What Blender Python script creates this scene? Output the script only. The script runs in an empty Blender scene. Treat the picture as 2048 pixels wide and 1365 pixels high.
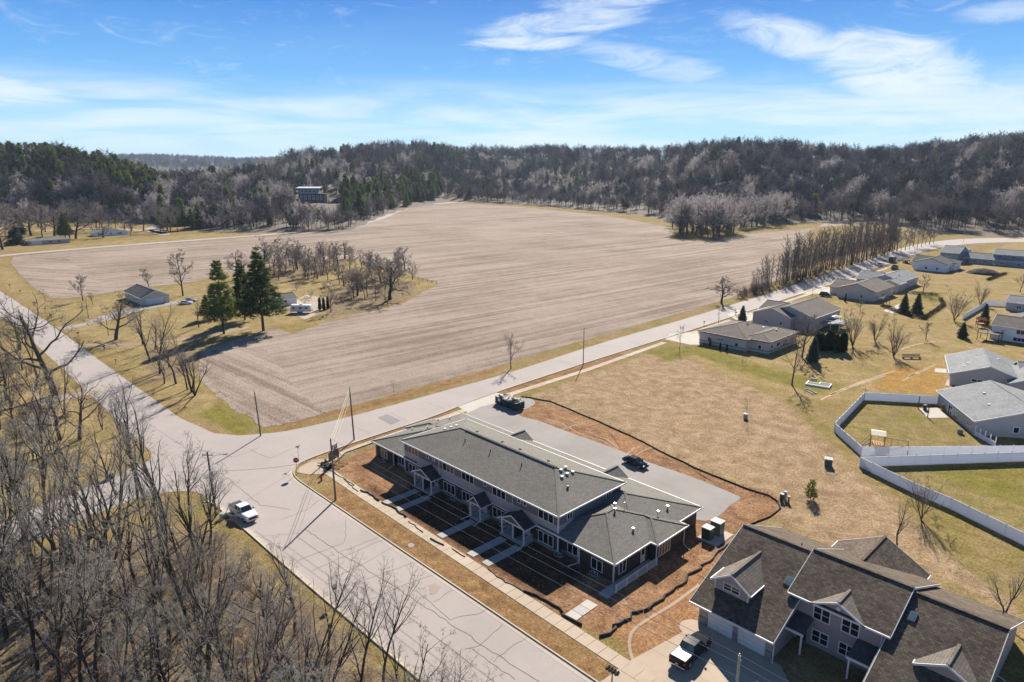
import bpy, bmesh, math, random
import numpy as np
from mathutils import Vector, Matrix
PI = math.pi
SC = bpy.context.scene
COL = SC.collection
rnd = random.Random(7)

# ---------------------------------------------------------------- camera, sky, sun, exposure
# World frame: X runs down the main street, Y runs along the side street, metres.
CAM = (101.5, -47.2, 50.0); YAW = 46.0; PITCH = 14.4; FPX = 1365.0
cd = bpy.data.cameras.new('camera'); cam = bpy.data.objects.new('camera', cd); COL.objects.link(cam)
cam.location = CAM; cam.rotation_euler = (math.radians(90 - PITCH), 0, math.radians(YAW))
cd.sensor_width = 36; cd.lens = FPX / 2048 * 36; cd.clip_end = 20000; cd.clip_start = 0.5
SC.camera = cam

def az_dir(az):            # compass bearing measured from the camera's heading, clockwise
    t = math.radians(90 + YAW - az)
    return math.cos(t), math.sin(t)
SUN_AZ, SUN_EL = 13.0, 34.0
sx, sy = az_dir(SUN_AZ); ce, se = math.cos(math.radians(SUN_EL)), math.sin(math.radians(SUN_EL))
SUNV = Vector((sx * ce, sy * ce, se))
ld = bpy.data.lights.new('sun', 'SUN'); ld.energy = 5.0; ld.angle = math.radians(0.53); ld.color = (1.0, 0.93, 0.82)
sun = bpy.data.objects.new('sun', ld); COL.objects.link(sun)
sun.rotation_euler = (-SUNV).to_track_quat('-Z', 'Y').to_euler(); sun.location = (0, 0, 200)

SKYK = 9.0      # brightness of the clear blue air relative to the Nishita sky
W = bpy.data.worlds.new('World'); SC.world = W; W.use_nodes = True
nt = W.node_tree; nt.nodes.clear()
def WN(t, **k):
    n = nt.nodes.new(t)
    for a, b in k.items(): setattr(n, a, b)
    return n
def wmath(op, a, b=None, c=None):
    n = WN('ShaderNodeMath', operation=op)
    for i, v in enumerate((a, b, c)):
        if v is None: continue
        if isinstance(v, (int, float)): n.inputs[i].default_value = v
        else: nt.links.new(v, n.inputs[i])
    return n.outputs[0]
wo = WN('ShaderNodeOutputWorld'); bg = WN('ShaderNodeBackground'); bg.inputs['Strength'].default_value = 0.066
sky = WN('ShaderNodeTexSky', sky_type='NISHITA'); sky.sun_disc = False
sky.sun_elevation = math.radians(SUN_EL); sky.sun_rotation = math.atan2(sx, sy)
sky.altitude = 250; sky.air_density = 1.0; sky.dust_density = 0.35; sky.ozone_density = 2.2
hs = WN('ShaderNodeHueSaturation'); hs.inputs['Saturation'].default_value = 1.12
nt.links.new(sky.outputs[0], hs.inputs['Color'])
tc = WN('ShaderNodeTexCoord'); sep = WN('ShaderNodeSeparateXYZ'); nt.links.new(tc.outputs['Generated'], sep.inputs[0])
dx, dy, dz = sep.outputs
# high thin cloud sheet: project the view direction on a flat layer
den = wmath('ADD', wmath('MAXIMUM', dz, 0.0), 0.10)
cmb = WN('ShaderNodeCombineXYZ')
nt.links.new(wmath('DIVIDE', dx, den), cmb.inputs[0]); nt.links.new(wmath('DIVIDE', dy, den), cmb.inputs[1])
mpr = WN('ShaderNodeMapping'); mpr.inputs['Rotation'].default_value = (0, 0, -math.radians(YAW)); nt.links.new(cmb.outputs[0], mpr.inputs[0])
def wnoise(vec, scale, detail, rough, stretch, dist=0.0, off=(0, 0, 0)):
    m = WN('ShaderNodeMapping'); m.inputs['Scale'].default_value = stretch; m.inputs['Location'].default_value = off
    nt.links.new(vec, m.inputs[0])
    n = WN('ShaderNodeTexNoise'); n.inputs['Scale'].default_value = scale; n.inputs['Detail'].default_value = detail
    n.inputs['Roughness'].default_value = rough; n.inputs['Distortion'].default_value = dist
    nt.links.new(m.outputs[0], n.inputs['Vector']); return n.outputs[0]
def wramp(v, a, b):
    n = WN('ShaderNodeMapRange', interpolation_type='SMOOTHSTEP'); nt.links.new(v, n.inputs[0])
    n.inputs[1].default_value = a; n.inputs[2].default_value = b; return n.outputs[0]
# elevation and bearing of the view direction
eln = wmath('ARCTANGENT', wmath('DIVIDE', dz, wmath('SQRT', wmath('ADD', wmath('MULTIPLY', dx, dx), wmath('MULTIPLY', dy, dy)))))
azn = wmath('ARCTAN2', wmath('ADD', wmath('MULTIPLY', dx, az_dir(90)[0]), wmath('MULTIPLY', dy, az_dir(90)[1])),
            wmath('ADD', wmath('MULTIPLY', dx, az_dir(0)[0]), wmath('MULTIPLY', dy, az_dir(0)[1])))
# clear spring air: deepen the blue evenly all round, paler towards the horizon
rampn = WN('ShaderNodeValToRGB'); nt.links.new(wmath('DIVIDE', eln, PI / 2), rampn.inputs[0]); cr = rampn.color_ramp
cr.elements[0].position = 0.0; cr.elements[0].color = (0.47, 0.74, 0.90, 1); cr.elements[1].position = 1.0; cr.elements[1].color = (0.022, 0.050, 0.115, 1)
for p_, c_ in ((0.035, (0.37, 0.68, 0.92, 1)), (0.075, (0.165, 0.455, 0.87, 1)), (0.135, (0.060, 0.245, 0.70, 1)), (0.30, (0.040, 0.115, 0.30, 1))):
    e_ = cr.elements.new(p_); e_.color = c_
deep = WN('ShaderNodeVectorMath', operation='SCALE'); nt.links.new(rampn.outputs[0], deep.inputs[0]); deep.inputs[3].default_value = SKYK
skym = WN('ShaderNodeMix', data_type='RGBA'); skym.inputs[0].default_value = 0.95
nt.links.new(hs.outputs[0], skym.inputs[6]); nt.links.new(deep.outputs[0], skym.inputs[7])
cae = WN('ShaderNodeCombineXYZ'); nt.links.new(azn, cae.inputs[0]); nt.links.new(eln, cae.inputs[1])
V = cae.outputs[0]
bandn = wramp(wnoise(V, 4.0, 9, 0.58, (1.0, 8.0, 1), 0.5, (0.3, 0.55, 0)), 0.34, 0.68)
band = wmath('MULTIPLY', bandn, wmath('MULTIPLY', wramp(eln, -0.03, 0.05), wmath('SUBTRACT', 1.0, wramp(eln, 0.075, 0.125))))
clump = wnoise(V, 11.0, 12, 0.66, (1.0, 2.6, 1), 1.2, (1.1, 0.2, 0))
streak = wnoise(V, 9.0, 12, 0.66, (1.0, 5.0, 1), 1.6, (0.7, 2.2, 0))
def cloud(az, el, wa, we, tilt, tex, gain, amt):   # one cloud in the sky at a bearing and elevation (degrees)
    a = wmath('SUBTRACT', azn, math.radians(az)); e = wmath('SUBTRACT', eln, math.radians(el))
    e2 = wmath('SUBTRACT', e, wmath('MULTIPLY', a, tilt))
    q = wmath('ADD', wmath('POWER', wmath('ABSOLUTE', wmath('DIVIDE', a, math.radians(wa))), 2.0), wmath('POWER', wmath('ABSOLUTE', wmath('DIVIDE', e2, math.radians(we))), 2.0))
    m = wmath('SUBTRACT', 1.0, wramp(q, 0.0, 1.0))
    return wmath('MULTIPLY', wramp(wmath('ADD', wmath('MULTIPLY', m, 0.6), wmath('MULTIPLY', tex, gain)), 0.74, 1.5), amt)
cl = [cloud(4.0, 10.6, 9, 1.5, 0.10, streak, 1.3, 0.75), cloud(8, 12.3, 8, 1.3, 0.08, streak, 1.3, 0.7), cloud(1.0, 9.2, 6.5, 0.75, 0.03, streak, 1.4, 0.8),
      cloud(20.5, 9.0, 6.5, 2.0, -0.28, clump, 1.28, 0.8), cloud(27.5, 6.7, 7.5, 3.0, -0.22, clump, 1.4, 0.9), cloud(31, 4.6, 10.0, 2.4, -0.2, clump, 1.35, 0.75),
      cloud(24, 3.6, 14, 1.3, -0.04, streak, 1.3, 0.7), cloud(-36, 4.7, 6.5, 1.3, -0.05, streak, 1.4, 0.8), cloud(11, 7.6, 9, 1.6, -0.22, streak, 1.15, 0.6), cloud(34, 9.5, 5, 1.0, 0, streak, 1.1, 0.6)]
cirrus = wramp(wnoise(mpr.outputs[0], 1.0, 8, 0.6, (0.42, 0.9, 1), 0.6, (3.7, 1.2, 0)), 0.46, 0.85)
tot = wmath('MAXIMUM', wmath('MULTIPLY', cirrus, 0.07), wmath('MULTIPLY', band, 0.72))
for c in cl: tot = wmath('MAXIMUM', tot, c)
mx = WN('ShaderNodeMix', data_type='RGBA'); nt.links.new(wmath('MINIMUM', tot, 1.0), mx.inputs[0])
nt.links.new(skym.outputs[2], mx.inputs[6]); mx.inputs[7].default_value = (0.80 * SKYK, 0.88 * SKYK, 0.94 * SKYK, 1)
nt.links.new(mx.outputs[2], bg.inputs[0]); nt.links.new(bg.outputs[0], wo.inputs[0])

SC.view_settings.view_transform = 'Standard'; SC.view_settings.look = 'None'
SC.view_settings.exposure = 0.92; SC.view_settings.gamma = 1; SC.view_settings.use_curve_mapping = False

# ---------------------------------------------------------------- survey helpers
_cp, _sp = math.cos(math.radians(PITCH)), math.sin(math.radians(PITCH))
_sA, _cA = math.cos(math.radians(YAW)), -math.sin(math.radians(YAW))
def ray(x, y):
    u = (x - 1024) / FPX; v = (682.5 - y) / FPX
    fy = _cp + v * _sp; fz = -_sp + v * _cp
    return (u * _sA + fy * _cA, -u * _cA + fy * _sA, fz)
def at(x, y, z=0.0):       # photograph point -> place on the level z
    d = ray(x, y); t = (z - CAM[2]) / d[2]
    return (CAM[0] + t * d[0], CAM[1] + t * d[1])
def ats(L, z=0.0): return [at(x, y, z) for x, y in L]
def htop(bx, by, ty):      # height of a thing standing at a point, from the level of its top
    d = ray(bx, by); t = -CAM[2] / d[2]; d2 = ray(bx, ty)
    n1 = (d[0] * _cA + d[1] * _sA) * t; n2 = d2[0] * _cA + d2[1] * _sA
    return CAM[2] + d2[2] * n1 / n2
def en_to_xy(e, n):        # east / north of the camera heading -> world
    return CAM[0] + e * _sA + n * _cA, CAM[1] - e * _cA + n * _sA
def xy_to_en(x, y):
    a, b = x - CAM[0], y - CAM[1]
    return a * _sA - b * _cA, a * _cA + b * _sA

# ---------------------------------------------------------------- materials
def _new(name):
    m = bpy.data.materials.new(name); m.use_nodes = True; t = m.node_tree
    return m, t, t.nodes['Principled BSDF']
def nd(t, typ, **k):
    n = t.nodes.new(typ)
    for a, b in k.items(): setattr(n, a, b)
    return n
def mixc(t, fac, a, b, blend='MIX'):
    n = nd(t, 'ShaderNodeMix', data_type='RGBA', blend_type=blend)
    for i, v in ((0, fac), (6, a), (7, b)):
        if isinstance(v, (int, float)): n.inputs[i].default_value = v
        elif isinstance(v, tuple): n.inputs[i].default_value = v if len(v) == 4 else (*v, 1)
        else: t.links.new(v, n.inputs[i])
    return n.outputs[2]
def mth(t, op, a, b=None):
    n = nd(t, 'ShaderNodeMath', operation=op)
    for i, v in enumerate((a, b)):
        if v is None: continue
        if isinstance(v, (int, float)): n.inputs[i].default_value = v
        else: t.links.new(v, n.inputs[i])
    return n.outputs[0]
def noise(t, scale, detail=3, rough=0.6, vec=None, dist=0):
    n = nd(t, 'ShaderNodeTexNoise'); n.inputs['Scale'].default_value = scale; n.inputs['Detail'].default_value = detail
    n.inputs['Roughness'].default_value = rough; n.inputs['Distortion'].default_value = dist
    if vec is not None: t.links.new(vec, n.inputs['Vector'])
    return n.outputs[0]
def smooth(t, v, a, b):
    n = nd(t, 'ShaderNodeMapRange', interpolation_type='SMOOTHSTEP'); t.links.new(v, n.inputs[0])
    n.inputs[1].default_value = a; n.inputs[2].default_value = b; return n.outputs[0]
def gpos(t): return nd(t, 'ShaderNodeNewGeometry').outputs['Position']
def bump(t, b, h, dist=0.02, strength=0.5):
    n = nd(t, 'ShaderNodeBump'); n.inputs['Distance'].default_value = dist; n.inputs['Strength'].default_value = strength
    t.links.new(h, n.inputs['Height']); t.links.new(n.outputs[0], b.inputs['Normal'])
def M(name, c, rough=0.7, var=0.18, scale=3.0, metal=0.0, spec=0.3, coat=0.0):
    m, t, b = _new(name)
    v = nd(t, 'ShaderNodeTexCoord').outputs['Object']
    n = noise(t, scale, 4, 0.65, v)
    a = tuple(max(0, x * (1 - var)) for x in c); d = tuple(min(1, x * (1 + var)) for x in c)
    t.links.new(mixc(t, smooth(t, n, 0.3, 0.7), a, d), b.inputs['Base Color'])
    b.inputs['Roughness'].default_value = rough; b.inputs['Metallic'].default_value = metal
    b.inputs['Specular IOR Level'].default_value = spec; b.inputs['Coat Weight'].default_value = coat
    return m
def glassmat(name, c, rough=0.06):
    m, t, b = _new(name)
    n = noise(t, 0.8, 2, 0.5, gpos(t))
    t.links.new(mixc(t, n, tuple(x * 0.6 for x in c), tuple(x * 1.4 for x in c)), b.inputs['Base Color'])
    b.inputs['Roughness'].default_value = rough; b.inputs['Specular IOR Level'].default_value = 0.6
    return m
def shingle(name, c, row=0.24, var=0.4, streak=0.18):
    m, t, b = _new(name)
    uv = nd(t, 'ShaderNodeUVMap').outputs[0]
    br = nd(t, 'ShaderNodeTexBrick'); t.links.new(uv, br.inputs['Vector'])
    br.inputs['Scale'].default_value = 1; br.inputs['Brick Width'].default_value = 0.42; br.inputs['Row Height'].default_value = row
    br.inputs['Mortar Size'].default_value = 0.030; br.inputs['Mortar Smooth'].default_value = 0.6; br.inputs['Bias'].default_value = 0
    br.offset = 0.37; br.squash = 1.0
    br.inputs['Color1'].default_value = (*[x * (1 - var) for x in c], 1); br.inputs['Color2'].default_value = (*[x * (1 + var) for x in c], 1)
    br.inputs['Mortar'].default_value = (*[x * 0.42 for x in c], 1)
    n1 = noise(t, 0.35, 4, 0.6, gpos(t)); n2 = noise(t, 14, 3, 0.7, gpos(t))
    col = mixc(t, mth(t, 'MULTIPLY', n2, 0.5), br.outputs['Color'], tuple(x * 1.1 for x in c))
    col = mixc(t, smooth(t, n1, 0.35, 0.7), col, mixc(t, 1.0, col, (1 - streak, 1 - streak, 1 - streak), 'MULTIPLY'))
    t.links.new(col, b.inputs['Base Color']); b.inputs['Roughness'].default_value = 0.9; b.inputs['Specular IOR Level'].default_value = 0.12
    bump(t, b, br.outputs['Fac'], -0.02, 0.6)
    return m
def siding(name, c, pitch=0.2, vert=False, rough=0.6):
    m, t, b = _new(name)
    s = nd(t, 'ShaderNodeSeparateXYZ'); t.links.new(nd(t, 'ShaderNodeUVMap').outputs[0], s.inputs[0])
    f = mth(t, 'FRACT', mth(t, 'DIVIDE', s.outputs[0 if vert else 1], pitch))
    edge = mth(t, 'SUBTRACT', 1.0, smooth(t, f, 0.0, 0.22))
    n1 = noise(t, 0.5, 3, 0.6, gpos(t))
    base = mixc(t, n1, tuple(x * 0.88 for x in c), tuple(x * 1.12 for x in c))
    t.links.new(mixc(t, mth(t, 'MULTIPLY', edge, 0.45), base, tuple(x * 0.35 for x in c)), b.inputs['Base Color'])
    b.inputs['Roughness'].default_value = rough; b.inputs['Specular IOR Level'].default_value = 0.25
    bump(t, b, f, 0.02, 0.4)
    return m
def stonemat(name, c):
    m, t, b = _new(name)
    uv = nd(t, 'ShaderNodeUVMap').outputs[0]
    br = nd(t, 'ShaderNodeTexBrick'); t.links.new(uv, br.inputs['Vector']); br.inputs['Scale'].default_value = 1
    br.inputs['Brick Width'].default_value = 0.5; br.inputs['Row Height'].default_value = 0.2; br.inputs['Mortar Size'].default_value = 0.025
    br.inputs['Color1'].default_value = (*[x * 0.6 for x in c], 1); br.inputs['Color2'].default_value = (*[x * 1.4 for x in c], 1)
    br.inputs['Mortar'].default_value = (*[x * 0.5 for x in c], 1)
    n = noise(t, 3, 3, 0.6, gpos(t))
    t.links.new(mixc(t, n, br.outputs['Color'], c), b.inputs['Base Color']); b.inputs['Roughness'].default_value = 0.9
    bump(t, b, br.outputs['Fac'], -0.03, 0.7)
    return m
def pavemat(name, c, var=0.16, fine=0.12, tint=None, rough=0.9):
    m, t, b = _new(name)
    g = gpos(t)
    n1 = noise(t, 0.09, 5, 0.6, g); n2 = noise(t, 1.1, 4, 0.65, g); n3 = noise(t, 22, 2, 0.8, g)
    col = mixc(t, smooth(t, n1, 0.3, 0.7), tuple(x * (1 - var) for x in c), tuple(x * (1 + var) for x in c))
    col = mixc(t, mth(t, 'MULTIPLY', smooth(t, n2, 0.35, 0.8), 0.35), col, tint or tuple(x * 0.78 for x in c))
    col = mixc(t, smooth(t, n3, 0.35, 0.75), col, mixc(t, 1.0, col, (1 - fine * 2, 1 - fine * 2, 1 - fine * 2), 'MULTIPLY'))
    t.links.new(col, b.inputs['Base Color']); b.inputs['Roughness'].default_value = rough; b.inputs['Specular IOR Level'].default_value = 0.2
    bump(t, b, n3, 0.01, 0.3)
    return m

# ---------------------------------------------------------------- mesh helpers
def np_mesh(name, V, F, mats=(), mi=None, smooth_=False):
    V = np.asarray(V, dtype=np.float32); F = np.asarray(F, dtype=np.int32)
    me = bpy.data.meshes.new(name); k = F.shape[1]
    me.vertices.add(len(V)); me.vertices.foreach_set('co', V.ravel())
    me.loops.add(F.size); me.loops.foreach_set('vertex_index', F.ravel())
    me.polygons.add(len(F)); me.polygons.foreach_set('loop_start', np.arange(0, F.size, k, dtype=np.int32))
    if mi is not None: me.polygons.foreach_set('material_index', np.asarray(mi, dtype=np.int32))
    if smooth_: me.polygons.foreach_set('use_smooth', np.ones(len(F), dtype=bool))
    for m in mats: me.materials.append(m)
    me.update(calc_edges=True); return me
def link(name, me, parent=None, loc=(0, 0, 0), rz=0.0, scale=None):
    o = bpy.data.objects.new(name, me); COL.objects.link(o)
    o.location = loc; o.rotation_euler = (0, 0, rz)
    if scale: o.scale = scale if isinstance(scale, tuple) else (scale,) * 3
    if parent: o.parent = parent
    return o
def tag(o, label=None, cat=None, group=None, kind=None):
    if label: o['label'] = label
    if cat: o['category'] = cat
    if group: o['group'] = group
    if kind: o['kind'] = kind
    return o
def thing(name, label, cat, loc=(0, 0, 0), rz=0.0, group=None):
    o = bpy.data.objects.new(name, None); COL.objects.link(o); o.empty_display_size = 0.5
    o.location = loc; o.rotation_euler = (0, 0, rz)
    return tag(o, label, cat, group)
def copy_tree(o, parent=None):
    c = o.copy(); COL.objects.link(c)
    if parent: c.parent = parent
    for ch in o.children: copy_tree(ch, c)
    return c
class MB:
    def __init__(s): s.v = []; s.f = []
    def add(s, vs, fs):
        n = len(s.v); s.v += [tuple(q) for q in vs]; s.f += [tuple(i + n for i in f) for f in fs]; return s
    def box(s, x0, x1, y0, y1, z0, z1):
        return s.add([(x0, y0, z0), (x1, y0, z0), (x1, y1, z0), (x0, y1, z0), (x0, y0, z1), (x1, y0, z1), (x1, y1, z1), (x0, y1, z1)],
                     [(3, 2, 1, 0), (4, 5, 6, 7), (0, 1, 5, 4), (1, 2, 6, 5), (2, 3, 7, 6), (3, 0, 4, 7)])
    def obox(s, c, d, L, w, h, z0=None):     # box of length L along horizontal/any direction d, centred at c
        d = Vector(d).normalized(); up = Vector((0, 0, 1))
        sd = d.cross(up); sd = sd.normalized() if sd.length > 1e-4 else Vector((1, 0, 0)); up = sd.cross(d)
        c = Vector(c); P = []
        for k in (-1, 1):
            for a, b in ((-1, -1), (1, -1), (1, 1), (-1, 1)): P.append(c + d * (L / 2 * k) + sd * (w / 2 * a) + up * (h / 2 * b))
        return s.add(P, [(0, 1, 2, 3), (7, 6, 5, 4), (0, 4, 5, 1), (1, 5, 6, 2), (2, 6, 7, 3), (3, 7, 4, 0)])
    def bar(s, a, b, w, h=None):
        a, b = Vector(a), Vector(b); return s.obox((a + b) / 2, b - a, (b - a).length, w, h or w)
    def prism(s, poly, z0, z1):
        n = len(poly); P = [(x, y, z0) for x, y in poly] + [(x, y, z1) for x, y in poly]
        return s.add(P, [tuple(range(n - 1, -1, -1)), tuple(range(n, 2 * n))] + [(i, (i + 1) % n, n + (i + 1) % n, n + i) for i in range(n)])
    def extr(s, prof, axis, a, b):           # profile of (horizontal, z) extruded along x or y
        n = len(prof)
        q = (lambda c, h, z: (c, h, z)) if axis == 'x' else (lambda c, h, z: (h, c, z))
        P = [q(a, h, z) for h, z in prof] + [q(b, h, z) for h, z in prof]
        F = [tuple(range(n)), tuple(range(2 * n - 1, n - 1, -1))] + [(i, n + i, n + (i + 1) % n, (i + 1) % n) for i in range(n)]
        return s.add(P, F)
    def tube(s, path, r, k=6, cap=True):
        path = [Vector(q) for q in path]; n = len(path); R = r if isinstance(r, (list, tuple)) else [r] * n
        P = []; F = []
        for i, q in enumerate(path):
            d = (path[min(i + 1, n - 1)] - path[max(i - 1, 0)]).normalized()
            a = d.orthogonal() if abs(d.z) < 0.9 else Vector((1, 0, 0)); a = (Vector((0, 0, 1)).cross(d) if abs(d.z) < 0.9 else a).normalized(); b = d.cross(a)
            for j in range(k):
                t = 2 * PI * j / k; P.append(q + a * (R[i] * math.cos(t)) + b * (R[i] * math.sin(t)))
        for i in range(n - 1):
            for j in range(k): F.append((i * k + j, i * k + (j + 1) % k, (i + 1) * k + (j + 1) % k, (i + 1) * k + j))
        if cap: F += [tuple(range(k - 1, -1, -1)), tuple(range((n - 1) * k, n * k))]
        return s.add(P, F)
    def loft(s, rings, cap=True):
        n = len(rings[0]); P = [p for r in rings for p in r]; F = []
        for i in range(len(rings) - 1):
            for j in range(n): F.append((i * n + j, i * n + (j + 1) % n, (i + 1) * n + (j + 1) % n, (i + 1) * n + j))
        if cap: F += [tuple(range(n - 1, -1, -1)), tuple(range((len(rings) - 1) * n, len(rings) * n))]
        return s.add(P, F)
    def cyl(s, x, y, z0, z1, r, k=12, r2=None): return s.tube([(x, y, z0), (x, y, z1)], [r, r if r2 is None else r2], k)
    def mesh(s, name, m, uv=True, flat=True):
        me = bpy.data.meshes.new(name); me.from_pydata(s.v, [], s.f); me.materials.append(m)
        bm = bmesh.new(); bm.from_mesh(me); bmesh.ops.recalc_face_normals(bm, faces=bm.faces)
        if uv:
            L = bm.loops.layers.uv.new('UVMap')
            for f in bm.faces:
                nn = f.normal; u = Vector((0, 0, 1)).cross(nn)
                u = u.normalized() if u.length > 1e-3 else Vector((1, 0, 0)); v = nn.cross(u)
                for l in f.loops: l[L].uv = (l.vert.co.dot(u), l.vert.co.dot(v))
        if not flat:
            for f in bm.faces: f.smooth = True
        bm.to_mesh(me); bm.free(); return me
    def obj(s, name, m, parent=None, flat=True, **k): return link(name, s.mesh(name, m, flat=flat), parent, **k)
def bevel(o, w=0.02, seg=2):
    bm = bmesh.new(); bm.from_mesh(o.data)
    bmesh.ops.bevel(bm, geom=list(bm.edges), offset=w, segments=seg, affect='EDGES', profile=0.6, clamp_overlap=True)
    bm.to_mesh(o.data); bm.free(); return o
def jag(poly, step=1.0, amp=0.3, seed=1, closed=True):
    r = random.Random(seed); out = []; n = len(poly)
    for i in range(n if closed else n - 1):
        a, b = Vector(poly[i]), Vector(poly[(i + 1) % n]); L = (b - a).length; k = max(1, int(L / step)); nrm = Vector((-(b - a).y, (b - a).x)).normalized()
        for j in range(k):
            q = a.lerp(b, j / k)
            if j or not closed: q = q + nrm * r.uniform(-amp, amp)
            out.append((q.x, q.y))
    return out
def sheet(name, poly, z, m, parent=None, kind='structure'):
    bm = bmesh.new(); vs = [bm.verts.new((x, y, z)) for x, y in poly]
    es = [bm.edges.new((vs[i], vs[(i + 1) % len(vs)])) for i in range(len(vs))]
    bmesh.ops.triangle_fill(bm, use_beauty=True, use_dissolve=False, edges=es)
    bmesh.ops.recalc_face_normals(bm, faces=bm.faces)
    for f in bm.faces:
        if f.normal.z < 0: f.normal_flip()
    me = bpy.data.meshes.new(name); bm.to_mesh(me); bm.free(); me.materials.append(m)
    o = link(name, me, parent)
    if not parent and kind: o['kind'] = kind
    return o
def ribbon(name, left, right, z, m, parent=None, kind='structure'):
    V = [(x, y, z) for x, y in left] + [(x, y, z) for x, y in right]; n = len(left)
    me = np_mesh(name, V, [(n + i, n + i + 1, i + 1, i) for i in range(n - 1)], [m])
    o = link(name, me, parent)
    if not parent and kind: o['kind'] = kind
    return o
def offset_line(L, d):
    out = []
    for i, p in enumerate(L):
        a = Vector(L[max(i - 1, 0)]); b = Vector(L[min(i + 1, len(L) - 1)]); t = (b - a).normalized()
        out.append((p[0] - t.y * d, p[1] + t.x * d))
    return out
def catmull(L, k=6):
    out = []
    for i in range(len(L) - 1):
        p0, p1, p2, p3 = (Vector(L[max(0, min(len(L) - 1, j))]) for j in (i - 1, i, i + 1, i + 2))
        for j in range(k):
            t = j / k; out.append(tuple(0.5 * ((2 * p1) + (p2 - p0) * t + (2 * p0 - 5 * p1 + 4 * p2 - p3) * t * t + (3 * p1 - p0 - 3 * p2 + p3) * t ** 3)))
    out.append(tuple(L[-1])); return out
def sdf(poly, X, Y):       # signed distance, positive inside
    P = np.asarray(poly, float); d = np.full(X.shape, 1e9); ins = np.zeros(X.shape, bool)
    for i in range(len(P)):
        a = P[i]; b = P[(i + 1) % len(P)]; e = b - a; wx = X - a[0]; wy = Y - a[1]
        t = np.clip((wx * e[0] + wy * e[1]) / max(1e-9, e @ e), 0, 1)
        d = np.minimum(d, np.hypot(wx - e[0] * t, wy - e[1] * t))
        c = ((a[1] <= Y) != (b[1] <= Y)); ins ^= c & (X < (e[0] * (Y - a[1]) / (e[1] if abs(e[1]) > 1e-9 else 1e-9) + a[0]))
    return np.where(ins, d, -d)
def inside(poly, x, y): return bool(sdf(poly, np.array([x]), np.array([y]))[0] > 0)
# ================================================================ SETTING: ground, hills, roads
def groundmat():
    m, t, b = _new('ground_cover'); g = gpos(t)
    n40 = noise(t, 0.028, 4, 0.6, g); n8 = noise(t, 0.16, 5, 0.65, g, 0.6); n1 = noise(t, 0.9, 5, 0.7, g); nf = noise(t, 7, 4, 0.8, g)
    dry = mixc(t, n1, (0.29, 0.205, 0.105), (0.36, 0.265, 0.15)); grn = mixc(t, n1, (0.215, 0.18, 0.06), (0.28, 0.23, 0.085))
    col = mixc(t, smooth(t, mth(t, 'ADD', mth(t, 'MULTIPLY', n40, 0.5), mth(t, 'MULTIPLY', n8, 0.5)), 0.40, 0.60), dry, grn)
    def zone(attr, ca, cb, w=1.2, amp=5.0, sc=None, streak=None):
        nonlocal col
        a = nd(t, 'ShaderNodeAttribute'); a.attribute_name = attr
        wob = mth(t, 'MULTIPLY', mth(t, 'SUBTRACT', n8, 0.5), amp); wob2 = mth(t, 'MULTIPLY', mth(t, 'SUBTRACT', n1, 0.5), amp * 0.5)
        k = smooth(t, mth(t, 'ADD', a.outputs['Fac'], mth(t, 'ADD', wob, wob2)), -w, w)
        nn = noise(t, sc or 0.5, 5, 0.7, g, 0.4)
        col = mixc(t, k, col, mixc(t, smooth(t, nn, 0.32, 0.68), ca, cb))
    zone('z_farm', (0.265, 0.215, 0.095), (0.385, 0.295, 0.155), 2, 8, 0.12)
    zone('z_yard', (0.39, 0.285, 0.155), (0.285, 0.235, 0.09), 2, 6, 0.11)
    zone('z_pen', (0.235, 0.20, 0.075), (0.31, 0.24, 0.11), 1, 3, 0.3)
    zone('z_lot', (0.295, 0.210, 0.130), (0.43, 0.320, 0.205), 1.5, 6, 0.3)
    zone('z_orange', (0.42, 0.235, 0.065), (0.36, 0.24, 0.09), 1.5, 4, 0.5)
    zone('z_green', (0.185, 0.18, 0.04), (0.25, 0.21, 0.06), 1.5, 5, 0.4)
    zone('z_litter', (0.19, 0.142, 0.098), (0.31, 0.245, 0.155), 2, 5, 0.5)
    zone('z_verge', (0.235, 0.135, 0.070), (0.33, 0.215, 0.105), 0.5, 1.4, 0.6)
    zone('z_soil', (0.235, 0.132, 0.074), (0.39, 0.240, 0.146), 0.5, 1.6, 0.38)
    zone('z_yard_shade', (0.085, 0.052, 0.035), (0.15, 0.085, 0.05), 1.2, 3, 0.5)  # building's shade painted into the front yard soil as a darker colour
    zone('z_sand', (0.40, 0.245, 0.14), (0.34, 0.18, 0.095), 1.0, 3, 0.6)
    n2 = noise(t, 2.6, 5, 0.8, g)
    col = mixc(t, smooth(t, nf, 0.34, 0.66), mixc(t, 1.0, col, (0.60, 0.58, 0.54), 'MULTIPLY'), mixc(t, 1.0, col, (1.26, 1.25, 1.22), 'MULTIPLY'))
    col = mixc(t, smooth(t, n2, 0.36, 0.64), mixc(t, 1.0, col, (0.66, 0.63, 0.59), 'MULTIPLY'), mixc(t, 1.0, col, (1.20, 1.20, 1.19), 'MULTIPLY'))
    nb = noise(t, 0.42, 6, 0.75, g, 0.8)
    col = mixc(t, smooth(t, nb, 0.34, 0.66), mixc(t, 1.0, col, (0.80, 0.77, 0.74), 'MULTIPLY'), mixc(t, 1.0, col, (1.10, 1.10, 1.10), 'MULTIPLY'))
    t.links.new(col, b.inputs['Base Color']); b.inputs['Roughness'].default_value = 1.0; b.inputs['Specular IOR Level'].default_value = 0.05
    bump(t, b, mth(t, 'ADD', n1, mth(t, 'MULTIPLY', nf, 0.6)), 0.12, 0.7)
    return m
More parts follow.
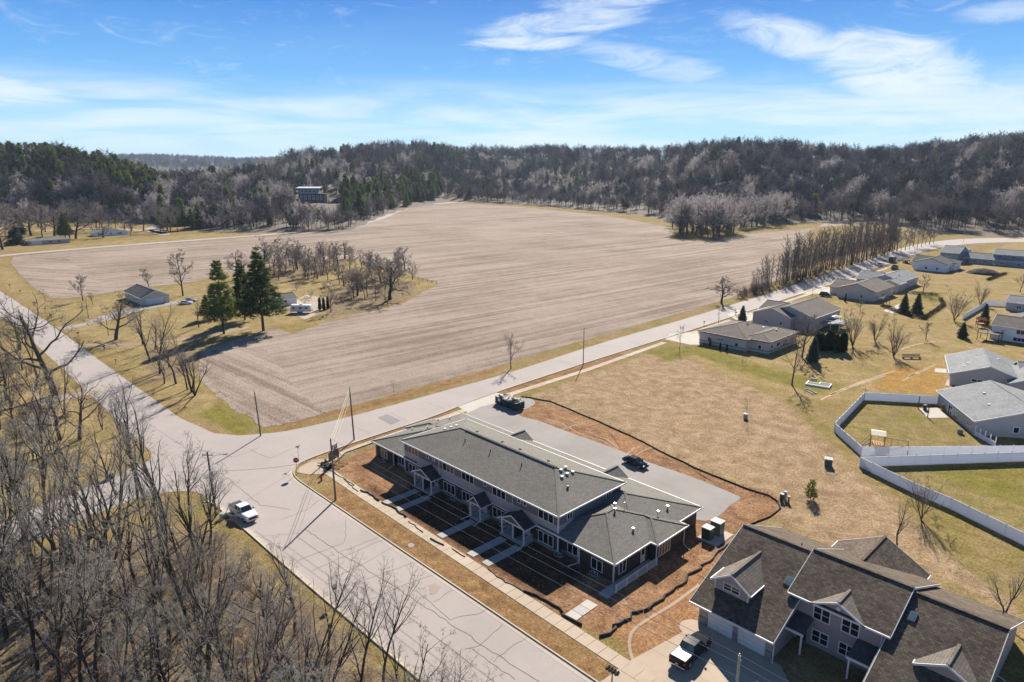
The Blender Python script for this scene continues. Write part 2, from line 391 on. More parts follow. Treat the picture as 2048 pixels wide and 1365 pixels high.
def axis(lo, hi, step, far_lo, far_hi):
    a = list(np.arange(lo, hi + 1e-6, step)); x = lo; s = step; L = []
    while x > far_lo: s *= 1.25; x -= s; L.append(x)
    x = hi; s = step; R = []
    while x < far_hi: s *= 1.25; x += s; R.append(x)
    return np.array(L[::-1] + a + R)
gx = axis(-150, 130, 1.5, -4200, 3600); gy = axis(-70, 260, 1.5, -900, 5200)
GX, GY = np.meshgrid(gx, gy); nx, ny = len(gx), len(gy)
gv = np.stack([GX.ravel(), GY.ravel(), np.zeros(GX.size)], 1)
ii = (np.arange(ny - 1)[:, None] * nx + np.arange(nx - 1)[None]).ravel()
ground_me = np_mesh('ground', gv, np.stack([ii, ii + 1, ii + nx + 1, ii + nx], 1), [groundmat()])
ground = link('ground', ground_me); ground['kind'] = 'structure'
ZONES = {
 'z_soil': [ats([(668, 932), (760, 889), (900, 845), (965, 815), (1045, 795), (1140, 822), (1250, 870), (1360, 925), (1460, 968), (1545, 985), (1562, 1010), (1545, 1035), (1470, 1088), (1425, 1135), (1370, 1182), (1300, 1212), (1250, 1240), (1200, 1278), (1150, 1247), (1000, 1160), (860, 1068), (740, 988)])],
 'z_yard_shade': [[(14, 4.9), (52.5, 4.9), (53.5, 13.2), (10, 13.2)]],
 'z_verge': [[(10, -0.9), (46, -0.9), (100, -1.2), (100, 1.6), (46, 2.2), (10, 3.0)], ats([(655, 900), (760, 868), (905, 822), (930, 830), (880, 842), (720, 895)]), [(-7.2, 53.5), (-8.3, 86), (-8.6, 100), (-6.0, 100), (-4.8, 81), (-4.8, 53.5)],
             [(-21.5, 4), (-19.5, 8), (-18.6, 20), (-18.2, 40), (-19, 66), (-21.2, 66), (-21.5, 40), (-21.8, 15)]],
 'z_sand': [ats([(1100, 830), (1190, 860), (1230, 900), (1300, 925), (1260, 870), (1160, 835)]), ats([(1225, 1262), (1300, 1215), (1440, 1112), (1410, 1180), (1390, 1300), (1310, 1342), (1262, 1310)]), ats([(740, 900), (800, 935), (840, 950), (800, 1000), (750, 970)])],
 'z_lot': [ats([(1062, 793), (1330, 697), (1410, 735), (1560, 800), (1650, 880), (1720, 950), (1800, 1010), (1900, 1110), (2048, 1230), (2060, 1300), (1900, 1240), (1700, 1120), (1560, 1040), (1500, 975), (1350, 920), (1200, 845)]), ats([(1290, 1270), (1400, 1180), (1440, 1130), (1480, 1080), (1560, 1040), (1380, 1260), (1310, 1330)])],
 'z_orange': [ats([(1745, 780), (1780, 735), (1890, 733), (1885, 772), (1870, 787)])],
 'z_pen': [ats([(1690, 850), (1735, 800), (1870, 808), (1950, 870), (1980, 890), (1960, 900), (1730, 912)]), ats([(1760, 940), (2048, 923), (2200, 960), (2300, 1090), (2048, 1080), (1900, 1005)])],
 'z_green': [ats([(1350, 697), (1400, 690), (1560, 745), (1690, 770), (1640, 790), (1500, 750)]), ats([(1280, 700), (1390, 690), (1410, 705), (1340, 725)]), ats([(395, 830), (440, 800), (500, 850), (515, 872), (470, 870)]), ats([(1850, 940), (2048, 930), (2048, 1010), (1950, 985)]), ats([(1870, 1150), (1990, 1220), (2048, 1280), (2048, 1340), (1960, 1250)]), ats([(1800, 820), (1850, 835), (1820, 845)]), ats([(1830, 590), (1890, 585), (1870, 610)])],
 'z_yard': [ats([(1350, 695), (1560, 640), (1780, 560), (2048, 480), (2200, 480), (2200, 800), (1900, 790), (1720, 800), (1560, 800), (1420, 740)])],
 'z_farm': [ats([(0, 520), (30, 545), (60, 580), (110, 610), (240, 585), (330, 575), (430, 560), (560, 495), (680, 500), (760, 540), (880, 570), (800, 600), (640, 650), (560, 650), (420, 690), (390, 740), (440, 800), (500, 860), (400, 850), (200, 690), (0, 570)]), ats([(0, 505), (250, 480), (560, 455), (560, 475), (250, 500), (20, 515)]), [(-120, -16), (-28, -16), (-20, -40), (-60, -60), (-130, -50)]],
 'z_litter': [[(-1, -38), (5, -18.5), (14, -16.2), (26, -15.6), (60, -15.0), (120, -15.0), (160, -120), (-40, -120), (-10, -48)], [(-130, -40), (-70, -40), (-30, -30), (-22, -60), (-60, -100), (-150, -90)], ats([(390, 745), (300, 770), (290, 700), (400, 690), (410, 740)]), ats([(640, 600), (700, 560), (830, 565), (830, 590), (740, 620), (650, 640)]), ats([(470, 560), (560, 495), (680, 500), (700, 530), (600, 560)])]}
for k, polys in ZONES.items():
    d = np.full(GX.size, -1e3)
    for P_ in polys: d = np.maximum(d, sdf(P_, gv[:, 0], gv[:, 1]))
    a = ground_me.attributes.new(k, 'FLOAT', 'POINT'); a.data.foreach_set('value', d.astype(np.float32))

# ---- hills
HP = [-300, 0, 150, 220, 300, 330, 420, 530, 560, 620, 700, 760, 850, 930, 1000, 1100, 1200, 1300, 1350, 1420, 1550, 1690, 1750, 1850, 2048, 2350]
HS = [283, 292, 297, 302, 326, 342, 345, 330, 320, 306, 300, 292, 290, 296, 299, 295, 299, 302, 298, 277, 282, 301, 296, 279, 262, 254]
HC = [820, 820, 820, 800, 800, 800, 1000, 1200, 1400, 1500, 1500, 1500, 1500, 1600, 1750, 1750, 1700, 1500, 1250, 1050, 1050, 1050, 1000, 980, 950, 950]
BP = [-300, 0, 150, 300, 420, 530, 620, 700, 800, 900, 1000, 1100, 1200, 1300, 1340, 1500, 1600, 1700, 1780, 1850, 1950, 2048, 2350]
BN = [560, 640, 660, 620, 545, 535, 540, 545, 800, 1030, 960, 890, 800, 720, 640, 600, 640, 640, 600, 545, 525, 515, 500]
pu = lambda L: (np.array(L) - 1024) / FPX
HT = 19.0
def _slope(y):
    v = (682.5 - np.array(y, float)) / FPX
    return (-_sp + v * _cp) / (_cp + v * _sp)
HZ = 50 + np.array(HC) * _slope(HS) - HT
def n_base(u): return np.interp(u, pu(BP), BN)
def n_crest(u): return np.interp(u, pu(HP), HC)
def lump(e, n): return 4 * np.sin(e * 0.021 + 1) * np.sin(n * 0.017) + 2.5 * np.sin(e * 0.05 + n * 0.043) + 1.5 * np.sin(e * 0.11 - n * 0.09 + 2)
def h_en(e, n):
    u = e / np.maximum(n, 1); nb = n_base(u) - 15; nc = n_crest(u); zc = np.interp(u, pu(HP), HZ)
    t = np.clip((n - nb) / (nc - nb), 0, 1); s = t * t * (3 - 2 * t) * 0.6 + t * 0.4
    over = np.clip((n - nc) / 900, 0, 1)
    h = zc * s * (1 - 0.75 * over * over * (3 - 2 * over)) + lump(e, n) * np.clip(t * 4, 0, 1) * (1 - np.clip(t - 0.8, 0, .2) * 3)
    far = np.clip((n - 2600) / 1600, 0, 1); far = far * far * (3 - 2 * far)
    h2 = far * (74 + 9 * np.sin(e * 0.0021 + 0.6) + 5 * np.sin(e * 0.006 + 2) + 2 * np.sin(e * 0.02))
    return np.maximum(h, h2) - 0.4 * (1 - np.clip(t * 30, 0, 1))
uu = np.linspace(-1.35, 1.35, 190); nn_ = np.concatenate([np.linspace(420, 1900, 90), np.geomspace(1950, 7000, 40)])
UU, NN = np.meshgrid(uu, nn_); EE = UU * NN
HX, HY = en_to_xy(EE.ravel(), NN.ravel())
hv = np.stack([HX, HY, h_en(EE.ravel(), NN.ravel())], 1)
q = (np.arange(len(nn_) - 1)[:, None] * len(uu) + np.arange(len(uu) - 1)[None]).ravel()
m, t, b = _new('leaf_litter'); g = gpos(t)
t.links.new(mixc(t, noise(t, 0.05, 5, 0.7, g), (0.085, 0.068, 0.052), (0.15, 0.12, 0.088)), b.inputs['Base Color']); b.inputs['Roughness'].default_value = 1
hills = link('hills', np_mesh('hills', hv, np.stack([q, q + 1, q + len(uu) + 1, q + len(uu)], 1), [m], smooth_=True)); hills['kind'] = 'structure'
def hz(x, y):
    e, n = xy_to_en(x, y); return float(max(0.0, h_en(np.array([e]), np.array([n]))[0])) if n > 420 else 0.0

# ---- ploughed field
def fieldmat(name, ang, curve=0.0):
    m, t, b = _new(name); g = gpos(t)
    mp = nd(t, 'ShaderNodeMapping'); mp.inputs['Rotation'].default_value = (0, 0, math.radians(ang)); t.links.new(g, mp.inputs[0])
    wv = mp.outputs[0]
    st = nd(t, 'ShaderNodeMapping'); st.inputs['Scale'].default_value = (1.0, 0.02, 1); t.links.new(wv, st.inputs[0])
    rows = noise(t, 0.42, 4, 0.6, st.outputs[0], 0.15)       # long streaks along the rows
    st2 = nd(t, 'ShaderNodeMapping'); st2.inputs['Scale'].default_value = (1.0, 0.035, 1); t.links.new(wv, st2.inputs[0])
    rows2 = noise(t, 0.16, 4, 0.6, st2.outputs[0], 0.3)
    n40 = noise(t, 0.02, 5, 0.6, g); n4 = noise(t, 0.28, 5, 0.7, g); nf = noise(t, 3.2, 4, 0.85, g)
    k = mth(t, 'ADD', mth(t, 'ADD', mth(t, 'MULTIPLY', rows, 0.62), mth(t, 'MULTIPLY', rows2, 0.30)), mth(t, 'ADD', mth(t, 'MULTIPLY', n4, 0.26), mth(t, 'MULTIPLY', n40, 0.42)))
    c = mixc(t, smooth(t, k, 0.64, 0.94), (0.182, 0.132, 0.100), (0.380, 0.306, 0.248))
    c = mixc(t, smooth(t, nf, 0.53, 0.64), c, (0.58, 0.505, 0.405))
    c = mixc(t, smooth(t, nf, 0.46, 0.34), c, (0.12, 0.085, 0.062))
    t.links.new(c, b.inputs['Base Color']); b.inputs['Roughness'].default_value = 1; b.inputs['Specular IOR Level'].default_value = 0.05
    bump(t, b, mth(t, 'ADD', mth(t, 'MULTIPLY', rows, 1.2), nf), 0.25, 0.8)
    return m
FIELD = ats([(396, 745), (402, 702), (432, 692), (500, 672), (548, 656), (585, 668), (610, 660), (650, 645), (700, 632), (760, 620), (810, 606), (850, 582), (876, 571), (862, 562), (840, 556), (815, 549), (780, 540), (745, 530), (705, 518), (660, 518), (610, 522), (560, 528), (515, 536), (470, 546), (430, 556), (385, 564), (335, 570), (290, 574), (235, 583), (180, 592), (130, 598), (100, 596), (62, 572), (38, 548), (22, 524), (26, 514), (180, 499), (380, 483), (560, 471), (690, 455), (760, 438), (825, 412), (850, 408), (905, 407)])
FIELD += [(-546, 570), (-349, 525), (-214, 445), (-170, 370), (-140, 370), (-150, 440), (-140, 500), (-120, 660), (-165, 640), (-118, 470), (-85, 400), (-42, 291), (-31, 228), (-27.5, 190), (-25.5, 150), (-25, 123), (-24.2, 98), (-22.6, 66), (-22.4, 41), (-22.2, 22), (-22.6, 14), (-26, 7)] + ats([(480, 828), (440, 798), (410, 770)])
field = sheet('ploughed_field', jag(FIELD, 1.6, 0.45, 3), 0.03, fieldmat('stubble', 3))
head = sheet('field_headland', jag(ats([(398, 742), (402, 705), (470, 692), (530, 700), (560, 735), (590, 775), (628, 812), (655, 826), (560, 852), (524, 856), (470, 808), (430, 775)]), 1.4, 0.4, 4), 0.05, fieldmat('stubble_headland', 88))
head2 = sheet('field_headland', jag(ats([(28, 522), (60, 514), (130, 512), (170, 545), (225, 580), (150, 590), (105, 596), (62, 570), (36, 545)]), 2, 0.6, 5), 0.05, fieldmat('stubble_corner', 62))

# ---- streets
ASPH = pavemat('asphalt', (0.385, 0.338, 0.312), 0.06, 0.07, (0.35, 0.302, 0.278)); CONC = pavemat('concrete', (0.46, 0.365, 0.275), 0.10, 0.06); NEWC = pavemat('new_concrete', (0.50, 0.455, 0.40), 0.07, 0.05)
LOTM = pavemat('lot_asphalt', (0.31, 0.282, 0.260), 0.12, 0.12, (0.36, 0.325, 0.295)); OLDM = pavemat('country_asphalt', (0.40, 0.345, 0.325), 0.08, 0.08)
DARK = pavemat('patch_asphalt', (0.25, 0.235, 0.235), 0.08, 0.08)
main_n = [(-650, -22), (-400, -11.5), (-250, -6.2), (-166, -4.8), (-85, -5.0), (-40, -4.8), (-27, -3.0), (-22.5, 0)]
side_l = [(-22.5, 0), (-20.5, 3.2), (-18.3, 8), (-16.8, 20), (-16.3, 41), (-16.2, 66), (-18.4, 98), (-19.2, 123), (-19.9, 160), (-23, 228), (-30, 330), (-37, 420), (-35, 480), (-20, 530), (20, 575), (90, 620), (220, 690)]
side_r = [(-3.3, 6), (-4.0, 12), (-4.4, 20), (-4.8, 32), (-6.5, 44.5), (-7.5, 58), (-8.5, 86), (-9.0, 109), (-9.5, 143), (-11.9, 205), (-14.7, 282), (-18, 335), (-22, 413), (-19, 462), (-8, 500), (25, 540), (95, 590), (225, 660)]
main_s = [(-650, -38), (-400, -25), (-250, -18), (-166, -13.4), (-85, -14), (-40, -14.5), (-27, -14.6)]
def quadpoly(name, P_, z, m): return sheet(name, P_, z, m)
main_poly = main_n[:-1] + [(-22.5, 0)] + [(-3.5, 3.5), (-1.5, 0.4), (2, -1.1), (8, -1.35), (14.5, -1.35), (60, -1.35), (140, -1.6)] + [(140, -13.6), (60, -13.6), (30, -13.9), (12, -13.9), (2, -14.1)] + main_s[::-1]
sheet('main_street', main_poly, 0.020, ASPH)
sl, sr = catmull(side_l, 5), catmull([(-3.5, 3.5)] + side_r, 5)
sheet('side_street', sl + sr[::-1], 0.024, ASPH)
west_l = [(-27, -14.4), (-22.3, -16), (-20.5, -20), (-18.6, -24.7), (-14.8, -36.1), (-9, -52), (0, -75)]; west_r = [(-1, -14), (-5, -15.2), (-8.2, -20), (-7.8, -25), (-4.6, -36.6), (1, -52), (10, -75)]
sheet('west_street', catmull(west_l, 4) + catmull(west_r, 4)[::-1], 0.028, ASPH)
fr = [(-655, 590), (-640, 500), (-560, 410), (-470, 325), (-420, 260), (-398, 186), (-395, 124), (-392, 62), (-384, 14), (-372, -11)]
ribbon('country_road', offset_line(catmull(fr, 5), 4), offset_line(catmull(fr, 5), -4), 0.034, OLDM)
fr2 = ats([(905, 405), (870, 408), (835, 408), (800, 414), (740, 432), (650, 452)])
ribbon('gravel_lane', offset_line(fr2, 5), offset_line(fr2, -5), 0.06, pavemat('gravel', (0.42, 0.35, 0.28)))
# gutters and kerbs
GUT = pavemat('gutter_concrete', (0.47, 0.40, 0.33), 0.10, 0.08)
def kerb(line, side, label):
    L = catmull(line, 5)
    g_ = ribbon('gutter', offset_line(L, 0.0), offset_line(L, -side * 0.55) , 0.033, GUT)
    a, c = offset_line(L, 0.0), offset_line(L, side * 0.2); n = len(L); V = []
    for (p, q_) in zip(a, c): V += [(p[0], p[1], 0.0), (p[0], p[1], 0.13), (q_[0], q_[1], 0.13), (q_[0], q_[1], 0.0)]
    F = []
    for i in range(n - 1):
        for j in range(3): F.append((4 * i + j, 4 * i + 4 + j, 4 * i + 5 + j, 4 * i + 1 + j))
    o = link('kerb', np_mesh('kerb', V, F, [GUT])); o['kind'] = 'structure'
kerb([(140, -1.4), (60, -1.2), (14.5, -1.15), (8, -1.15), (2, -0.95), (-1.3, 0.5), (-3.2, 3.6), (-4.0, 12), (-4.4, 20), (-4.8, 32), (-5.8, 40)], -1, '')
kerb([(-7.1, 53), (-7.5, 58), (-8.5, 86), (-9.0, 109), (-9.5, 143), (-11.9, 205), (-14.7, 282), (-18, 335), (-22, 413)], -1, '')
kerb([(0, -15), (2, -14.15), (12, -13.9), (30, -13.9), (60, -13.6), (140, -13.6)], -1, '')
# cracks and seams on the streets (joined: too thin to pick apart)
CRK = pavemat('crack_tar', (0.19, 0.17, 0.162)); cv = MB(); rr = random.Random(3)
def crack(P_, w=0.07, wob=0.25):
    L = []
    for i in range(len(P_) - 1):
        a, b_ = Vector(P_[i]), Vector(P_[i + 1]); k = max(1, int((b_ - a).length / 0.8))
        for j in range(k):
            q_ = a.lerp(b_, j / k); L.append((q_.x + rr.uniform(-wob, wob), q_.y + rr.uniform(-wob, wob)))
    L.append(P_[-1]); a, c = offset_line(L, w / 2), offset_line(L, -w / 2); n = len(L)
    cv.add([(x, y, 0.036) for x, y in a] + [(x, y, 0.036) for x, y in c], [(n + i, n + i + 1, i + 1, i) for i in range(n - 1)])
for L in [[(612, 1060), (690, 1113), (760, 1156), (890, 1240), (1030, 1335), (1080, 1365)], [(680, 1105), (745, 1080), (790, 1062)], [(590, 1085), (560, 1098), (510, 1062)], [(600, 1120), (690, 1085), (692, 1040)], [(625, 1142), (730, 1095), (780, 1075)], [(660, 1158), (725, 1130), (780, 1098), (850, 1075)], [(705, 1170), (760, 1150), (830, 1125), (890, 1098)], [(740, 1200), (810, 1170), (870, 1150)], [(830, 1180), (870, 1215), (900, 1240)], [(870, 1205), (905, 1180)], [(900, 1240), (955, 1228), (1000, 1205)], [(985, 1365 - 40), (1030, 1290), (1080, 1260)], [(930, 1300), (960, 1290), (1005, 1250)], [(945, 1300), (1030, 1360)], [(500, 900), (540, 918), (600, 890)], [(440, 945), (520, 1010), (580, 1020)], [(480, 1010), (560, 960), (640, 925)], [(400, 900), (470, 915), (520, 895)], [(560, 1040), (615, 1020), (640, 1000)], [(700, 850), (740, 868)], [(850, 805), (890, 818)], [(1020, 752), (1075, 768)], [(1120, 722), (1180, 738)], [(1250, 680), (1290, 692)], [(780, 825), (812, 842)]]:
    crack(ats(L), 0.075 if len(L) > 4 else 0.055, 0.13)
crk = cv.obj('crack', CRK); crk['kind'] = 'stuff'; crk['label'] = 'dark tar cracks and seams across the pale street'
sheet('asphalt_patch', ats([(755, 836), (775, 829), (802, 842), (782, 850)]), 0.042, DARK)
sheet('stain', jag(ats([(815, 1090), (822, 1086), (830, 1090), (826, 1096), (818, 1096)]), .3, .1, 3), 0.040, pavemat('rust_stain', (0.40, 0.29, 0.25)))
sheet('mud_track', jag(ats([(855, 1172), (870, 1165), (882, 1174), (876, 1182), (862, 1190)]), .3, .25, 4), 0.040, pavemat('mud_smear', (0.37, 0.285, 0.235)))
# parking lot and driveway apron
sheet('parking_lot', catmull([(-1.2, 37.5), (-2.4, 44), (-0.6, 54.6), (4.2, 53.8)] + ats([(1037, 829), (1080, 843), (1125, 860), (1175, 878), (1225, 896), (1300, 926), (1360, 946), (1413, 966), (1475, 992), (1478, 999), (1462, 1010)]) + [(56.6, 35.2), (48, 34.6), (20, 34.6), (4, 34.8), (-1.2, 37.5)], 4)[:-1], 0.02, LOTM)
sheet('driveway_apron', [(-5.9, 40.5), (-7.0, 52.8), (-1.2, 52.5), (-2.4, 44), (-1.5, 39.4)], 0.030, NEWC)
# sidewalks, slab by slab
SLABM = [pavemat('slab_concrete', (0.47, 0.375, 0.285), 0.08, 0.05), pavemat('slab_concrete_pale', (0.50, 0.41, 0.32), 0.08, 0.05)]
def walk(line, w, slab, name='sidewalk', mats=SLABM, z=0.05, gap=0.05, parent=None, pn='slab'):
    L = [Vector(q_) for q_ in line]; root = parent
    segs = []; d = 0; cum = [0]
    for i in range(len(L) - 1): cum.append(cum[-1] + (L[i + 1] - L[i]).length)
    def pt(s):
        for i in range(len(L) - 1):
            if s <= cum[i + 1] or i == len(L) - 2: return L[i].lerp(L[i + 1], (s - cum[i]) / max(1e-6, cum[i + 1] - cum[i])), (L[i + 1] - L[i]).normalized()
    s = 0; r_ = random.Random(len(line) + int(cum[-1])); lo = []; 
    if root is None:
        base = ribbon(name, offset_line([tuple(q_) for q_ in L], w / 2 - .02), offset_line([tuple(q_) for q_ in L], -w / 2 + .02), 0.012, M('joint_dirt', (0.16, 0.11, 0.07)))
        root = base
    slab = cum[-1] / max(1, round(cum[-1] / slab))
    while s + slab <= cum[-1] + 0.01:
        a, ta = pt(s + gap / 2); c, tb = pt(s + slab - gap / 2); h = z + r_.uniform(-0.008, 0.008)
        na = Vector((-ta.y, ta.x)) * w / 2; nb = Vector((-tb.y, tb.x)) * w / 2
        b_ = MB().prism([tuple(a - na), tuple(c - nb), tuple(c + nb), tuple(a + na)], 0.0, h)
        b_.obj(pn, mats[-1 if r_.random() < 0.3 else 0], root); s += slab
    return root
walk([(1.5, 4.3), (12, 3.95), (34, 3.55), (48, 3.2), (100, 2.2)], 1.75, 1.6)
walk([(0.5, 5.0), (-1.2, 9), (-1.9, 13.8), (-2.6, 33), (-3.2, 40)], 1.7, 1.6)
walk([(-4.0, 53), (-4.2, 81), (-5.5, 104), (-6.4, 119)], 1.7, 1.6)
walk([(-7.0, 134), (-8.0, 160)], 1.6, 1.6)
walk([(-8.5, 172), (-9.3, 200), (-11.5, 273), (-14.5, 345)], 1.7, 4.0)
cr = sheet('kerb_ramp', [(-1.2, 1.4), (0.2, 0.2), (2.4, 1.2), (4.2, 3.3), (2.3, 5.4), (0.2, 5.8), (-1.6, 6.2), (-2.4, 4.4)], 0.046, CONC)
# ================================================================ TREES
def barkmat(name, c, rnd_amt=0.5, tip=None):
    m, t, b = _new(name); oi = nd(t, 'ShaderNodeObjectInfo'); n = noise(t, 6, 3, 0.6, nd(t, 'ShaderNodeTexCoord').outputs['Object'])
    lo = tuple(x * (1 - rnd_amt) for x in c); hi = tuple(x * (1 + rnd_amt) for x in c)
    col = mixc(t, oi.outputs['Random'], lo, hi); col = mixc(t, n, mixc(t, 1.0, col, (0.7, 0.7, 0.7), 'MULTIPLY'), mixc(t, 1.0, col, (1.25, 1.25, 1.25), 'MULTIPLY'))
    t.links.new(col, b.inputs['Base Color']); b.inputs['Roughness'].default_value = 0.95; b.inputs['Specular IOR Level'].default_value = 0.1
    return m
BARK = barkmat('bark', (0.080, 0.066, 0.056), 0.35); TWIG = barkmat('twig', (0.27, 0.225, 0.19), 0.35); BARKG = barkmat('grey_bark', (0.12, 0.10, 0.085), 0.25)
TWIGF = barkmat('far_twig', (0.125, 0.112, 0.110), 0.55); TWIGP = barkmat('pale_far_twig', (0.40, 0.36, 0.345), 0.3); TWIGR = barkmat('reddish_twig', (0.15, 0.085, 0.075), 0.3); TWIGL = barkmat('lichen_twig', (0.34, 0.315, 0.27), 0.35)
for m_, f_ in ((TWIGF, .30), (TWIGP, .40)):      # a haze of fine twigs passes light on
    t_ = m_.node_tree; b_ = t_.nodes['Principled BSDF']; tr_ = nd(t_, 'ShaderNodeBsdfTranslucent'); t_.links.new(b_.inputs['Base Color'].links[0].from_socket, tr_.inputs[0]); mx_ = nd(t_, 'ShaderNodeMixShader'); mx_.inputs[0].default_value = f_
    t_.links.new(b_.outputs[0], mx_.inputs[1]); t_.links.new(tr_.outputs[0], mx_.inputs[2]); t_.links.new(mx_.outputs[0], t_.nodes['Material Output'].inputs[0])
def norm(a): return a / np.maximum(1e-9, np.linalg.norm(a, axis=-1, keepdims=True))
def grow(seed, H, lv, r0=None, stems=1, lean=0.0):
    R = np.random.default_rng(seed); r0 = r0 or H * 0.018
    P = np.zeros((stems, 3)); D = np.zeros((stems, 3)); D[:, 2] = 1
    if stems > 1:
        a = np.linspace(0, 2 * PI, stems, endpoint=False) + R.uniform(0, 1, stems); D[:, 0] = np.cos(a) * lean; D[:, 1] = np.sin(a) * lean; D = norm(D)
    elif lean: D[:, 0] = lean * R.normal(); D[:, 1] = lean * R.normal(); D = norm(D)
    Ln = np.full(stems, lv[0].get('len', H)) * R.uniform(0.85, 1.1, stems); Rd = np.full(stems, r0)
    out = []
    for li, l in enumerate(lv):
        n = l.get('seg', 4); pts = [P]; dirs = [D]; d = D.copy(); p = P.copy()
        for k in range(n):
            d = norm(d + R.normal(0, l.get('wob', .1), d.shape) + np.array([0, 0, l.get('up', 0.0)]))
            p2 = p + d * (Ln / n)[:, None]; t0, t1 = k / n, (k + 1) / n; tp = l.get('taper', 0.8)
            out.append((p, p2, Rd * (1 - tp * t0), Rd * (1 - tp * t1), np.full(len(P), li))); p = p2; pts.append(p); dirs.append(d)
        if li == len(lv) - 1: break
        nx_ = lv[li + 1]; c = nx_['n']; N = len(P); A = np.stack(pts, 1); DD = np.stack(dirs, 1)
        tt = R.uniform(nx_.get('t0', .3), 1.0, (N, c)); 
        if nx_.get('even'): tt = np.sort(tt, 1) * 0.3 + 0.7 * (nx_.get('t0', .3) + (1 - nx_.get('t0', .3)) * (np.arange(c) + .5) / c)[None]
        f = np.clip(tt * n, 0, n - 1e-3); i0 = f.astype(int); fr_ = f - i0; rows = np.arange(N)[:, None]
        pos = A[rows, i0] * (1 - fr_)[..., None] + A[rows, i0 + 1] * fr_[..., None]; ax = DD[rows, np.minimum(i0 + 1, n)]
        ph = R.uniform(0, 2 * PI, (N, c)) if not nx_.get('even') else (np.arange(c) * 2.4)[None] + R.uniform(0, 1.0, (N, c))
        rv = np.stack([np.cos(ph), np.sin(ph), np.zeros_like(ph)], -1); o1 = norm(np.cross(ax, np.array([0.12, 0.31, 0.94]) + 0 * ax)); o2 = np.cross(ax, o1)
        rad = o1 * np.cos(ph)[..., None] + o2 * np.sin(ph)[..., None]
        ang = np.radians(R.normal(nx_.get('ang', 45), nx_.get('angv', 9), (N, c)))
        D2 = norm(ax * np.cos(ang)[..., None] + rad * np.sin(ang)[..., None])
        L2 = Ln[:, None] * nx_.get('ratio', .55) * (1 - nx_.get('fall', .55) * (tt - nx_.get('t0', .3)) / (1 - nx_.get('t0', .3))) * R.uniform(.7, 1.25, (N, c))
        R2 = np.maximum(nx_.get('rmin', .008), (Rd[:, None] * (1 - lv[li].get('taper', .8) * tt)) * nx_.get('rr', .55))
        P = pos.reshape(-1, 3); D = D2.reshape(-1, 3); Ln = L2.ravel(); Rd = R2.ravel()
    return [np.concatenate([o[i] for o in out]) for i in range(5)]
def tubes(a, b, ra, rb, k):
    d = norm(b - a); ref = np.where(np.abs(d[:, 2:3]) > .9, np.array([[1., 0, 0]]), np.array([[0, 0, 1.]])); o1 = norm(np.cross(d, ref)); o2 = np.cross(d, o1)
    an = 2 * PI * np.arange(k) / k; off = o1[:, None] * np.cos(an)[None, :, None] + o2[:, None] * np.sin(an)[None, :, None]
    V = np.concatenate([a[:, None] + off * ra[:, None, None], b[:, None] + off * rb[:, None, None]], 1).reshape(-1, 3)
    j = np.arange(k); base = (np.arange(len(a)) * 2 * k)[:, None]
    F = np.stack([base + j, base + (j + 1) % k, base + k + (j + 1) % k, base + k + j], -1).reshape(-1, 4)
    return V, F
def blades(a, b, w, seed=0):
    R = np.random.default_rng(seed); d = norm(b - a); o = norm(np.cross(d, R.normal(size=d.shape)))
    n = len(a); V = np.stack([a - o * w[:, None], a + o * w[:, None], b + o * w[:, None] * .4, b - o * w[:, None] * .4], 1).reshape(-1, 3)
    return V, np.arange(4 * n).reshape(n, 4)
def bare(name, seed, H, lv, split, bark=BARK, twig=TWIG, r0=None, stems=1, lean=0.0, blade=None, bw=1.0):
    a, b, ra, rb, li = grow(seed, H, lv, r0, stems, lean)
    tr = li < split; Vt, Ft = tubes(a[tr] - np.array([0, 0, 0.0]), b[tr], ra[tr], rb[tr], 5)
    cr_ = ~tr
    if blade is None: Vc, Fc = tubes(a[cr_], b[cr_], ra[cr_], rb[cr_], 3)
    else: Vc, Fc = blades(a[cr_], b[cr_], np.maximum(ra[cr_], blade) * bw, seed)
    return np_mesh(name + '_trunk', Vt, Ft, [bark], smooth_=True), np_mesh(name + '_crown', Vc, Fc, [twig])
def place(name, meshes, x, y, s=1.0, rot=None, label=None, cat='tree', group=None, z=None, sz=None):
    zz = hz(x, y) if z is None else z
    r = thing(name, label, cat, (x, y, zz - 0.02), rnd.uniform(0, 6.28) if rot is None else rot, group)
    r.scale = (s, s, s * (sz or 1))
    link('trunk', meshes[0], r); link('crown', meshes[1], r)
    return r
# woodland trees close to the camera: tall, narrow, upswept, fine twigs
L_wood = lambda n1, a1: [dict(len=12, seg=10, wob=.075, up=.03, taper=.8), dict(n=n1, t0=.26, ratio=.50, ang=a1, seg=7, wob=.13, up=.10, rr=.62, fall=.45), dict(n=6, t0=.22, ratio=.46, ang=42, seg=5, wob=.16, up=.05, rr=.55), dict(n=5, t0=.2, ratio=.50, ang=44, seg=3, wob=.17, rr=.5, rmin=.010), dict(n=4, t0=.2, ratio=.55, ang=42, seg=2, wob=.2, rr=.6, rmin=.0075)]
WOOD = [bare('wood%d' % i, 100 + i, 12, L_wood(10 + i % 3, 27 + 4 * (i % 3)), 2, BARK, TWIG if i % 2 else TWIGL, r0=0.21) for i in range(5)]
WOOD += [bare('woodv%d' % i, 130 + i, 12, [dict(len=11, seg=10, wob=.07, up=.03, taper=.85), dict(n=9, t0=.35, ratio=.42, ang=28, seg=7, wob=.13, up=.1, rr=.6), dict(n=6, t0=.2, ratio=.46, ang=44, seg=5, wob=.17, rr=.55), dict(n=5, t0=.2, ratio=.5, ang=45, seg=3, wob=.18, rmin=.012), dict(n=4, t0=.2, ratio=.55, ang=45, seg=2, wob=.2, rmin=.010)], 2, BARK, TWIGL, r0=0.18, stems=2 + i % 2, lean=.26) for i in range(3)]
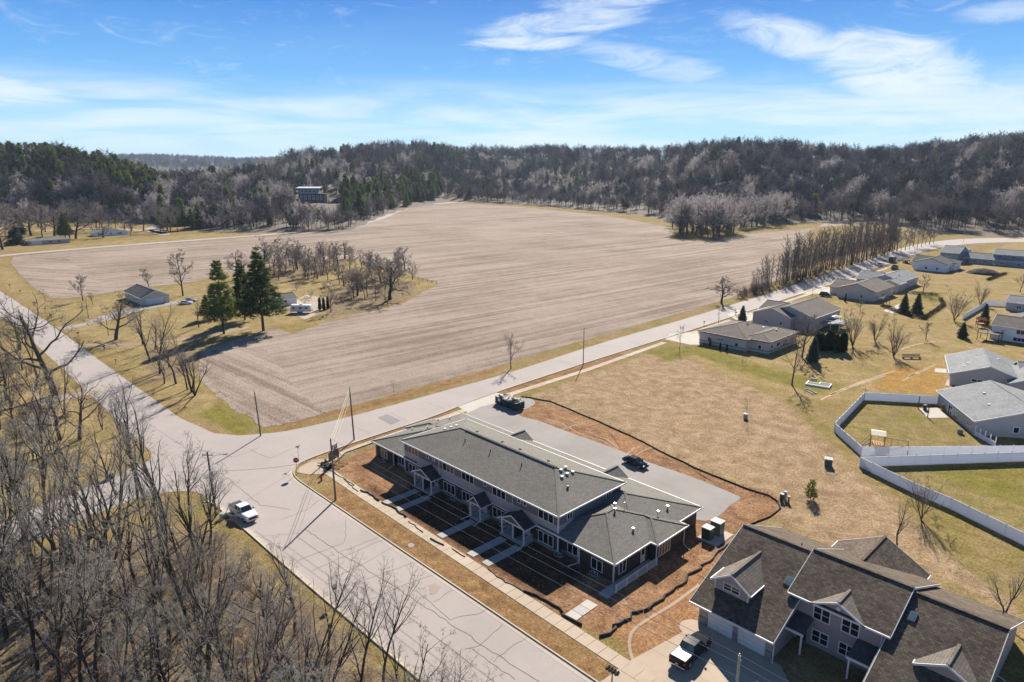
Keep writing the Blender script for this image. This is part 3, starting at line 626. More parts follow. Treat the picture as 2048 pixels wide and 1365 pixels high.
# shrubby undergrowth
BUSH = [bare('bush%d' % i, 200 + i, 3, [dict(len=2.6, seg=4, wob=.16, taper=.8), dict(n=7, t0=.15, ratio=.55, ang=38, seg=3, wob=.15, rmin=.012), dict(n=6, t0=.2, ratio=.5, ang=42, seg=2, wob=.2, rmin=.010), dict(n=4, t0=.2, ratio=.55, ang=45, seg=1, wob=.2, rmin=.008)], 1, BARK, [TWIG, TWIGL, TWIGR][i], r0=.03, stems=7, lean=.55) for i in range(3)]
# open grown round crown, oak, vase shape, poplar
ROUND = [bare('round%d' % i, 300 + i, 9, [dict(len=8.5, seg=8, wob=.04, up=.05, taper=.8), dict(n=12, t0=.22, ratio=.58, ang=46, seg=6, wob=.08, up=.07, rr=.55, fall=.65, even=1), dict(n=7, t0=.2, ratio=.46, ang=38, seg=4, wob=.12, up=.03, rmin=.02), dict(n=6, t0=.15, ratio=.5, ang=40, seg=2, wob=.15, rmin=.016), dict(n=4, t0=.2, ratio=.5, ang=40, seg=1, wob=.1, rmin=.014)], 2, BARK, TWIG, r0=.16) for i in range(3)]
OAK = [bare('oak%d' % i, 330 + i, 12, [dict(len=9.5, seg=8, wob=.10, up=.03, taper=.75), dict(n=11, t0=.22, ratio=.85, ang=64, seg=8, wob=.2, up=.04, rr=.55, fall=.55, even=1), dict(n=7, t0=.2, ratio=.48, ang=46, seg=5, wob=.22, rmin=.03), dict(n=6, t0=.2, ratio=.5, ang=48, seg=3, wob=.25, rmin=.02), dict(n=4, t0=.2, ratio=.5, ang=45, seg=1, wob=.2, rmin=.016)], 2, BARK, TWIG, r0=.42) for i in range(3)]
VASE = [bare('vase%d' % i, 360 + i, 10, [dict(len=9.5, seg=8, wob=.05, up=.10, taper=.85), dict(n=7, t0=.12, ratio=.62, ang=22, seg=6, wob=.07, up=.05, rr=.6), dict(n=6, t0=.2, ratio=.5, ang=28, seg=4, wob=.1, up=.05, rmin=.016), dict(n=5, t0=.2, ratio=.5, ang=34, seg=2, wob=.14, rmin=.013), dict(n=3, t0=.2, ratio=.5, ang=36, seg=1, wob=.1, rmin=.011)], 2, BARKG, TWIG, r0=.13, stems=5, lean=.34) for i in range(2)]
YOUNG = [bare('young%d' % i, 390 + i, 5, [dict(len=5, seg=6, wob=.05, up=.05, taper=.85), dict(n=9, t0=.3, ratio=.45, ang=44, seg=4, wob=.1, up=.05, rmin=.012), dict(n=6, t0=.2, ratio=.5, ang=42, seg=2, wob=.14, rmin=.010), dict(n=4, t0=.2, ratio=.5, ang=40, seg=1, rmin=.009)], 1, BARKG, TWIGR if i else TWIG, r0=.06) for i in range(2)]
POP = [bare('pop%d' % i, 420 + i, 17, [dict(len=16, seg=9, wob=.03, up=.06, taper=.85), dict(n=28, t0=.16, ratio=.24, ang=30, seg=4, wob=.1, up=.06, rr=.4, fall=.5, even=1, rmin=.05), dict(n=11, t0=.15, ratio=.5, ang=38, seg=2, wob=.12, rmin=.036)], 1, BARKG, TWIGR if i == 2 else TWIG, r0=.19) for i in range(3)]
def fat(lv, w):
    return [dict(l, rmin=max(l.get('rmin', 0), w) if i > 1 else l.get('rmin', .008)) for i, l in enumerate(lv)]
L_round = [dict(len=8.5, seg=8, wob=.04, up=.05, taper=.8), dict(n=12, t0=.22, ratio=.58, ang=46, seg=6, wob=.08, up=.07, rr=.55, fall=.65, even=1), dict(n=7, t0=.2, ratio=.46, ang=38, seg=4, wob=.12, up=.03), dict(n=8, t0=.15, ratio=.5, ang=40, seg=2, wob=.15), dict(n=4, t0=.2, ratio=.5, ang=40, seg=1, wob=.1)]
L_oak = [dict(len=9.5, seg=8, wob=.10, up=.03, taper=.75), dict(n=11, t0=.22, ratio=.85, ang=62, seg=8, wob=.2, up=.05, rr=.55, fall=.55, even=1), dict(n=7, t0=.2, ratio=.48, ang=46, seg=5, wob=.22), dict(n=8, t0=.2, ratio=.55, ang=48, seg=3, wob=.25), dict(n=5, t0=.2, ratio=.5, ang=45, seg=1, wob=.2)]
L_woodm = [dict(len=12, seg=9, wob=.06, up=.04, taper=.85), dict(n=12, t0=.25, ratio=.46, ang=40, seg=6, wob=.13, up=.10, rr=.62, fall=.45), dict(n=7, t0=.2, ratio=.46, ang=42, seg=4, wob=.16, up=.05, rr=.55), dict(n=7, t0=.2, ratio=.55, ang=44, seg=2, wob=.17), dict(n=5, t0=.2, ratio=.5, ang=42, seg=1)]
L_vasem = [dict(len=9.5, seg=8, wob=.05, up=.10, taper=.85), dict(n=7, t0=.12, ratio=.62, ang=22, seg=6, wob=.07, up=.05, rr=.6), dict(n=6, t0=.2, ratio=.5, ang=28, seg=4, wob=.1, up=.05), dict(n=5, t0=.2, ratio=.5, ang=34, seg=2, wob=.14), dict(n=2, t0=.2, ratio=.5, ang=36, seg=1)]
ROUNDF = [bare('roundf%d' % i, 300 + i, 9, fat(L_round, .026), 2, BARK, TWIG, r0=.2) for i in range(3)]
OAKF = [bare('oakf%d' % i, 330 + i, 12, fat(L_oak, .028), 2, BARK, TWIG, r0=.5) for i in range(3)]
WOODF = [bare('woodf%d' % i, 100 + i, 12, fat(L_woodm, .027), 2, BARK, TWIG, r0=.2) for i in range(4)]
VASEF = [bare('vasef%d' % i, 360 + i, 10, fat(L_vasem, .020), 2, BARKG, TWIG, r0=.15, stems=5, lean=.34) for i in range(2)]
# far woodland, coarser (each crown is a few pixels wide)
FL = lambda n1, n2: [dict(len=12, seg=5, wob=.06, up=.05, taper=.85), dict(n=n1, t0=.26, ratio=.58, ang=48, seg=4, wob=.12, up=.10, rr=.5, fall=.5, even=1), dict(n=n2, t0=.2, ratio=.48, ang=42, seg=2, wob=.15, up=.04, rmin=.05), dict(n=6, t0=.1, ratio=.55, ang=44, seg=1, wob=.1, rmin=.045)]
FAR = [bare('far%d' % i, 500 + i, 14, FL(15 + i, 9), 2, BARK, TWIGF, r0=.22, blade=.055) for i in range(3)]
FARP = [bare('farp%d' % i, 520 + i, 14, [dict(len=11, seg=4, wob=.08, up=.03, taper=.75), dict(n=16, t0=.16, ratio=.66, ang=54, seg=4, wob=.12, up=.10, fall=.5, even=1), dict(n=10, t0=.15, ratio=.42, ang=46, seg=2, wob=.15, up=.05, rmin=.05), dict(n=7, t0=.1, ratio=.5, ang=42, seg=1, rmin=.05)], 2, BARKG, TWIGP, r0=.3, blade=.06) for i in range(2)]

# ---- conifers
def leafmat(name, c, hi=(1.3, 1.2, 1.0)):
    m, t, b = _new(name); oi = nd(t, 'ShaderNodeObjectInfo'); n = noise(t, 1.3, 3, 0.6, nd(t, 'ShaderNodeTexCoord').outputs['Object'])
    col = mixc(t, smooth(t, n, .3, .7), tuple(x * .6 for x in c), tuple(x * 1.4 for x in c)); col = mixc(t, oi.outputs['Random'], mixc(t, 1.0, col, (.75, .8, .8), 'MULTIPLY'), mixc(t, 1.0, col, hi, 'MULTIPLY'))
    t.links.new(col, b.inputs['Base Color']); b.inputs['Roughness'].default_value = .8; b.inputs['Specular IOR Level'].default_value = .2
    tr_ = nd(t, 'ShaderNodeBsdfTranslucent'); t.links.new(col, tr_.inputs[0]); mx_ = nd(t, 'ShaderNodeMixShader'); mx_.inputs[0].default_value = .30
    t.links.new(b.outputs[0], mx_.inputs[1]); t.links.new(tr_.outputs[0], mx_.inputs[2]); t.links.new(mx_.outputs[0], t.nodes['Material Output'].inputs[0])
    return m
PINEM = leafmat('pine_needles', (0.125, 0.165, 0.045)); SPRUCEM = leafmat('spruce_needles', (0.050, 0.078, 0.050)); BLUEM = leafmat('blue_spruce_needles', (0.085, 0.125, 0.115)); CEDM = leafmat('cedar_leaves', (0.045, 0.060, 0.022)); FPINE = leafmat('far_pine_needles', (0.095, 0.135, 0.040), (1.9, 1.6, 1.0))
def needles(seed, P_, D_, ln, w, k):
    R = np.random.default_rng(seed); N = len(P_); P2 = np.repeat(P_, k, 0); D2 = norm(np.repeat(D_, k, 0) + R.normal(0, .55, (N * k, 3)))
    P2 = P2 + R.normal(0, ln * .3, P2.shape); return blades(P2, P2 + D2 * ln * R.uniform(.6, 1.2, (N * k, 1)), np.full(N * k, w), seed)
def conifer(name, seed, H, rbase, z0, whorl, per, droop, mat_, dens, nl, nw, top=0.06, power=0.85, gap=0.0):
    R = np.random.default_rng(seed); A = []; B = []; PP = []; DD = []
    z = z0
    while z < H * .985:
        f = (z - z0) / (H - z0); r = rbase * ((1 - f) ** power) * R.uniform(.75, 1.12) + top
        if gap and R.random() < gap: z += whorl; continue
        a0 = R.uniform(0, 6.28)
        for k in range(per):
            a = a0 + 2 * PI * k / per + R.uniform(-.3, .3); rr_ = r * R.uniform(.65, 1.15); d = np.array([math.cos(a), math.sin(a), 0]); 
            p0 = np.array([0, 0, z]); p1 = p0 + d * rr_ + np.array([0, 0, droop * rr_ + R.uniform(-.1, .1)]); A.append(p0); B.append(p1)
            m_ = max(2, int(rr_ * dens)); tt = R.uniform(.22, 1.0, m_) ** .8; side = np.array([-d[1], d[0], 0])
            q_ = p0 + (p1 - p0) * tt[:, None] + side * (R.normal(0, .17, m_) * rr_ * (1.1 - tt * .5))[:, None] + np.array([0, 0, 1.]) * R.normal(0, .07 * rr_ + .05, m_)[:, None]
            PP.append(q_); DD.append(np.tile(norm((d + np.array([0, 0, .25]))[None]), (m_, 1)))
        z += whorl * R.uniform(.8, 1.2)
    A = np.array(A); B = np.array(B); V1, F1 = tubes(A, B, np.full(len(A), .035), np.full(len(A), .01), 3)
    V0, F0 = tubes(np.array([[0, 0, 0.]]), np.array([[0, 0, H * .97]]), np.array([H * .014]), np.array([.02]), 7)
    PP = np.concatenate(PP); DD = np.concatenate(DD); Vn, Fn = needles(seed, PP, DD, nl, nw, 5)
    return np_mesh(name + '_trunk', np.concatenate([V0, V1]), np.concatenate([F0, F1 + len(V0)]), [BARK]), np_mesh(name + '_crown', Vn, Fn, [mat_])
PINE = [conifer('pine%d' % i, 600 + i, 20, 4.6, 3.2, .95, 6, .16, PINEM if i == 0 else leafmat('dark_pine', (0.080, 0.115, 0.040)), 9, .55, .09, gap=.10) for i in range(2)]
SPRUCE = conifer('spruce', 610, 6, 1.6, .3, .28, 8, -.12, SPRUCEM, 11, .26, .05)
BLUE = conifer('bluespruce', 611, 7, 2.0, .3, .28, 9, -.05, BLUEM, 11, .28, .055)
CEDAR = conifer('cedar', 612, 5, .62, .1, .16, 9, .7, CEDM, 16, .22, .05, power=.45)
JUN = conifer('youngpine', 613, 3, .85, .3, .42, 5, .75, leafmat('young_pine_needles', (0.135, 0.165, 0.035)), 8, .34, .045, power=.6)
FARPINE = [conifer('farpine%d' % i, 620 + i, 15, 3.8, 1.5, 1.2, 6, .1, FPINE, 3.2, 1.1, .24) for i in range(2)]

# ---- forests (uncountable mass): points with instances
def joined(name, ms):
    V = []; F = []; I = []; k = 0
    for j, me in enumerate(ms):
        v = np.empty(len(me.vertices) * 3, np.float32); me.vertices.foreach_get('co', v); f = np.empty(len(me.loops), np.int32); me.loops.foreach_get('vertex_index', f)
        V.append(v.reshape(-1, 3)); F.append(f.reshape(-1, 4) + k); I.append(np.full(len(me.polygons), j)); k += len(me.vertices)
    return np_mesh(name, np.concatenate(V), np.concatenate(F), [m_.materials[0] for m_ in ms], np.concatenate(I))
def forest(name, label, variants, pts, seed):
    c = bpy.data.collections.new(name + '_kinds')
    for i, ms in enumerate(variants): c.objects.link(bpy.data.objects.new('%s_kind' % name, joined(name, ms)))
    R = np.random.default_rng(seed); P_ = np.array([p[:3] for p in pts], np.float32); S = np.array([p[3] for p in pts], np.float32)
    me = bpy.data.meshes.new(name); me.vertices.add(len(P_)); me.vertices.foreach_set('co', P_.ravel())
    for an, ty, val in (('sc', 'FLOAT', S), ('rz', 'FLOAT', R.uniform(0, 6.28, len(P_)).astype(np.float32))):
        a = me.attributes.new(an, ty, 'POINT'); a.data.foreach_set('value', val)
    a = me.attributes.new('ix', 'INT', 'POINT'); a.data.foreach_set('value', R.integers(0, len(variants), len(P_)).astype(np.int32))
    o = link(name, me); tag(o, label, None, None, 'stuff')
    g = bpy.data.node_groups.new(name, 'GeometryNodeTree'); g.interface.new_socket('Geometry', in_out='INPUT', socket_type='NodeSocketGeometry'); g.interface.new_socket('Geometry', in_out='OUTPUT', socket_type='NodeSocketGeometry')
    N = g.nodes; gi = N.new('NodeGroupInput'); go = N.new('NodeGroupOutput'); mp = N.new('GeometryNodeMeshToPoints'); ip = N.new('GeometryNodeInstanceOnPoints'); ci = N.new('GeometryNodeCollectionInfo')
    ci.inputs['Collection'].default_value = c; ci.inputs['Separate Children'].default_value = True; ci.inputs['Reset Children'].default_value = True; ip.inputs['Pick Instance'].default_value = True
    def na(n_, ty):
        q_ = N.new('GeometryNodeInputNamedAttribute'); q_.data_type = ty; q_.inputs['Name'].default_value = n_; return q_.outputs['Attribute']
    cx = N.new('ShaderNodeCombineXYZ'); K = g.links.new
    K(gi.outputs[0], mp.inputs[0]); K(mp.outputs[0], ip.inputs['Points']); K(ci.outputs[0], ip.inputs['Instance']); K(na('ix', 'INT'), ip.inputs['Instance Index'])
    K(na('rz', 'FLOAT'), cx.inputs[2]); e2r = N.new('FunctionNodeEulerToRotation'); K(cx.outputs[0], e2r.inputs[0]); K(e2r.outputs[0], ip.inputs['Rotation']); K(na('sc', 'FLOAT'), ip.inputs['Scale']); K(ip.outputs[0], go.inputs[0])
    md = o.modifiers.new('trees', 'NODES'); md.node_group = g
    return o
RF = np.random.default_rng(11)
for hn in range(700, 1200, 4):          # where the hillside carries the big house
    HOUSE_XY = en_to_xy((635 - 1024) / FPX * hn, hn); HOUSE_Z = hz(*HOUSE_XY)
    if HOUSE_Z >= 50 + hn * float(_slope(403)): break
def px2u(px): return (px - 1024) / FPX
nb_ = lambda u: float(n_base(u))
fp = []; fpp = []; fpine = []
for i in range(11500):
    u = RF.uniform(px2u(-260), px2u(2300)); nb = float(n_base(u)); nc = float(n_crest(u)); n = nb + 26 + (nc * 1.04 - nb) * RF.uniform(0, 1)
    px = u * FPX + 1024; f = (n - nb) / (nc - nb)
    if px < 330 and f < .05 and RF.random() < .6: continue
    if 590 < px < 695 and hn - 185 < n < hn + 20: continue
    x, y = en_to_xy(u * n, n); z = hz(x, y); s = RF.uniform(.6, 1.65) * (1 + .25 * (n > 1200))
    pine_p = (.72 if (px < 330 and f > .45) else .08 if px < 330 else .8 if (690 < px < 890 and f < .34) else .14 if px < 960 else .02)
    if 1090 < px < 1180 and .1 < f < .35: pine_p = .22
    cl_ = math.sin(u * 37 + n * .011) + math.sin(u * 91 - n * .023)
    if RF.random() < pine_p: fpine.append((x, y, z, s * RF.uniform(.75, 1.05)))
    elif cl_ > (0.75 if px < 700 else 1.35) or RF.random() < (.16 if px < 700 else .05): fpp.append((x, y, z, s))
    else: fp.append((x, y, z, s))
for i in range(1500):          # the far ridge
    u = RF.uniform(px2u(250), px2u(620)); n = RF.uniform(3300, 4500); x, y = en_to_xy(u * n, n); fp.append((x, y, hz(x, y), RF.uniform(1.6, 2.6)))
def recol(ms, m_):
    q_ = ms[1].copy(); q_.materials[0] = m_; return (ms[0], q_)
TWIGB = barkmat('brown_far_twig', (0.165, 0.125, 0.105), .35); TWIGD = barkmat('dark_far_twig', (0.075, 0.070, 0.074), .35); TWIGG = barkmat('grey_far_twig', (0.21, 0.19, 0.185), .35)
forest('hardwood_forest', 'mass of leafless grey brown trees covering the hills beyond the field', FAR + [recol(FAR[0], TWIGD), recol(FAR[1], TWIGD), recol(FAR[2], TWIGD), recol(FAR[1], TWIGB), recol(FAR[2], TWIGG)], fp, 1)
forest('pale_hardwood_forest', 'paler silvery leafless crowns scattered through the hillside woods', FARP, fpp, 2)
forest('pine_forest', 'dark green pines on the hill crest and in the plantation', FARPINE, fpine, 3)
# first rows of the forest: trees of their own
GE = 'leafless trees along the edge of the field'
for i in range(120):
    u = RF.uniform(px2u(915), px2u(1345)); n = float(n_base(u)) + RF.uniform(-2, 24); x, y = en_to_xy(u * n, n)
    place('hardwood_tree', FAR[i % 3], x, y, RF.uniform(.8, 1.25), label='leafless dark hardwood in the forest edge at the far end of the ploughed field', group=GE)
for i in range(70):
    u = RF.uniform(px2u(1580), px2u(2075)); n = float(n_base(u)) + RF.uniform(0, 26); x, y = en_to_xy(u * n, n)
    if y > 300 and x > side_l[9][0] - 20 and n < 500: continue
    place('hardwood_tree', FAR[i % 3], x, y, RF.uniform(1.1, 1.6), label='leafless dark hardwood at the foot of the wooded hill behind the street', group='leafless trees at the foot of the wooded hill')
for i in range(80):
    u = RF.uniform(px2u(330), px2u(800)); n = float(n_base(u)) + RF.uniform(2, 26); x, y = en_to_xy(u * n, n)
    if 590 < u * FPX + 1024 < 695 and hn - 185 < n < hn + 20: continue
    place('hardwood_tree', (FAR if i % 3 else FARP)[i % 2], x, y, RF.uniform(.8, 1.25), label='leafless hardwood in the woods along the country road behind the field', group='leafless trees along the country road')
for i in range(60):
    u = RF.uniform(px2u(-20), px2u(420)); n = RF.uniform(600, 700); x, y = en_to_xy(u * n, n)
    place('hardwood_tree', (FARP if i % 2 else FAR)[i % 2], x, y, RF.uniform(.9, 1.5), label='big leafless tree on the slope behind the far village houses', group='leafless trees on the slope behind the far village')
GG = 'pale round crowned trees in the grove'
grove = ats([(1340, 440), (1352, 468), (1400, 478), (1480, 472), (1560, 440), (1580, 415), (1440, 415)])
k = 0
while k < 96:
    px, py = RF.uniform(1345, 1585), 428 + 47 * RF.uniform(0, 1) ** .6; 
    if py > 474 - abs(px - 1440) * .20 and px > 1440: continue
    x, y = at(px, py)
    place('grove_tree', FARP[k % 2], x, y, RF.uniform(1.5, 2.15), label='pale grey round crowned leafless tree in the grove jutting into the field', group=GG, z=0); k += 1
GP = 'tall slender leafless trees in the row beside the side street'
TWIGS = barkmat('grey_brown_twig', (0.19, 0.155, 0.138), .3)
for p_ in POP: p_[1].materials[0] = TWIGS
for i in range(110):
    f = (i + RF.uniform(-.6, .6)) / 110; px = 1505 + f * 290; py = 590 - f * 86 - RF.uniform(0, 9); x, y = at(px, py); h = htop(px, py, py - (52 + 46 * min(1, f * 4) - 14 * f) * RF.uniform(.72, 1.08))
    if f < .18 and RF.random() < .35: continue
    place('slender_tree', POP[i % 3], x, y, h / 17.5, label='tall slender leafless tree in the dense row between field and side street', group=GP, z=0, sz=1).scale = (h / 17.5 * RF.uniform(.9, 1.5),) * 2 + (h / 17.5,)
for i in range(60):
    f = RF.uniform(0, 1) ** 1.5; x, y = at(1475 + f * 300, 602 - f * 92 - RF.uniform(0, 6))
    place('brush_shrub', BUSH[2 if i % 2 else 0], x, y, RF.uniform(.9, 1.7), label='reddish bare brush at the foot of the slender tree row', cat='shrub', group='bare brush beside the side street', z=0)
for i in range(16):
    f = i / 16; x, y = at(1745 + f * 130, 523 - f * 36 - RF.uniform(0, 6)); 
    place('hedgerow_tree', (ROUND if i % 2 else FAR)[i % 3], x, y, RF.uniform(.9, 1.25), label='leafless bushy tree in the hedgerow past the slender row', group='hedgerow trees along the side street', z=0)
# ================================================================ BUILDINGS
WHITE = M('white_trim', (0.70, 0.69, 0.66), 0.5, 0.06); GLASS = glassmat('window_glass', (0.018, 0.022, 0.026)); BLIND = glassmat('brown_window_paper', (0.20, 0.105, 0.055), 0.35)
SH_GREY = shingle('grey_shingles', (0.215, 0.200, 0.172), .24, .2, .08); SH_BROWN = shingle('brown_shingles', (0.140, 0.110, 0.083), 0.26, .45, .3); SH_TAN = shingle('tan_shingles', (0.20, 0.172, 0.145), .3, .2); SH_BLUE = shingle('blue_grey_shingles', (0.30, 0.305, 0.305), .3, .2); SH_DARK = shingle('charcoal_shingles', (0.10, 0.10, 0.10), .3, .25); SH_PORCH = shingle('porch_shingles', (0.085, 0.085, 0.085))
SD_DARK = siding('dark_brown_siding', (0.060, 0.050, 0.047)); SD_LIGHT = siding('pale_grey_siding', (0.43, 0.385, 0.375)); SD_BAND = siding('slate_siding', (0.175, 0.168, 0.165)); SD_TAUPE = siding('taupe_siding', (0.36, 0.305, 0.29)); SD_GREY = siding('grey_siding', (0.40, 0.385, 0.380)); SD_TAN = siding('tan_siding', (0.55, 0.485, 0.42)); SD_BLUE = siding('blue_siding', (0.22, 0.26, 0.32)); SD_WHITE = siding('white_siding', (0.80, 0.81, 0.82)); SD_CREAM = siding('cream_siding', (0.55, 0.50, 0.42))
STONE = stonemat('stone_veneer', (0.25, 0.24, 0.235)); DOORM = M('door_paint', (0.62, 0.60, 0.56), .5, .06); METAL = M('galvanised', (0.55, 0.56, 0.57), .35, .1, metal=.7); BLACK = M('black_plastic', (0.02, 0.02, 0.02), .5, .2); STEPC = pavemat('step_concrete', (0.42, 0.40, 0.37))
def fbox(b, face, c, u0, u1, z0, z1, o0, o1):     # box on a wall: face 0 = -Y, 1 = +X, 2 = +Y, 3 = -X ; o is the distance out of the wall
    if face == 0: b.box(u0, u1, c - o1, c - o0, z0, z1)
    elif face == 2: b.box(u0, u1, c + o0, c + o1, z0, z1)
    elif face == 1: b.box(c + o0, c + o1, u0, u1, z0, z1)
    else: b.box(c - o1, c - o0, u0, u1, z0, z1)
def window(par, face, c, u0, u1, z0, z1, n=1, pm=None, fw=0.09, cross=False, pv=None):
    f = MB(); fbox(f, face, c, u0, u1, z0, z0 + fw, 0, .07); fbox(f, face, c, u0, u1, z1 - fw, z1, 0, .07)
    fbox(f, face, c, u0, u0 + fw, z0 + fw, z1 - fw, 0, .07); fbox(f, face, c, u1 - fw, u1, z0 + fw, z1 - fw, 0, .07); w = (u1 - u0 - fw) / n
    for i in range(1, n): fbox(f, face, c, u0 + i * w, u0 + i * w + fw, z0 + fw, z1 - fw, 0, .065)
    if cross: fbox(f, face, c, u0 + fw, u1 - fw, (z0 + z1) / 2 - .03, (z0 + z1) / 2 + .03, 0, .055)
    o = f.obj('window', WHITE, par)
    for i in range(n):
        g_ = MB(); fbox(g_, face, c, u0 + i * w + fw, u0 + (i + 1) * w, z0 + fw, z1 - fw, .005, .03)
        pn = g_.obj('pane', (pv[i] if pv else pm) or GLASS, o)
    return o
def door(par, face, c, u0, u1, z0, z1, m=None, glass=True):
    b = MB(); fbox(b, face, c, u0, u1, z0, z1, 0, .05); o = b.obj('door', m or DOORM, par)
    if glass: g_ = MB(); fbox(g_, face, c, u0 + .2, u1 - .2, (z0 + z1) / 2, z1 - .2, .05, .06); g_.obj('pane', GLASS, o)
    k = MB(); fbox(k, face, c, u1 - .16, u1 - .08, z0 + .95, z0 + 1.05, .05, .12); k.obj('handle', METAL, o); return o
def garage(par, face, c, u0, u1, z0, z1, m=None):
    b = MB(); n = 4
    for i in range(n): fbox(b, face, c, u0, u1, z0 + (z1 - z0) * i / n + .015, z0 + (z1 - z0) * (i + 1) / n - .015, 0, .05)
    o = b.obj('garage_door', m or WHITE, par); f = MB(); fbox(f, face, c, u0 - .12, u0, z0, z1 + .12, 0, .08); fbox(f, face, c, u1, u1 + .12, z0, z1 + .12, 0, .08); fbox(f, face, c, u0, u1, z1, z1 + .12, 0, .08); f.obj('door_frame', WHITE, o); return o
def fascia(b, x0, x1, y0, y1, z, h=.2, t=.1):
    b.box(x0 - t, x1 + t, y0 - t, y0, z - h, z + .02); b.box(x0 - t, x1 + t, y1, y1 + t, z - h, z + .02); b.box(x0 - t, x0, y0, y1, z - h, z + .02); b.box(x1, x1 + t, y0, y1, z - h, z + .02)
def hip(par, x0, x1, y0, y1, z, pitch, m, name='roof', fas=WHITE, cap=True):
    w = min(x1 - x0, y1 - y0) / 2; zr = z + w * pitch; ax = (x1 - x0) >= (y1 - y0)
    R = [(x0 + w, (y0 + y1) / 2, zr), (x1 - w, (y0 + y1) / 2, zr)] if ax else [((x0 + x1) / 2, y0 + w, zr), ((x0 + x1) / 2, y1 - w, zr)]
    V = [(x0, y0, z), (x1, y0, z), (x1, y1, z), (x0, y1, z)] + R
    F = [(3, 2, 1, 0), (0, 1, 5, 4), (1, 2, 5), (2, 3, 4, 5), (3, 0, 4)] if ax else [(3, 2, 1, 0), (0, 1, 4), (1, 2, 5, 4), (2, 3, 5), (3, 0, 4, 5)]
    o = MB().add(V, F).obj(name, m, par)
    if fas: b = MB(); fascia(b, x0, x1, y0, y1, z); b.obj('gutter', fas, o)
    if cap:
        b = MB(); up = Vector((0, 0, .03)); P_ = [Vector(v) + up for v in V]
        for i, j in ([(4, 5), (0, 4), (3, 4), (1, 5), (2, 5)] if ax else [(4, 5), (0, 4), (1, 4), (2, 5), (3, 5)]): b.bar(P_[i], P_[j], .28, .05)
        b.obj('ridge_cap', m, o)
    return o
def gable(par, x0, x1, y0, y1, z, pitch, m, axis='x', oh=.4, t=.16, name='roof', fas=WHITE, rake=True, ridge=True):
    # ridge along axis; x0..y1 is the wall rectangle, z the wall top
    if axis == 'x': h0, h1, a, b_ = y0, y1, x0 - oh, x1 + oh
    else: h0, h1, a, b_ = x0, x1, y0 - oh, y1 + oh
    hm = (h0 + h1) / 2; zr = z + (h1 - h0) / 2 * pitch; ze = z - oh * pitch
    prof = [(h0 - oh, ze), (hm, zr), (h1 + oh, ze), (h1 + oh, ze + t), (hm, zr + t), (h0 - oh, ze + t)]
    o = MB().extr(prof, axis, a, b_).obj(name, m, par)
    f = MB()
    if rake:
        for c0, c1 in ((a - .06, a), (b_, b_ + .06)): f.extr([(h0 - oh, ze - .06), (hm, zr - .06), (h1 + oh, ze - .06), (h1 + oh, ze + t + .02), (hm, zr + t + .02), (h0 - oh, ze + t + .02)], axis, c0, c1)
    for hh in (h0 - oh - .1, h1 + oh):
        if axis == 'x': f.box(a, b_, hh, hh + .1, ze - .02, ze + t)
        else: f.box(hh, hh + .1, a, b_, ze - .02, ze + t)
    if fas: f.obj('gutter', fas, o)
    if ridge:
        c = MB(); q = lambda s_: (s_, hm, zr + t + .02) if axis == 'x' else (hm, s_, zr + t + .02); c.bar(q(a), q(b_), .3, .06); c.obj('ridge_cap', m, o)
    return o
def gwall(b, x0, x1, y0, y1, z0, z, pitch, axis='x'):   # walls with gable ends
    if axis == 'x': hm = (y0 + y1) / 2; b.extr([(y0, z0), (y1, z0), (y1, z), (hm, z + (y1 - y0) / 2 * pitch), (y0, z)], 'x', x0, x1)
    else: hm = (x0 + x1) / 2; b.extr([(x0, z0), (x1, z0), (x1, z), (hm, z + (x1 - x0) / 2 * pitch), (x0, z)], 'y', y0, y1)
def vent(par, x, y, z, m=None, s=.36, name='roof_vent'):
    b = MB().box(x - s * .35, x + s * .35, y - s * .35, y + s * .35, z - .2, z + .16).box(x - s * .5, x + s * .5, y - s * .5, y + s * .5, z + .16, z + .3); return b.obj(name, m or WHITE, par)
def pipe(par, x, y, z, h=.45, r=.06, m=None): return MB().cyl(x, y, z - .1, z + h, r, 8).obj('vent_pipe', m or BLACK, par)
def downspout(par, x, y, z0, z1, dxy=(0, -1.3)): return MB().tube([(x, y, z1), (x, y, z0 + .35), (x + dxy[0] * .15, y + dxy[1] * .15, z0 + .16), (x + dxy[0], y + dxy[1], z0 + .10)], .06, 6).obj('downspout', WHITE, par)

# ---------------------------------------------------------------- the new townhouse row
T = thing('townhouse_row', 'long new two storey townhouse row with dark lower siding and grey hipped shingle roofs', 'townhouses', (30.2, 20, 0))
class Off:                                         # parts are modelled in world coordinates, then hung on the base
    pass
def hang(root):
    for c in root.children:
        c.location = c.location - root.location
XL, XR, YF, YB = 12.9, 47.5, 13.4, 26.8
MB().box(XL, XR, YF + .02, YB, 0, 2.5).obj('lower_wall', SD_DARK, T)
MB().box(XL, XR, YF, YB, 2.5, 4.0).obj('upper_wall', SD_LIGHT, T)
MB().box(XL, XR, YF, YB, 4.0, 5.72).obj('window_band', SD_BAND, T)
st = MB().box(XL, XR, YF - .08, YF + .02, -.1, .45).box(9.3, XL, 14.02, 14.1, -.1, .45).box(XR, 51.1, 14.02, 14.1, -.1, .45); st.obj('stone_base', STONE, T)
tb = MB()
for x in (XL, XR): fbox(tb, 0, YF, x - .1, x + .1, -.1, 5.6, 0, .05)
tb.obj('corner_trim', WHITE, T); tb = MB(); tb.box(XR, XR + .05, YF, YF + .14, 0, 5.6); tb.box(XL - .05, XL, YF, YF + .14, 0, 5.6); fbox(tb, 0, YF, XL, XR, 2.44, 2.58, 0, .06); tb.obj('corner_trim', WHITE, T)
hip(T, 12.4, 48.0, 12.9, 27.3, 5.8, .315, SH_GREY)
BR3 = [BLIND] * 3
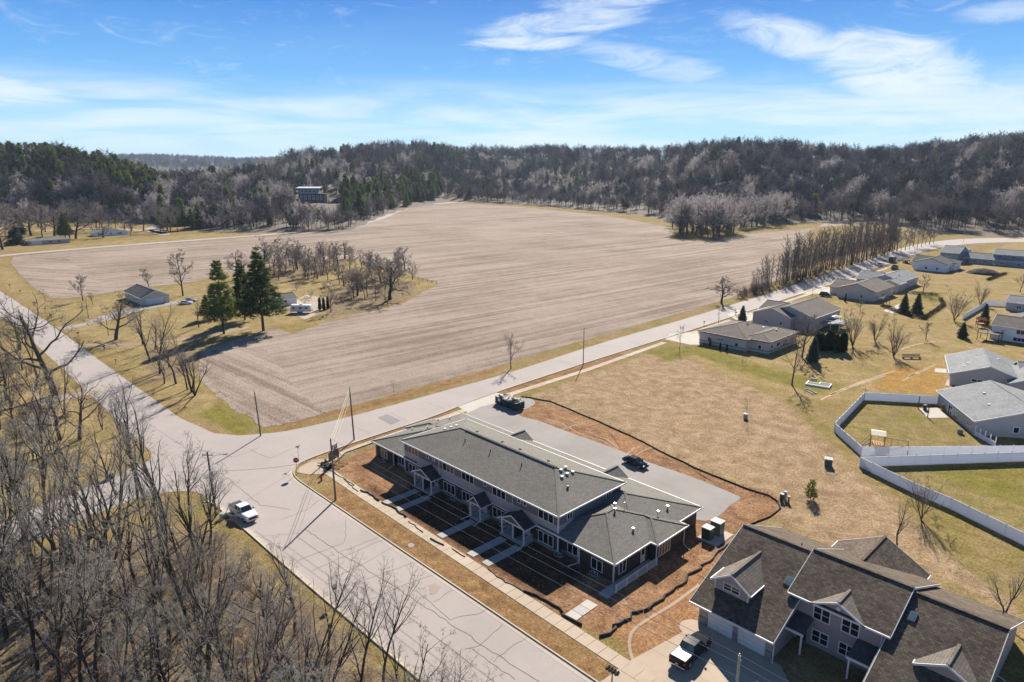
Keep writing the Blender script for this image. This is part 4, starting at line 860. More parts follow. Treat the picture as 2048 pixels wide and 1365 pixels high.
for (u0, u1), pv in (((14.0, 16.8), BR3), ((23.2, 26.0), [GLASS, BLIND, BLIND]), ((27.8, 30.6), None), ((34.7, 37.5), None), ((43.9, 46.7), None)):
    window(T, 0, YF, u0, u1, 3.95, 5.35, 3, pv=pv)
for (u0, u1) in ((14.0, 16.8), (23.2, 26.1), (27.8, 30.6), (34.7, 37.5), (43.9, 46.7)): window(T, 0, YF + .02, u0, u1, .5, 2.15, 3)
for u in (19.1, 20.6, 32.85, 39.9, 41.05): window(T, 0, YF, u - .05, u + .6, 4.65, 5.3, 1, BLIND if u == 20.6 else GLASS)
for u in (15.1, 23.4): window(T, 1, XR, u, u + 1.1, 4.2, 5.35, 2)
for m_ in (0, 1):
    X = (lambda x: 60.4 - x) if m_ else (lambda x: x)
    def bx(b, x0, x1, y0, y1, z0, z1): a, c = sorted((X(x0), X(x1))); b.box(a, c, y0, y1, z0, z1)
    w = MB(); bx(w, XR - .02, 51.1, 14.1, 27.2, 0, 2.85); bx(w, 51.1, 56.6, 13.6, 20.9, 0, 2.85); bx(w, 51.1, 57.7, 21.1, 27.2, 0, 2.85); bx(w, 44, 56.3, 27.2, 33.1, 0, 2.85); w.obj('wing_wall', SD_DARK, T)
    tr_ = MB()
    for x, y in ((56.6, 13.6), (51.1, 13.6)): a, c = sorted((X(x - .1), X(x + .04))); tr_.box(a, c, y - .05, y, 0, 2.8); tr_.obj('corner_trim', WHITE, T); tr_ = MB()
    a, c = sorted((X(56.6), X(56.65))); tr_.box(a, c, 13.55, 13.7, 0, 2.8); tr_.obj('corner_trim', WHITE, T); tr_ = MB(); a, c = sorted((X(57.7), X(57.75))); tr_.box(a, c, 21.05, 21.2, 0, 2.8); tr_.obj('corner_trim', WHITE, T)
    def hp(x0, x1, y0, y1, nm): a, c = sorted((X(x0), X(x1))); return hip(T, a, c, y0, y1, 2.9, .30, SH_GREY, nm)
    hp(44.0, 57.1, 13.1, 27.7, 'wing_roof'); hp(45.0, 58.2, 20.6, 27.75, 'wing_roof')
    a, c = sorted((X(48.6), X(50.4))); window(T, 0, 14.1, a, c, .5, 2.1, 2); a, c = sorted((X(53.05), X(54.9))); window(T, 0, 13.6, a, c, .45, 2.0, 2, BLIND if m_ else GLASS)
    f_ = 3 if m_ else 1
    window(T, f_, X(56.6), 14.6, 16.1, .55, 2.3, 2); window(T, f_, X(57.7), 21.7, 24.3, .45, 2.3, 4, BLIND); door(T, f_, X(56.6), 19.2, 20.2, .15, 2.3)
    downspout(T, X(51.0), 13.45, 0, 2.8, (-.5 if not m_ else .5, -1.4)); downspout(T, X(57.95), 27.3, 0, 2.8, (1.3 if not m_ else -1.3, -.6))
    vv = ((51.0, 20.9, 4.95), (54.6, 20.2, 3.75), (54.5, 26.0, 4.0), (54.3, 28.6, 3.75), (49.7, 22.6, 4.6))
    for v in vv: vent(T, X(v[0]), v[1], v[2], METAL, .28)
    pipe(T, X(51.1), 22.9, 4.5, .9, .05, METAL)
hip(T, 3.6, 56.8, 18.0, 33.6, 2.9, .27, SH_GREY, 'garage_roof')
MB().box(4.2, 56.2, 26.9, 33.0, 0, 2.86).obj('garage_wall', SD_DARK, T)
for u in (6, 13.5, 23.5, 31, 34.5, 44.5, 50): garage(T, 2, 33.0, u, u + 4.6, 0, 2.3)
for gx_ in (20.9, 41.6): gable(T, gx_ - 1.9, gx_ + 1.9, 29.0, 33.5, 3.0, .6, SH_GREY, 'y', .3, .1, 'gable_roof', WHITE, True)
for v in ((41.7, 20.3), (41.6, 21.4), (42.7, 20.5), (42.8, 19.3), (42.8, 21.6), (16.4, 19.3), (16.6, 20.5), (16.8, 21.5)): vent(T, v[0], v[1], 5.8 + .315 * min(48 - v[0], v[0] - 12.4) - .06, WHITE, .40)
vent(T, 44.7, 18.4, 6.85, BLACK, .3)
for x in (23.2, 29.2, 36.0): pipe(T, x, 18.0, 7.4, .5, .08)
for x in (22, 28, 32, 38): vent(T, x, 21.6, 7.45, SH_DARK, .34)
rv = MB(); rv.box(21.0, 41.0, 19.9, 20.3, 8.0, 8.16); rv.obj('ridge_vent', SH_DARK, T)
for x in (22.3, 38.9): MB().tube([(x, YF - .07, 5.6), (x, YF - .07, 2.7)], .06, 6).obj('downspout', WHITE, T)
# porches
RAILM = M('rail_white', (0.62, 0.62, 0.62), .5, .05)
def railing(b, p, q, z, h=.95, step=.14):
    p, q = Vector(p), Vector(q); L = (q - p).length; d = (q - p).normalized(); u = Vector((0, 0, 1))
    b.bar(p + u * (z + h), q + u * (z + h), .06, .06); b.bar(p + u * (z + .1), q + u * (z + .1), .05, .05)
    k = max(1, int(L / step))
    for i in range(k + 1): c = p + d * (L * i / k); b.bar(c + u * (z + .1), c + u * (z + h), .025, .025)
for i, (x0, x1) in enumerate(((17.7, 22.9), (31.5, 34.5), (38.2, 43.4))):
    cx = (x0 + x1) / 2; hw = (x1 - x0) / 2 - .25; pt = .48 if hw > 1.8 else .85; ze = 2.55; yf = 11.5
    gable(T, x0 + .25, x1 - .25, yf, YF + .3, ze, pt, SH_PORCH, 'y', .25, .12, 'porch_roof', WHITE, True)
    MB().extr([(x0 + .3, ze - .05), (x1 - .3, ze - .05), (cx, ze + hw * pt - .1)], 'y', yf + .02, yf + .1).obj('gable_panel', M('porch_gable_brown', (0.13, 0.105, 0.085)), T)
    MB().box(x0 + .3, x1 - .3, yf - .02, yf + .16, ze - .28, ze - .05).obj('porch_beam', WHITE, T)
    for px in ([x0 + .45, x1 - .45] if hw < 1.8 else [x0 + .45, cx, x1 - .45]): MB().box(px - .09 * (1 if px != cx else .7), px + .09, yf - .02, yf + .18, .12, ze - .28).obj('post', WHITE, T)
    MB().box(x0 + .2, x1 - .2, yf - .25, YF - .08, -.1, .14).obj('porch_floor', STEPC, T)
    r_ = MB()
    for px in (x0 + .45, x1 - .45): railing(r_, (px, yf + .2, 0), (px, YF - .1, 0), .14)
    r_.obj('railing', RAILM, T)
    if hw > 1.8:
        MB().box(cx - .06, cx + .06, yf + .3, YF - .1, .14, 2.4).obj('divider', SD_DARK, T)
        for c in (cx - 1.1, cx + 1.1): door(T, 0, YF + .0, c - .5, c + .5, .16, 2.25)
    else: door(T, 0, YF, cx - .5, cx + .5, .16, 2.25)
    downspout(T, x1 - .35, yf - .1, 0, 2.4, (.3, -1.5)); 
    if hw < 1.8: downspout(T, x0 + .35, yf - .1, 0, 2.4, (-.2, -1.5))
# window wells
for x in (6.6, 17.0, 26.0, 30.4, 37.0, 47.8, 53.9):
    c = MB(); n = 10
    for i in range(n): t0, t1 = PI + PI * i / n, PI + PI * (i + 1) / n; c.bar((x + .75 * math.cos(t0), YF - .1 + .6 * math.sin(t0), .09), (x + .75 * math.cos(t1), YF - .1 + .6 * math.sin(t1), .09), .05, .2)
    c.obj('window_well', METAL, T); window(T, 0, YF - .08, x - .5, x + .5, .02, .38, 2, fw=.05)
# side ramp with a railing
rp = MB(); rp.extr([(8.6, -.02), (20.9, .12), (20.9, .0), (8.6, -.2)], 'x', 56.75, 58.2); rp.obj('ramp', STEPC, T)
r_ = MB(); P_ = [(58.25, 12.0 + k * 2.13, 0) for k in range(5)]
for a, c in zip(P_[:-1], P_[1:]): railing(r_, a, c, .12, 1.0)
for a in P_: r_.box(58.2, 58.3, a[1] - .05, a[1] + .05, 0, 1.2)
r_.obj('railing', RAILM, T)
for (u, z, f_, c) in ((17.4, 1.9, 0, YF), (26.9, 1.9, 0, YF), (37.9, 1.9, 0, YF), (43.7, 1.9, 0, YF), (13.95, 2.0, 1, 56.6), (18.9, 2.0, 1, 56.6)):
    b = MB(); fbox(b, f_, c, u - .06, u + .06, z, z + .2, 0, .14); b.obj('wall_light', METAL, T)
hang(T)
# front walks
for x in (20.1 - .4, 23.4 - .7, 33.2, 40.6 - .9, 43.6 - .9):
    ww = walk([(x, 10.9 if x not in (33.2,) else 11.0), (x, 4.7)], 1.35, 1.24, 'front_walk', [STEPC], .07)
walk([(57.45, 8.6), (57.5, 4.4)], 1.6, 1.4, 'front_walk', [NEWC, STEPC], .07)

# ---------------------------------------------------------------- brown roofed townhouse next door
T = thing('townhouse', 'taupe townhouse with dark brown roofs, dormers and white garage doors', 'townhouse', (80, 20, 0))
PT = .43
w = MB(); gwall(w, 68.0, 76.6, 14.5, 36.2, 0, 2.7, PT, 'x'); w.obj('wall', SD_TAUPE, T)
w = MB(); gwall(w, 85.3, 93.6, 14.5, 36.2, 0, 2.7, PT, 'x'); w.obj('wall', SD_TAUPE, T)
w = MB(); w.extr([(19.8, 0), (31, 0), (31, 5.0), (25.35, 7.3), (19.8, 5.1)], 'x', 76.6, 85.3); w.obj('wall', SD_TAUPE, T)
def slab_roof(x0, x1, yf, zf, yr, zr, yb, zb, m, nm='roof'):
    t_ = .16
    o = MB().extr([(yf, zf), (yr, zr), (yb, zb), (yb, zb + t_), (yr, zr + t_), (yf, zf + t_)], 'x', x0, x1).obj(nm, m, T)
    f = MB()
    for a in (x0 - .06, x1): f.extr([(yf, zf - .06), (yr, zr - .06), (yb, zb - .06), (yb, zb + t_ + .02), (yr, zr + t_ + .02), (yf, zf + t_ + .02)], 'x', a, a + .06)
    f.box(x0, x1, yf - .12, yf, zf - .04, zf + t_); f.obj('gutter', WHITE, o)
    MB().bar((x0, yr, zr + t_ + .03), (x1, yr, zr + t_ + .03), .34, .08).obj('ridge_cap', m, o); return o
slab_roof(67.1, 76.9, 13.8, 2.45, 25.35, 7.42, 36.8, 2.45, SH_BROWN); slab_roof(85.5, 94.1, 13.8, 2.45, 25.35, 7.42, 36.8, 2.45, SH_BROWN)
slab_roof(75.6, 85.9, 19.3, 5.2, 25.35, 7.82, 36.8, 2.9, SH_BROWN)
gable(T, 74.1, 84.0, 29.0, 38.4, 2.7, .55, SH_BROWN, 'y', .4, name='rear_roof'); w = MB(); gwall(w, 74.1, 84.0, 28, 38.2, 0, 2.7, .55, 'y'); w.obj('wall', SD_TAUPE, T)
def dormer(x0, x1, yf, z0, ze, zp, yb, win=True, circ=False):
    cx = (x0 + x1) / 2; w = MB(); w.extr([(x0, z0), (x1, z0), (x1, ze), (cx, zp), (x0, ze)], 'y', yf, yb - .5); d_ = w.obj('dormer', SD_TAUPE, T)
    p_ = (zp - ze) / (cx - x0); o = .4; t_ = .14; pr = [(x0 - o, ze - o * p_), (cx, zp), (x1 + o, ze - o * p_), (x1 + o, ze - o * p_ + t_), (cx, zp + t_), (x0 - o, ze - o * p_ + t_)]
    MB().extr(pr, 'y', yf - .35, yb).obj('dormer_roof', SH_TAN, d_)
    f = MB(); f.extr([(a, b - .08) if k < 3 else (a, b + .02) for k, (a, b) in enumerate(pr)], 'y', yf - .42, yf - .35)
    for a in (x0 - o - .1, x1 + o): f.box(a, a + .1, yf - .35, yb - (2.2 if zp > 5 else 1), ze - o * p_ - .02, ze - o * p_ + t_)
    f.box(x0 - .03, x0 + .1, yf - .04, yf, z0, ze); f.box(x1 - .1, x1 + .03, yf - .04, yf, z0, ze); f.obj('dormer_trim', WHITE, d_)
    MB().bar((cx, yf - .3, zp + t_ + .03), (cx, yb - .1, zp + t_ + .03), .3, .08).obj('ridge_cap', SH_TAN, d_)
    return d_
dormer(68.6, 72.6, 16.5, 3.4, 5.05, 6.35, 23.0); window(T, 0, 16.5, 69.6, 71.6, 4.1, 5.0, 2, cross=True)
dormer(88.8, 93.3, 18.3, 3.6, 4.75, 5.9, 22.2); window(T, 0, 18.3, 90.2, 91.9, 3.8, 4.5, 2, cross=True)
dormer(78.3, 83.3, 19.6, 5.0, 5.3, 6.5, 23.0)
MB().tube([(80.8, 19.52, 5.75), (80.8, 19.6, 5.75)], .22, 14).obj('gable_vent', WHITE, T)
garage(T, 0, 14.5, 69.3, 72.0, 0, 2.1); garage(T, 0, 14.5, 72.9, 75.7, 0, 2.1)
MB().box(68.0, 69.1, 14.4, 14.5, 0, .9).box(72.2, 72.7, 14.4, 14.5, 0, .9).box(75.95, 76.6, 14.4, 14.5, 0, .9).obj('stone_base', STONE, T)
for u0, u1, z0, z1 in ((78.3, 80.1, 3.3, 4.9), (81.2, 83.0, 3.3, 4.9), (78.4, 80.2, .6, 2.1), (81.2, 82.9, .6, 2.1)): window(T, 0, 19.8, u0, u1, z0, z1, 2, cross=True, fw=.11)
for x0, x1 in ((76.0, 78.5), (82.9, 85.4)):
    o = MB().extr([(17.2, 2.5), (19.8, 3.2), (19.8, 3.35), (17.2, 2.65)], 'x', x0, x1).obj('canopy_roof', SH_DARK, T); MB().box(x0 - .04, x1 + .04, 17.08, 17.2, 2.42, 2.66).obj('gutter', WHITE, o)
    for px in (x0 + .2, x1 - .2): MB().box(px - .08, px + .08, 17.3, 17.46, 0, 2.5).obj('post', WHITE, T)
door(T, 0, 19.8, 76.9, 77.9, .1, 2.2, SD_DARK); downspout(T, 76.75, 14.4, 0, 2.5, (.2, -.5)); downspout(T, 85.1, 19.65, 2.9, 5.1, (.1, -.4))
for x, y in ((75.0, 20.8), (86.7, 22.6)):
    zz = 2.45 + .43 * (y - 13.8) + .16; b = MB(); b.obox((x, y, zz + .06), (0, 1, .43), 1.15, .75, .16); s_ = b.obj('skylight', M('skylight_frame', (0.12, 0.13, 0.14), .4), T); MB().obox((x, y, zz + .10), (0, 1, .43), .95, .55, .12).obj('pane', glassmat('skylight_glass', (0.10, 0.14, 0.17), .05), s_)
pipe(T, 73.6, 27.0, 6.8, .4); downspout(T, 93.3, 28.7, 0, 2.5, (1, -.4))
hang(T)

# ---------------------------------------------------------------- houses farther off
def house(name, label, mw, mr, blocks, wins=(), doors=(), gars=(), vents=(), cat='house', trims=None, fas=WHITE, at_=None, rot=0.0):
    x = sum((b[0] + b[1]) / 2 for b in blocks) / len(blocks); y = sum((b[2] + b[3]) / 2 for b in blocks) / len(blocks)
    global T; T = thing(name, label, cat, (x, y, 0))
    for b in blocks:
        x0, x1, y0, y1, z, p, kind = b[:7]; wm = b[7] if len(b) > 7 and b[7] else mw; rm = b[8] if len(b) > 8 else mr; w = MB()
        if kind == 'h': w.box(x0, x1, y0, y1, 0, z); w.obj('wall', wm, T); hip(T, x0 - .5, x1 + .5, y0 - .5, y1 + .5, z, p, rm, fas=fas)
        else: gwall(w, x0, x1, y0, y1, 0, z, p, kind); w.obj('wall', wm, T); gable(T, x0, x1, y0, y1, z, p, rm, kind, .45, fas=fas)
    for q in wins: window(T, *q[:6], q[6] if len(q) > 6 else 2, fw=.12, pm=q[7] if len(q) > 7 else None)
    for q in doors: door(T, *q)
    for q in gars: garage(T, *q)
    for v in vents: vent(T, *v, None, .5)
    hang(T)
    if at_:
        ca_, sa_ = math.cos(rot), math.sin(rot); T.location = (at_[0] + x * ca_ - y * sa_, at_[1] + x * sa_ + y * ca_, 0); T.rotation_euler = (0, 0, rot)
    return T
DT = M('dark_trim', (0.12, 0.11, 0.10), .5)
house('tan_house', 'tan single storey house with a broad hipped tan shingle roof and walkout basement', SD_TAN, SH_TAN, [(0.4, 15.0, 126.6, 145.5, 3.5, .27, 'h'), (13.0, 20.6, 128.4, 146.0, 3.5, .27, 'h')],
      wins=[(0, 126.6, 3.0, 4.0, .7, 2.2, 1), (0, 126.6, 6.0, 8.2, 1.7, 2.3, 2), (0, 126.6, 11.5, 12.7, .8, 2.0, 1), (0, 128.4, 17.5, 18.6, .9, 2.2, 1), (1, 20.6, 129.5, 131.0, 1.2, 2.5), (1, 20.6, 133, 135.2, 1.2, 2.5), (1, 20.6, 137, 140, .4, 2.5, 3), (1, 20.6, 142, 144, 1.2, 2.5), (1, 20.6, 130, 131.6, .15, .8), (1, 20.6, 134, 135.6, .15, .8)], vents=[(9, 138, 5.7), (15, 136, 5.2), (17.5, 139, 4.5)], fas=DT)
b = MB()
for z0, z1 in ((.62, .82), (3.0, 3.2)): b.box(.35, 15.0, 126.54, 126.6, z0, z1); b.box(15.0, 20.65, 128.34, 128.4, z0, z1); b.box(20.6, 20.66, 128.4, 146, z0, z1)
o = b.obj('trim_band', DT, T); o.location = -T.location
house('grey_house', 'grey gabled house with a raised deck beside the tall cedar hedge', SD_GREY, SH_TAN, [(-.5, 12.0, 160.5, 172.0, 3.9, .36, 'y'), (2.0, 17.8, 164.0, 184.5, 4.2, .34, 'y', None, SH_TAN), (-4, 3, 172, 184, 2.9, .34, 'x')],
      wins=[(0, 160.5, 3.4, 5.0, 1.2, 1.9, 1), (0, 160.5, 8.6, 9.5, 1.0, 2.3, 1), (1, 17.8, 166, 167, 1.3, 2.5, 1), (1, 17.8, 169.5, 172, .3, 2.5, 2), (1, 17.8, 176, 180, 1.0, 2.7, 3, BLIND), (1, 17.8, 168, 169.2, .1, .9)], vents=[(11, 172, 5.6)])
house('brown_gable_house', 'grey brown house with a broad tan roof and gable wall facing the vacant lot', SD_GREY, SH_TAN, [(0.0, 13.8, 228.5, 249, 3.7, .34, 'y', SD_TAN), (-5, 3, 234, 248, 2.8, .34, 'x', SD_TAN)],
      wins=[(0, 228.5, 3.0, 3.9, .8, 2.0, 1), (0, 228.5, 8.6, 9.5, .8, 2.0, 1), (1, 13.8, 230, 231, .9, 2.1, 1), (1, 13.8, 236, 239, .4, 2.3, 3)], fas=DT)
house('slate_house', 'slate grey house with several gables behind the brown gabled house', SD_BLUE, SH_BLUE, [(0, 12.5, 262, 284, 3.6, .36, 'y', SD_GREY), (6.5, 13.5, 256, 264, 3.4, .4, 'y', SD_GREY), (-5, 3, 262, 276, 3.2, .36, 'x', SD_GREY)], wins=[(0, 256, 8, 9.5, 1, 2.4), (1, 13.5, 258, 259.2, 1, 2.4), (1, 12.5, 268, 270, 1, 2.4), (1, 12.5, 274, 276, 1, 2.4)], vents=[(9, 270, 5.2)])
house('white_house', 'bright white new house on raw orange soil', SD_WHITE, SH_DARK, [(-2.8, 11.3, 331, 346, 3.9, .32, 'y'), (3, 12.5, 341, 352, 3.7, .3, 'h'), (-7, 3, 343, 356, 3.0, .32, 'x')], wins=[(0, 331, 2.2, 3.3, .9, 2.1, 1), (0, 331, 7.0, 8.1, .9, 2.1, 1), (1, 11.3, 333, 334, .8, 2.0, 1), (1, 11.3, 337, 339.4, .3, 2.3), (1, 12.5, 343, 344, .9, 2.1, 1), (1, 12.5, 347, 349, .9, 2.1, 1)], fas=DT)
house('blue_townhouse', 'blue grey two storey townhouse row at the far bend of the street', SD_BLUE, SH_BLUE, [(-2, 6.5, 371, 388, 5.4, .34, 'x'), (2, 36, 377, 388, 2.9, .42, 'x'), (20, 38, 380, 392, 5.6, .34, 'x'), (-1, 5, 386, 402, 5.2, .36, 'y')], wins=[(0, 371, 1.0, 3.2, 3.4, 4.8), (1, 6.5, 375, 376.5, .8, 2.2), (0, 377, 12, 14, .9, 2.1), (0, 377, 16.5, 18.5, .9, 2.1), (0, 380, 22, 24, 4.2, 5.2), (0, 380, 28, 30, 4.2, 5.2), (0, 380, 33, 35, 4.2, 5.2), (0, 377, 24, 26, .9, 2.1), (0, 377, 31, 33, .9, 2.1)], doors=[(0, 377, 9, 10.2, .1, 2.2, M('red_door', (0.3, 0.03, 0.03))), (0, 377, 21, 22, .1, 2.2)])
house('grey_gabled_house', 'grey house with a wide front gable beside the orange grass', SD_GREY, SH_BLUE, [(0, 14.5, 0, 17.5, 2.9, .36, 'y'), (11, 27, -2.5, 10, 2.9, .40, 'y'), (14, 36, 4, 16, 3.0, .34, 'x')], wins=[(0, 0, 4.0, 6.4, 1.4, 2.2, 2), (0, -2.5, 20, 21.6, .7, 2.2, 1), (0, -2.5, 22.6, 24.2, .7, 2.2, 1)], doors=[(0, -2.5, 17, 18, .1, 2.2)], vents=[(3.5, 6, 4.1), (5.4, 9.5, 4.8), (2.6, 3.6, 3.8), (10, 12, 4.5)], at_=(62.9, 133.4), rot=math.radians(17))
house('grey_patio_house', 'blue grey house with a pale roof and a patio inside the white fence', SD_GREY, SH_BLUE, [(0, 19.5, 0, 17.8, 2.9, .29, 'y')], wins=[(0, 0, 6.5, 7.6, .9, 2.2, 1), (0, 0, 14, 15.2, .9, 2.2, 1), (3, 0, 1.5, 3.3, .9, 2.0, 3), (3, 0, 7.5, 9.5, .1, 2.1, 2), (3, 0, 10.3, 12.2, .1, 2.1, 2), (3, 0, 14.6, 15.7, .9, 2.0, 2)], vents=[(4.5, 6, 4.2), (6, 12, 4.7)], at_=(75.0, 101.4), rot=math.radians(34.5))
house('white_walkout_house', 'white house with upper windows at the edge of the yards, near the wooden playset', SD_WHITE, SH_TAN, [(58.5, 78, 193, 205, 4.2, .34, 'x'), (57.5, 70, 203, 214, 3.6, .34, 'y')], wins=[(0, 193, 64.5, 67.5, 2.4, 3.8, 3), (0, 193, 64, 67, .3, 1.5, 3), (0, 193, 70, 72, 2.4, 3.8)])
house('slate_cottage', 'small grey roofed house past the white pool fence', SD_GREY, SH_BLUE, [(52, 66, 246, 256, 3, .34, 'x')], wins=[(0, 246, 55, 56.5, .9, 2.1)])
house('farm_house', 'cream farmhouse with dark roof and white garage door at the end of the drive', SD_CREAM, SH_DARK, [(-192, -171, 26.4, 36, 2.8, .42, 'x')], wins=[(0, 26.4, -188, -186.5, .9, 2.1), (0, 26.4, -183, -182, .9, 2.1), (0, 26.4, -177, -175.6, .9, 2.1)], doors=[(0, 26.4, -180, -179, .1, 2.1)], gars=[(1, -171, 28, 33.6, 0, 2.2)])
bp = ats([(560, 612), (580, 605)])
house('garden_shed', 'small white walled shed with a grey roof behind the dark pines', SD_WHITE, SH_GREY, [(-141, -134.5, 62.5, 69.0, 2.3, .5, 'y')], doors=[(1, -134.5, 64, 65.2, .1, 2.0)])
house('long_ranch_house', 'low grey ranch house with a wide garage door across the country road', SD_GREY, SH_GREY, [(-447, -435, 36, 59, 2.8, .26, 'h')], gars=[(1, -435, 37.5, 43, 0, 2.3)], wins=[(1, -435, 47, 49, .8, 2.2), (1, -435, 52, 54, .8, 2.2)])
house('white_ranch_house', 'low white ranch house with shallow tan roof by the road junction', SD_WHITE, SH_TAN, [(-482, -470, 82, 104, 2.7, .22, 'x')], wins=[(1, -470, 84, 87, .8, 2.0, 2), (1, -470, 97, 100, .8, 2.0, 2)], doors=[(1, -470, 92, 93.2, .1, 2.1)])
x, y = at(405, 456); x2, y2 = at(450, 451)
house('roadside_cottage', 'pale flat roofed cottage beneath the trees behind the field', SD_CREAM, SH_TAN, [(-500, -489, y, y2, 3.4, .1, 'y')], wins=[(1, -489, y + 2, y + 5, 1, 2.4), (1, -489, y + 10, y + 13, 1, 2.4)])
# hillside house
gz = HOUSE_Z; hx, hy = HOUSE_XY
HM = thing('hillside_house', 'large dark modern house with flat white upper roof on the wooded hillside', 'house', (hx, hy, gz), math.radians(YAW))
w = MB().box(-14, 14, -6, 6, -4, 7); w.obj('wall', M('dark_stone', (0.10, 0.095, 0.085), .8), HM); MB().box(-14, 6, -5, 5, 7, 12.5).obj('upper_wall', M('upper_cladding', (0.22, 0.24, 0.27)), HM)
MB().add([(-17, -7, 13), (9, -7, 13), (9, 7, 14), (-17, 7, 14), (-17, -7, 13.6), (9, -7, 13.6), (9, 7, 14.6), (-17, 7, 14.6)], [(3, 2, 1, 0), (4, 5, 6, 7), (0, 1, 5, 4), (1, 2, 6, 5), (2, 3, 7, 6), (3, 0, 4, 7)]).obj('roof', M('pale_roof', (0.50, 0.50, 0.52)), HM)
MB().box(2, 17, -8, 8, 7.0, 7.6).obj('lower_roof', SH_DARK, HM)
for k in range(6): window(HM, 0, -6, -12.5 + k * 4.3, -10 + k * 4.3, 1, 5.5, 2, fw=.3)
for k in range(4): window(HM, 0, -5, -12 + k * 4.4, -9 + k * 4.4, 8.5, 11.5, 2, fw=.25)
MB().box(13.5, 17, -7, 2, -4, 7).obj('chimney_wall', M('tan_stone', (0.30, 0.24, 0.17)), HM)
# lit bank below the hillside house
# ================================================================ VEHICLES
TYRE = M('tyre_rubber', (0.018, 0.018, 0.018), .8, .2); RIM = M('alloy_rim', (0.5, 0.5, 0.52), .3, .1, metal=.8); CGLASS = glassmat('car_glass', (0.022, 0.03, 0.035), .04)
LAMPW = M('headlight_lens', (0.7, 0.72, 0.75), .1, .05, spec=.6); LAMPR = M('tail_light_lens', (0.35, 0.012, 0.012), .2, .1, spec=.6); PLATE = M('number_plate', (0.6, 0.6, 0.62), .5, .05); CHROME = M('chrome', (0.6, 0.6, 0.6), .15, .05, metal=.9)
def paint(name, c, metal=.0): return M(name, c, .32, .04, 2, metal, .4, coat=.5)
def ring(x, hw, z0, z1, r=.12, top=None):
    t_ = hw if top is None else top
    return [(x, -hw, z0 + r), (x, -hw + r, z0), (x, hw - r, z0), (x, hw, z0 + r), (x, hw, (z0 + z1) / 2 + .1), (x, t_, z1 - r * .6), (x, t_ - r, z1), (x, -t_ + r, z1), (x, -t_, z1 - r * .6), (x, -hw, (z0 + z1) / 2 + .1)]
def wheels(par, xs, hw, r=.36):
    for x in xs:
        for s in (-1, 1):
            y = s * (hw - .10); w = MB().tube([(x, y - .12, r), (x, y + .12, r)], r, 16).obj('wheel', TYRE, par)
            MB().tube([(x, y + s * .115, r), (x, y + s * .14, r)], [r * .62, r * .55], 12).obj('rim', RIM, w)
def car_common(par, x1, x0, hw, zl, pm, plate=True):
    for s in (-1, 1):
        bevel(MB().box(x1 - .20, x1 - .02, s * hw * .72 - .2, s * hw * .72 + .2, zl - .09, zl + .10).obj('headlight', LAMPW, par), .03)
        bevel(MB().box(x0 - .02, x0 + .14, s * hw * .84 - .13, s * hw * .84 + .13, zl - .05, zl + .22).obj('tail_light', LAMPR, par), .03)
    if plate: MB().box(x0 - .05, x0 - .02, -.16, .16, zl - .25, zl - .1).obj('number_plate', PLATE, par)
def glasshouse(par, prof, hw0, hw1, roofm, pillars=True):
    # prof: rear base x, rear top x, front top x, front base x, base z, top z
    xb0, xt0, xt1, xb1, zb, zt = prof
    V = [(xb0, -hw0, zb), (xb1, -hw0, zb), (xb1, hw0, zb), (xb0, hw0, zb), (xt0, -hw1, zt), (xt1, -hw1, zt), (xt1, hw1, zt), (xt0, hw1, zt)]
    def quadpane(i, j, k, l, ins=.06, out=.012):
        P_ = [Vector(V[q]) for q in (i, j, k, l)]; c = sum(P_, Vector()) / 4; n = (P_[1] - P_[0]).cross(P_[2] - P_[0]).normalized()
        if n.dot(c - Vector((0, 0, zb))) < 0: n = -n
        Q = [p.lerp(c, ins * 2) + n * out for p in P_]; Q2 = [q - n * .02 for q in Q]; return MB().add(Q + Q2, [(0, 1, 2, 3), (7, 6, 5, 4), (0, 4, 5, 1), (1, 5, 6, 2), (2, 6, 7, 3), (3, 7, 4, 0)])
    b = MB().add(V, [(3, 2, 1, 0), (4, 5, 6, 7), (0, 1, 5, 4), (1, 2, 6, 5), (2, 3, 7, 6), (3, 0, 4, 7)]); o = b.obj('cabin', roofm, par); bevel(o, .06, 2)
    for (i, j, k, l) in ((1, 2, 6, 5), (3, 0, 4, 7)): quadpane(i, j, k, l, .05).obj('windscreen' if i == 1 else 'rear_window', CGLASS, o)
    xm = (xb0 + xb1) / 2; xtm = (xt0 + xt1) / 2
    for s, y0, y1 in ((-1, -hw0, -hw1), (1, hw0, hw1)):
        for a0, a1, t0, t1 in ((xb0, xm, xt0, xtm), (xm, xb1, xtm, xt1)):
            P_ = [Vector((a0, y0, zb)), Vector((a1, y0, zb)), Vector((t1, y1, zt)), Vector((t0, y1, zt))]; c = sum(P_, Vector()) / 4; n = Vector((0, s, .25)).normalized()
            Q = [p.lerp(c, .15) + n * .015 for p in P_]; Q2 = [q - n * .02 for q in Q]; MB().add(Q + Q2, [(0, 1, 2, 3), (7, 6, 5, 4), (0, 4, 5, 1), (1, 5, 6, 2), (2, 6, 7, 3), (3, 7, 4, 0)]).obj('side_window', CGLASS, o)
    return o
def mirrors(par, x, hw, z, m):
    for s in (-1, 1): bevel(MB().box(x - .08, x + .08, s * (hw + .02) - .0, s * (hw + .24), z, z + .2) .obj('wing_mirror', m, par) if s > 0 else MB().box(x - .08, x + .08, -(hw + .24), -(hw + .02), z, z + .2).obj('wing_mirror', m, par), .03)
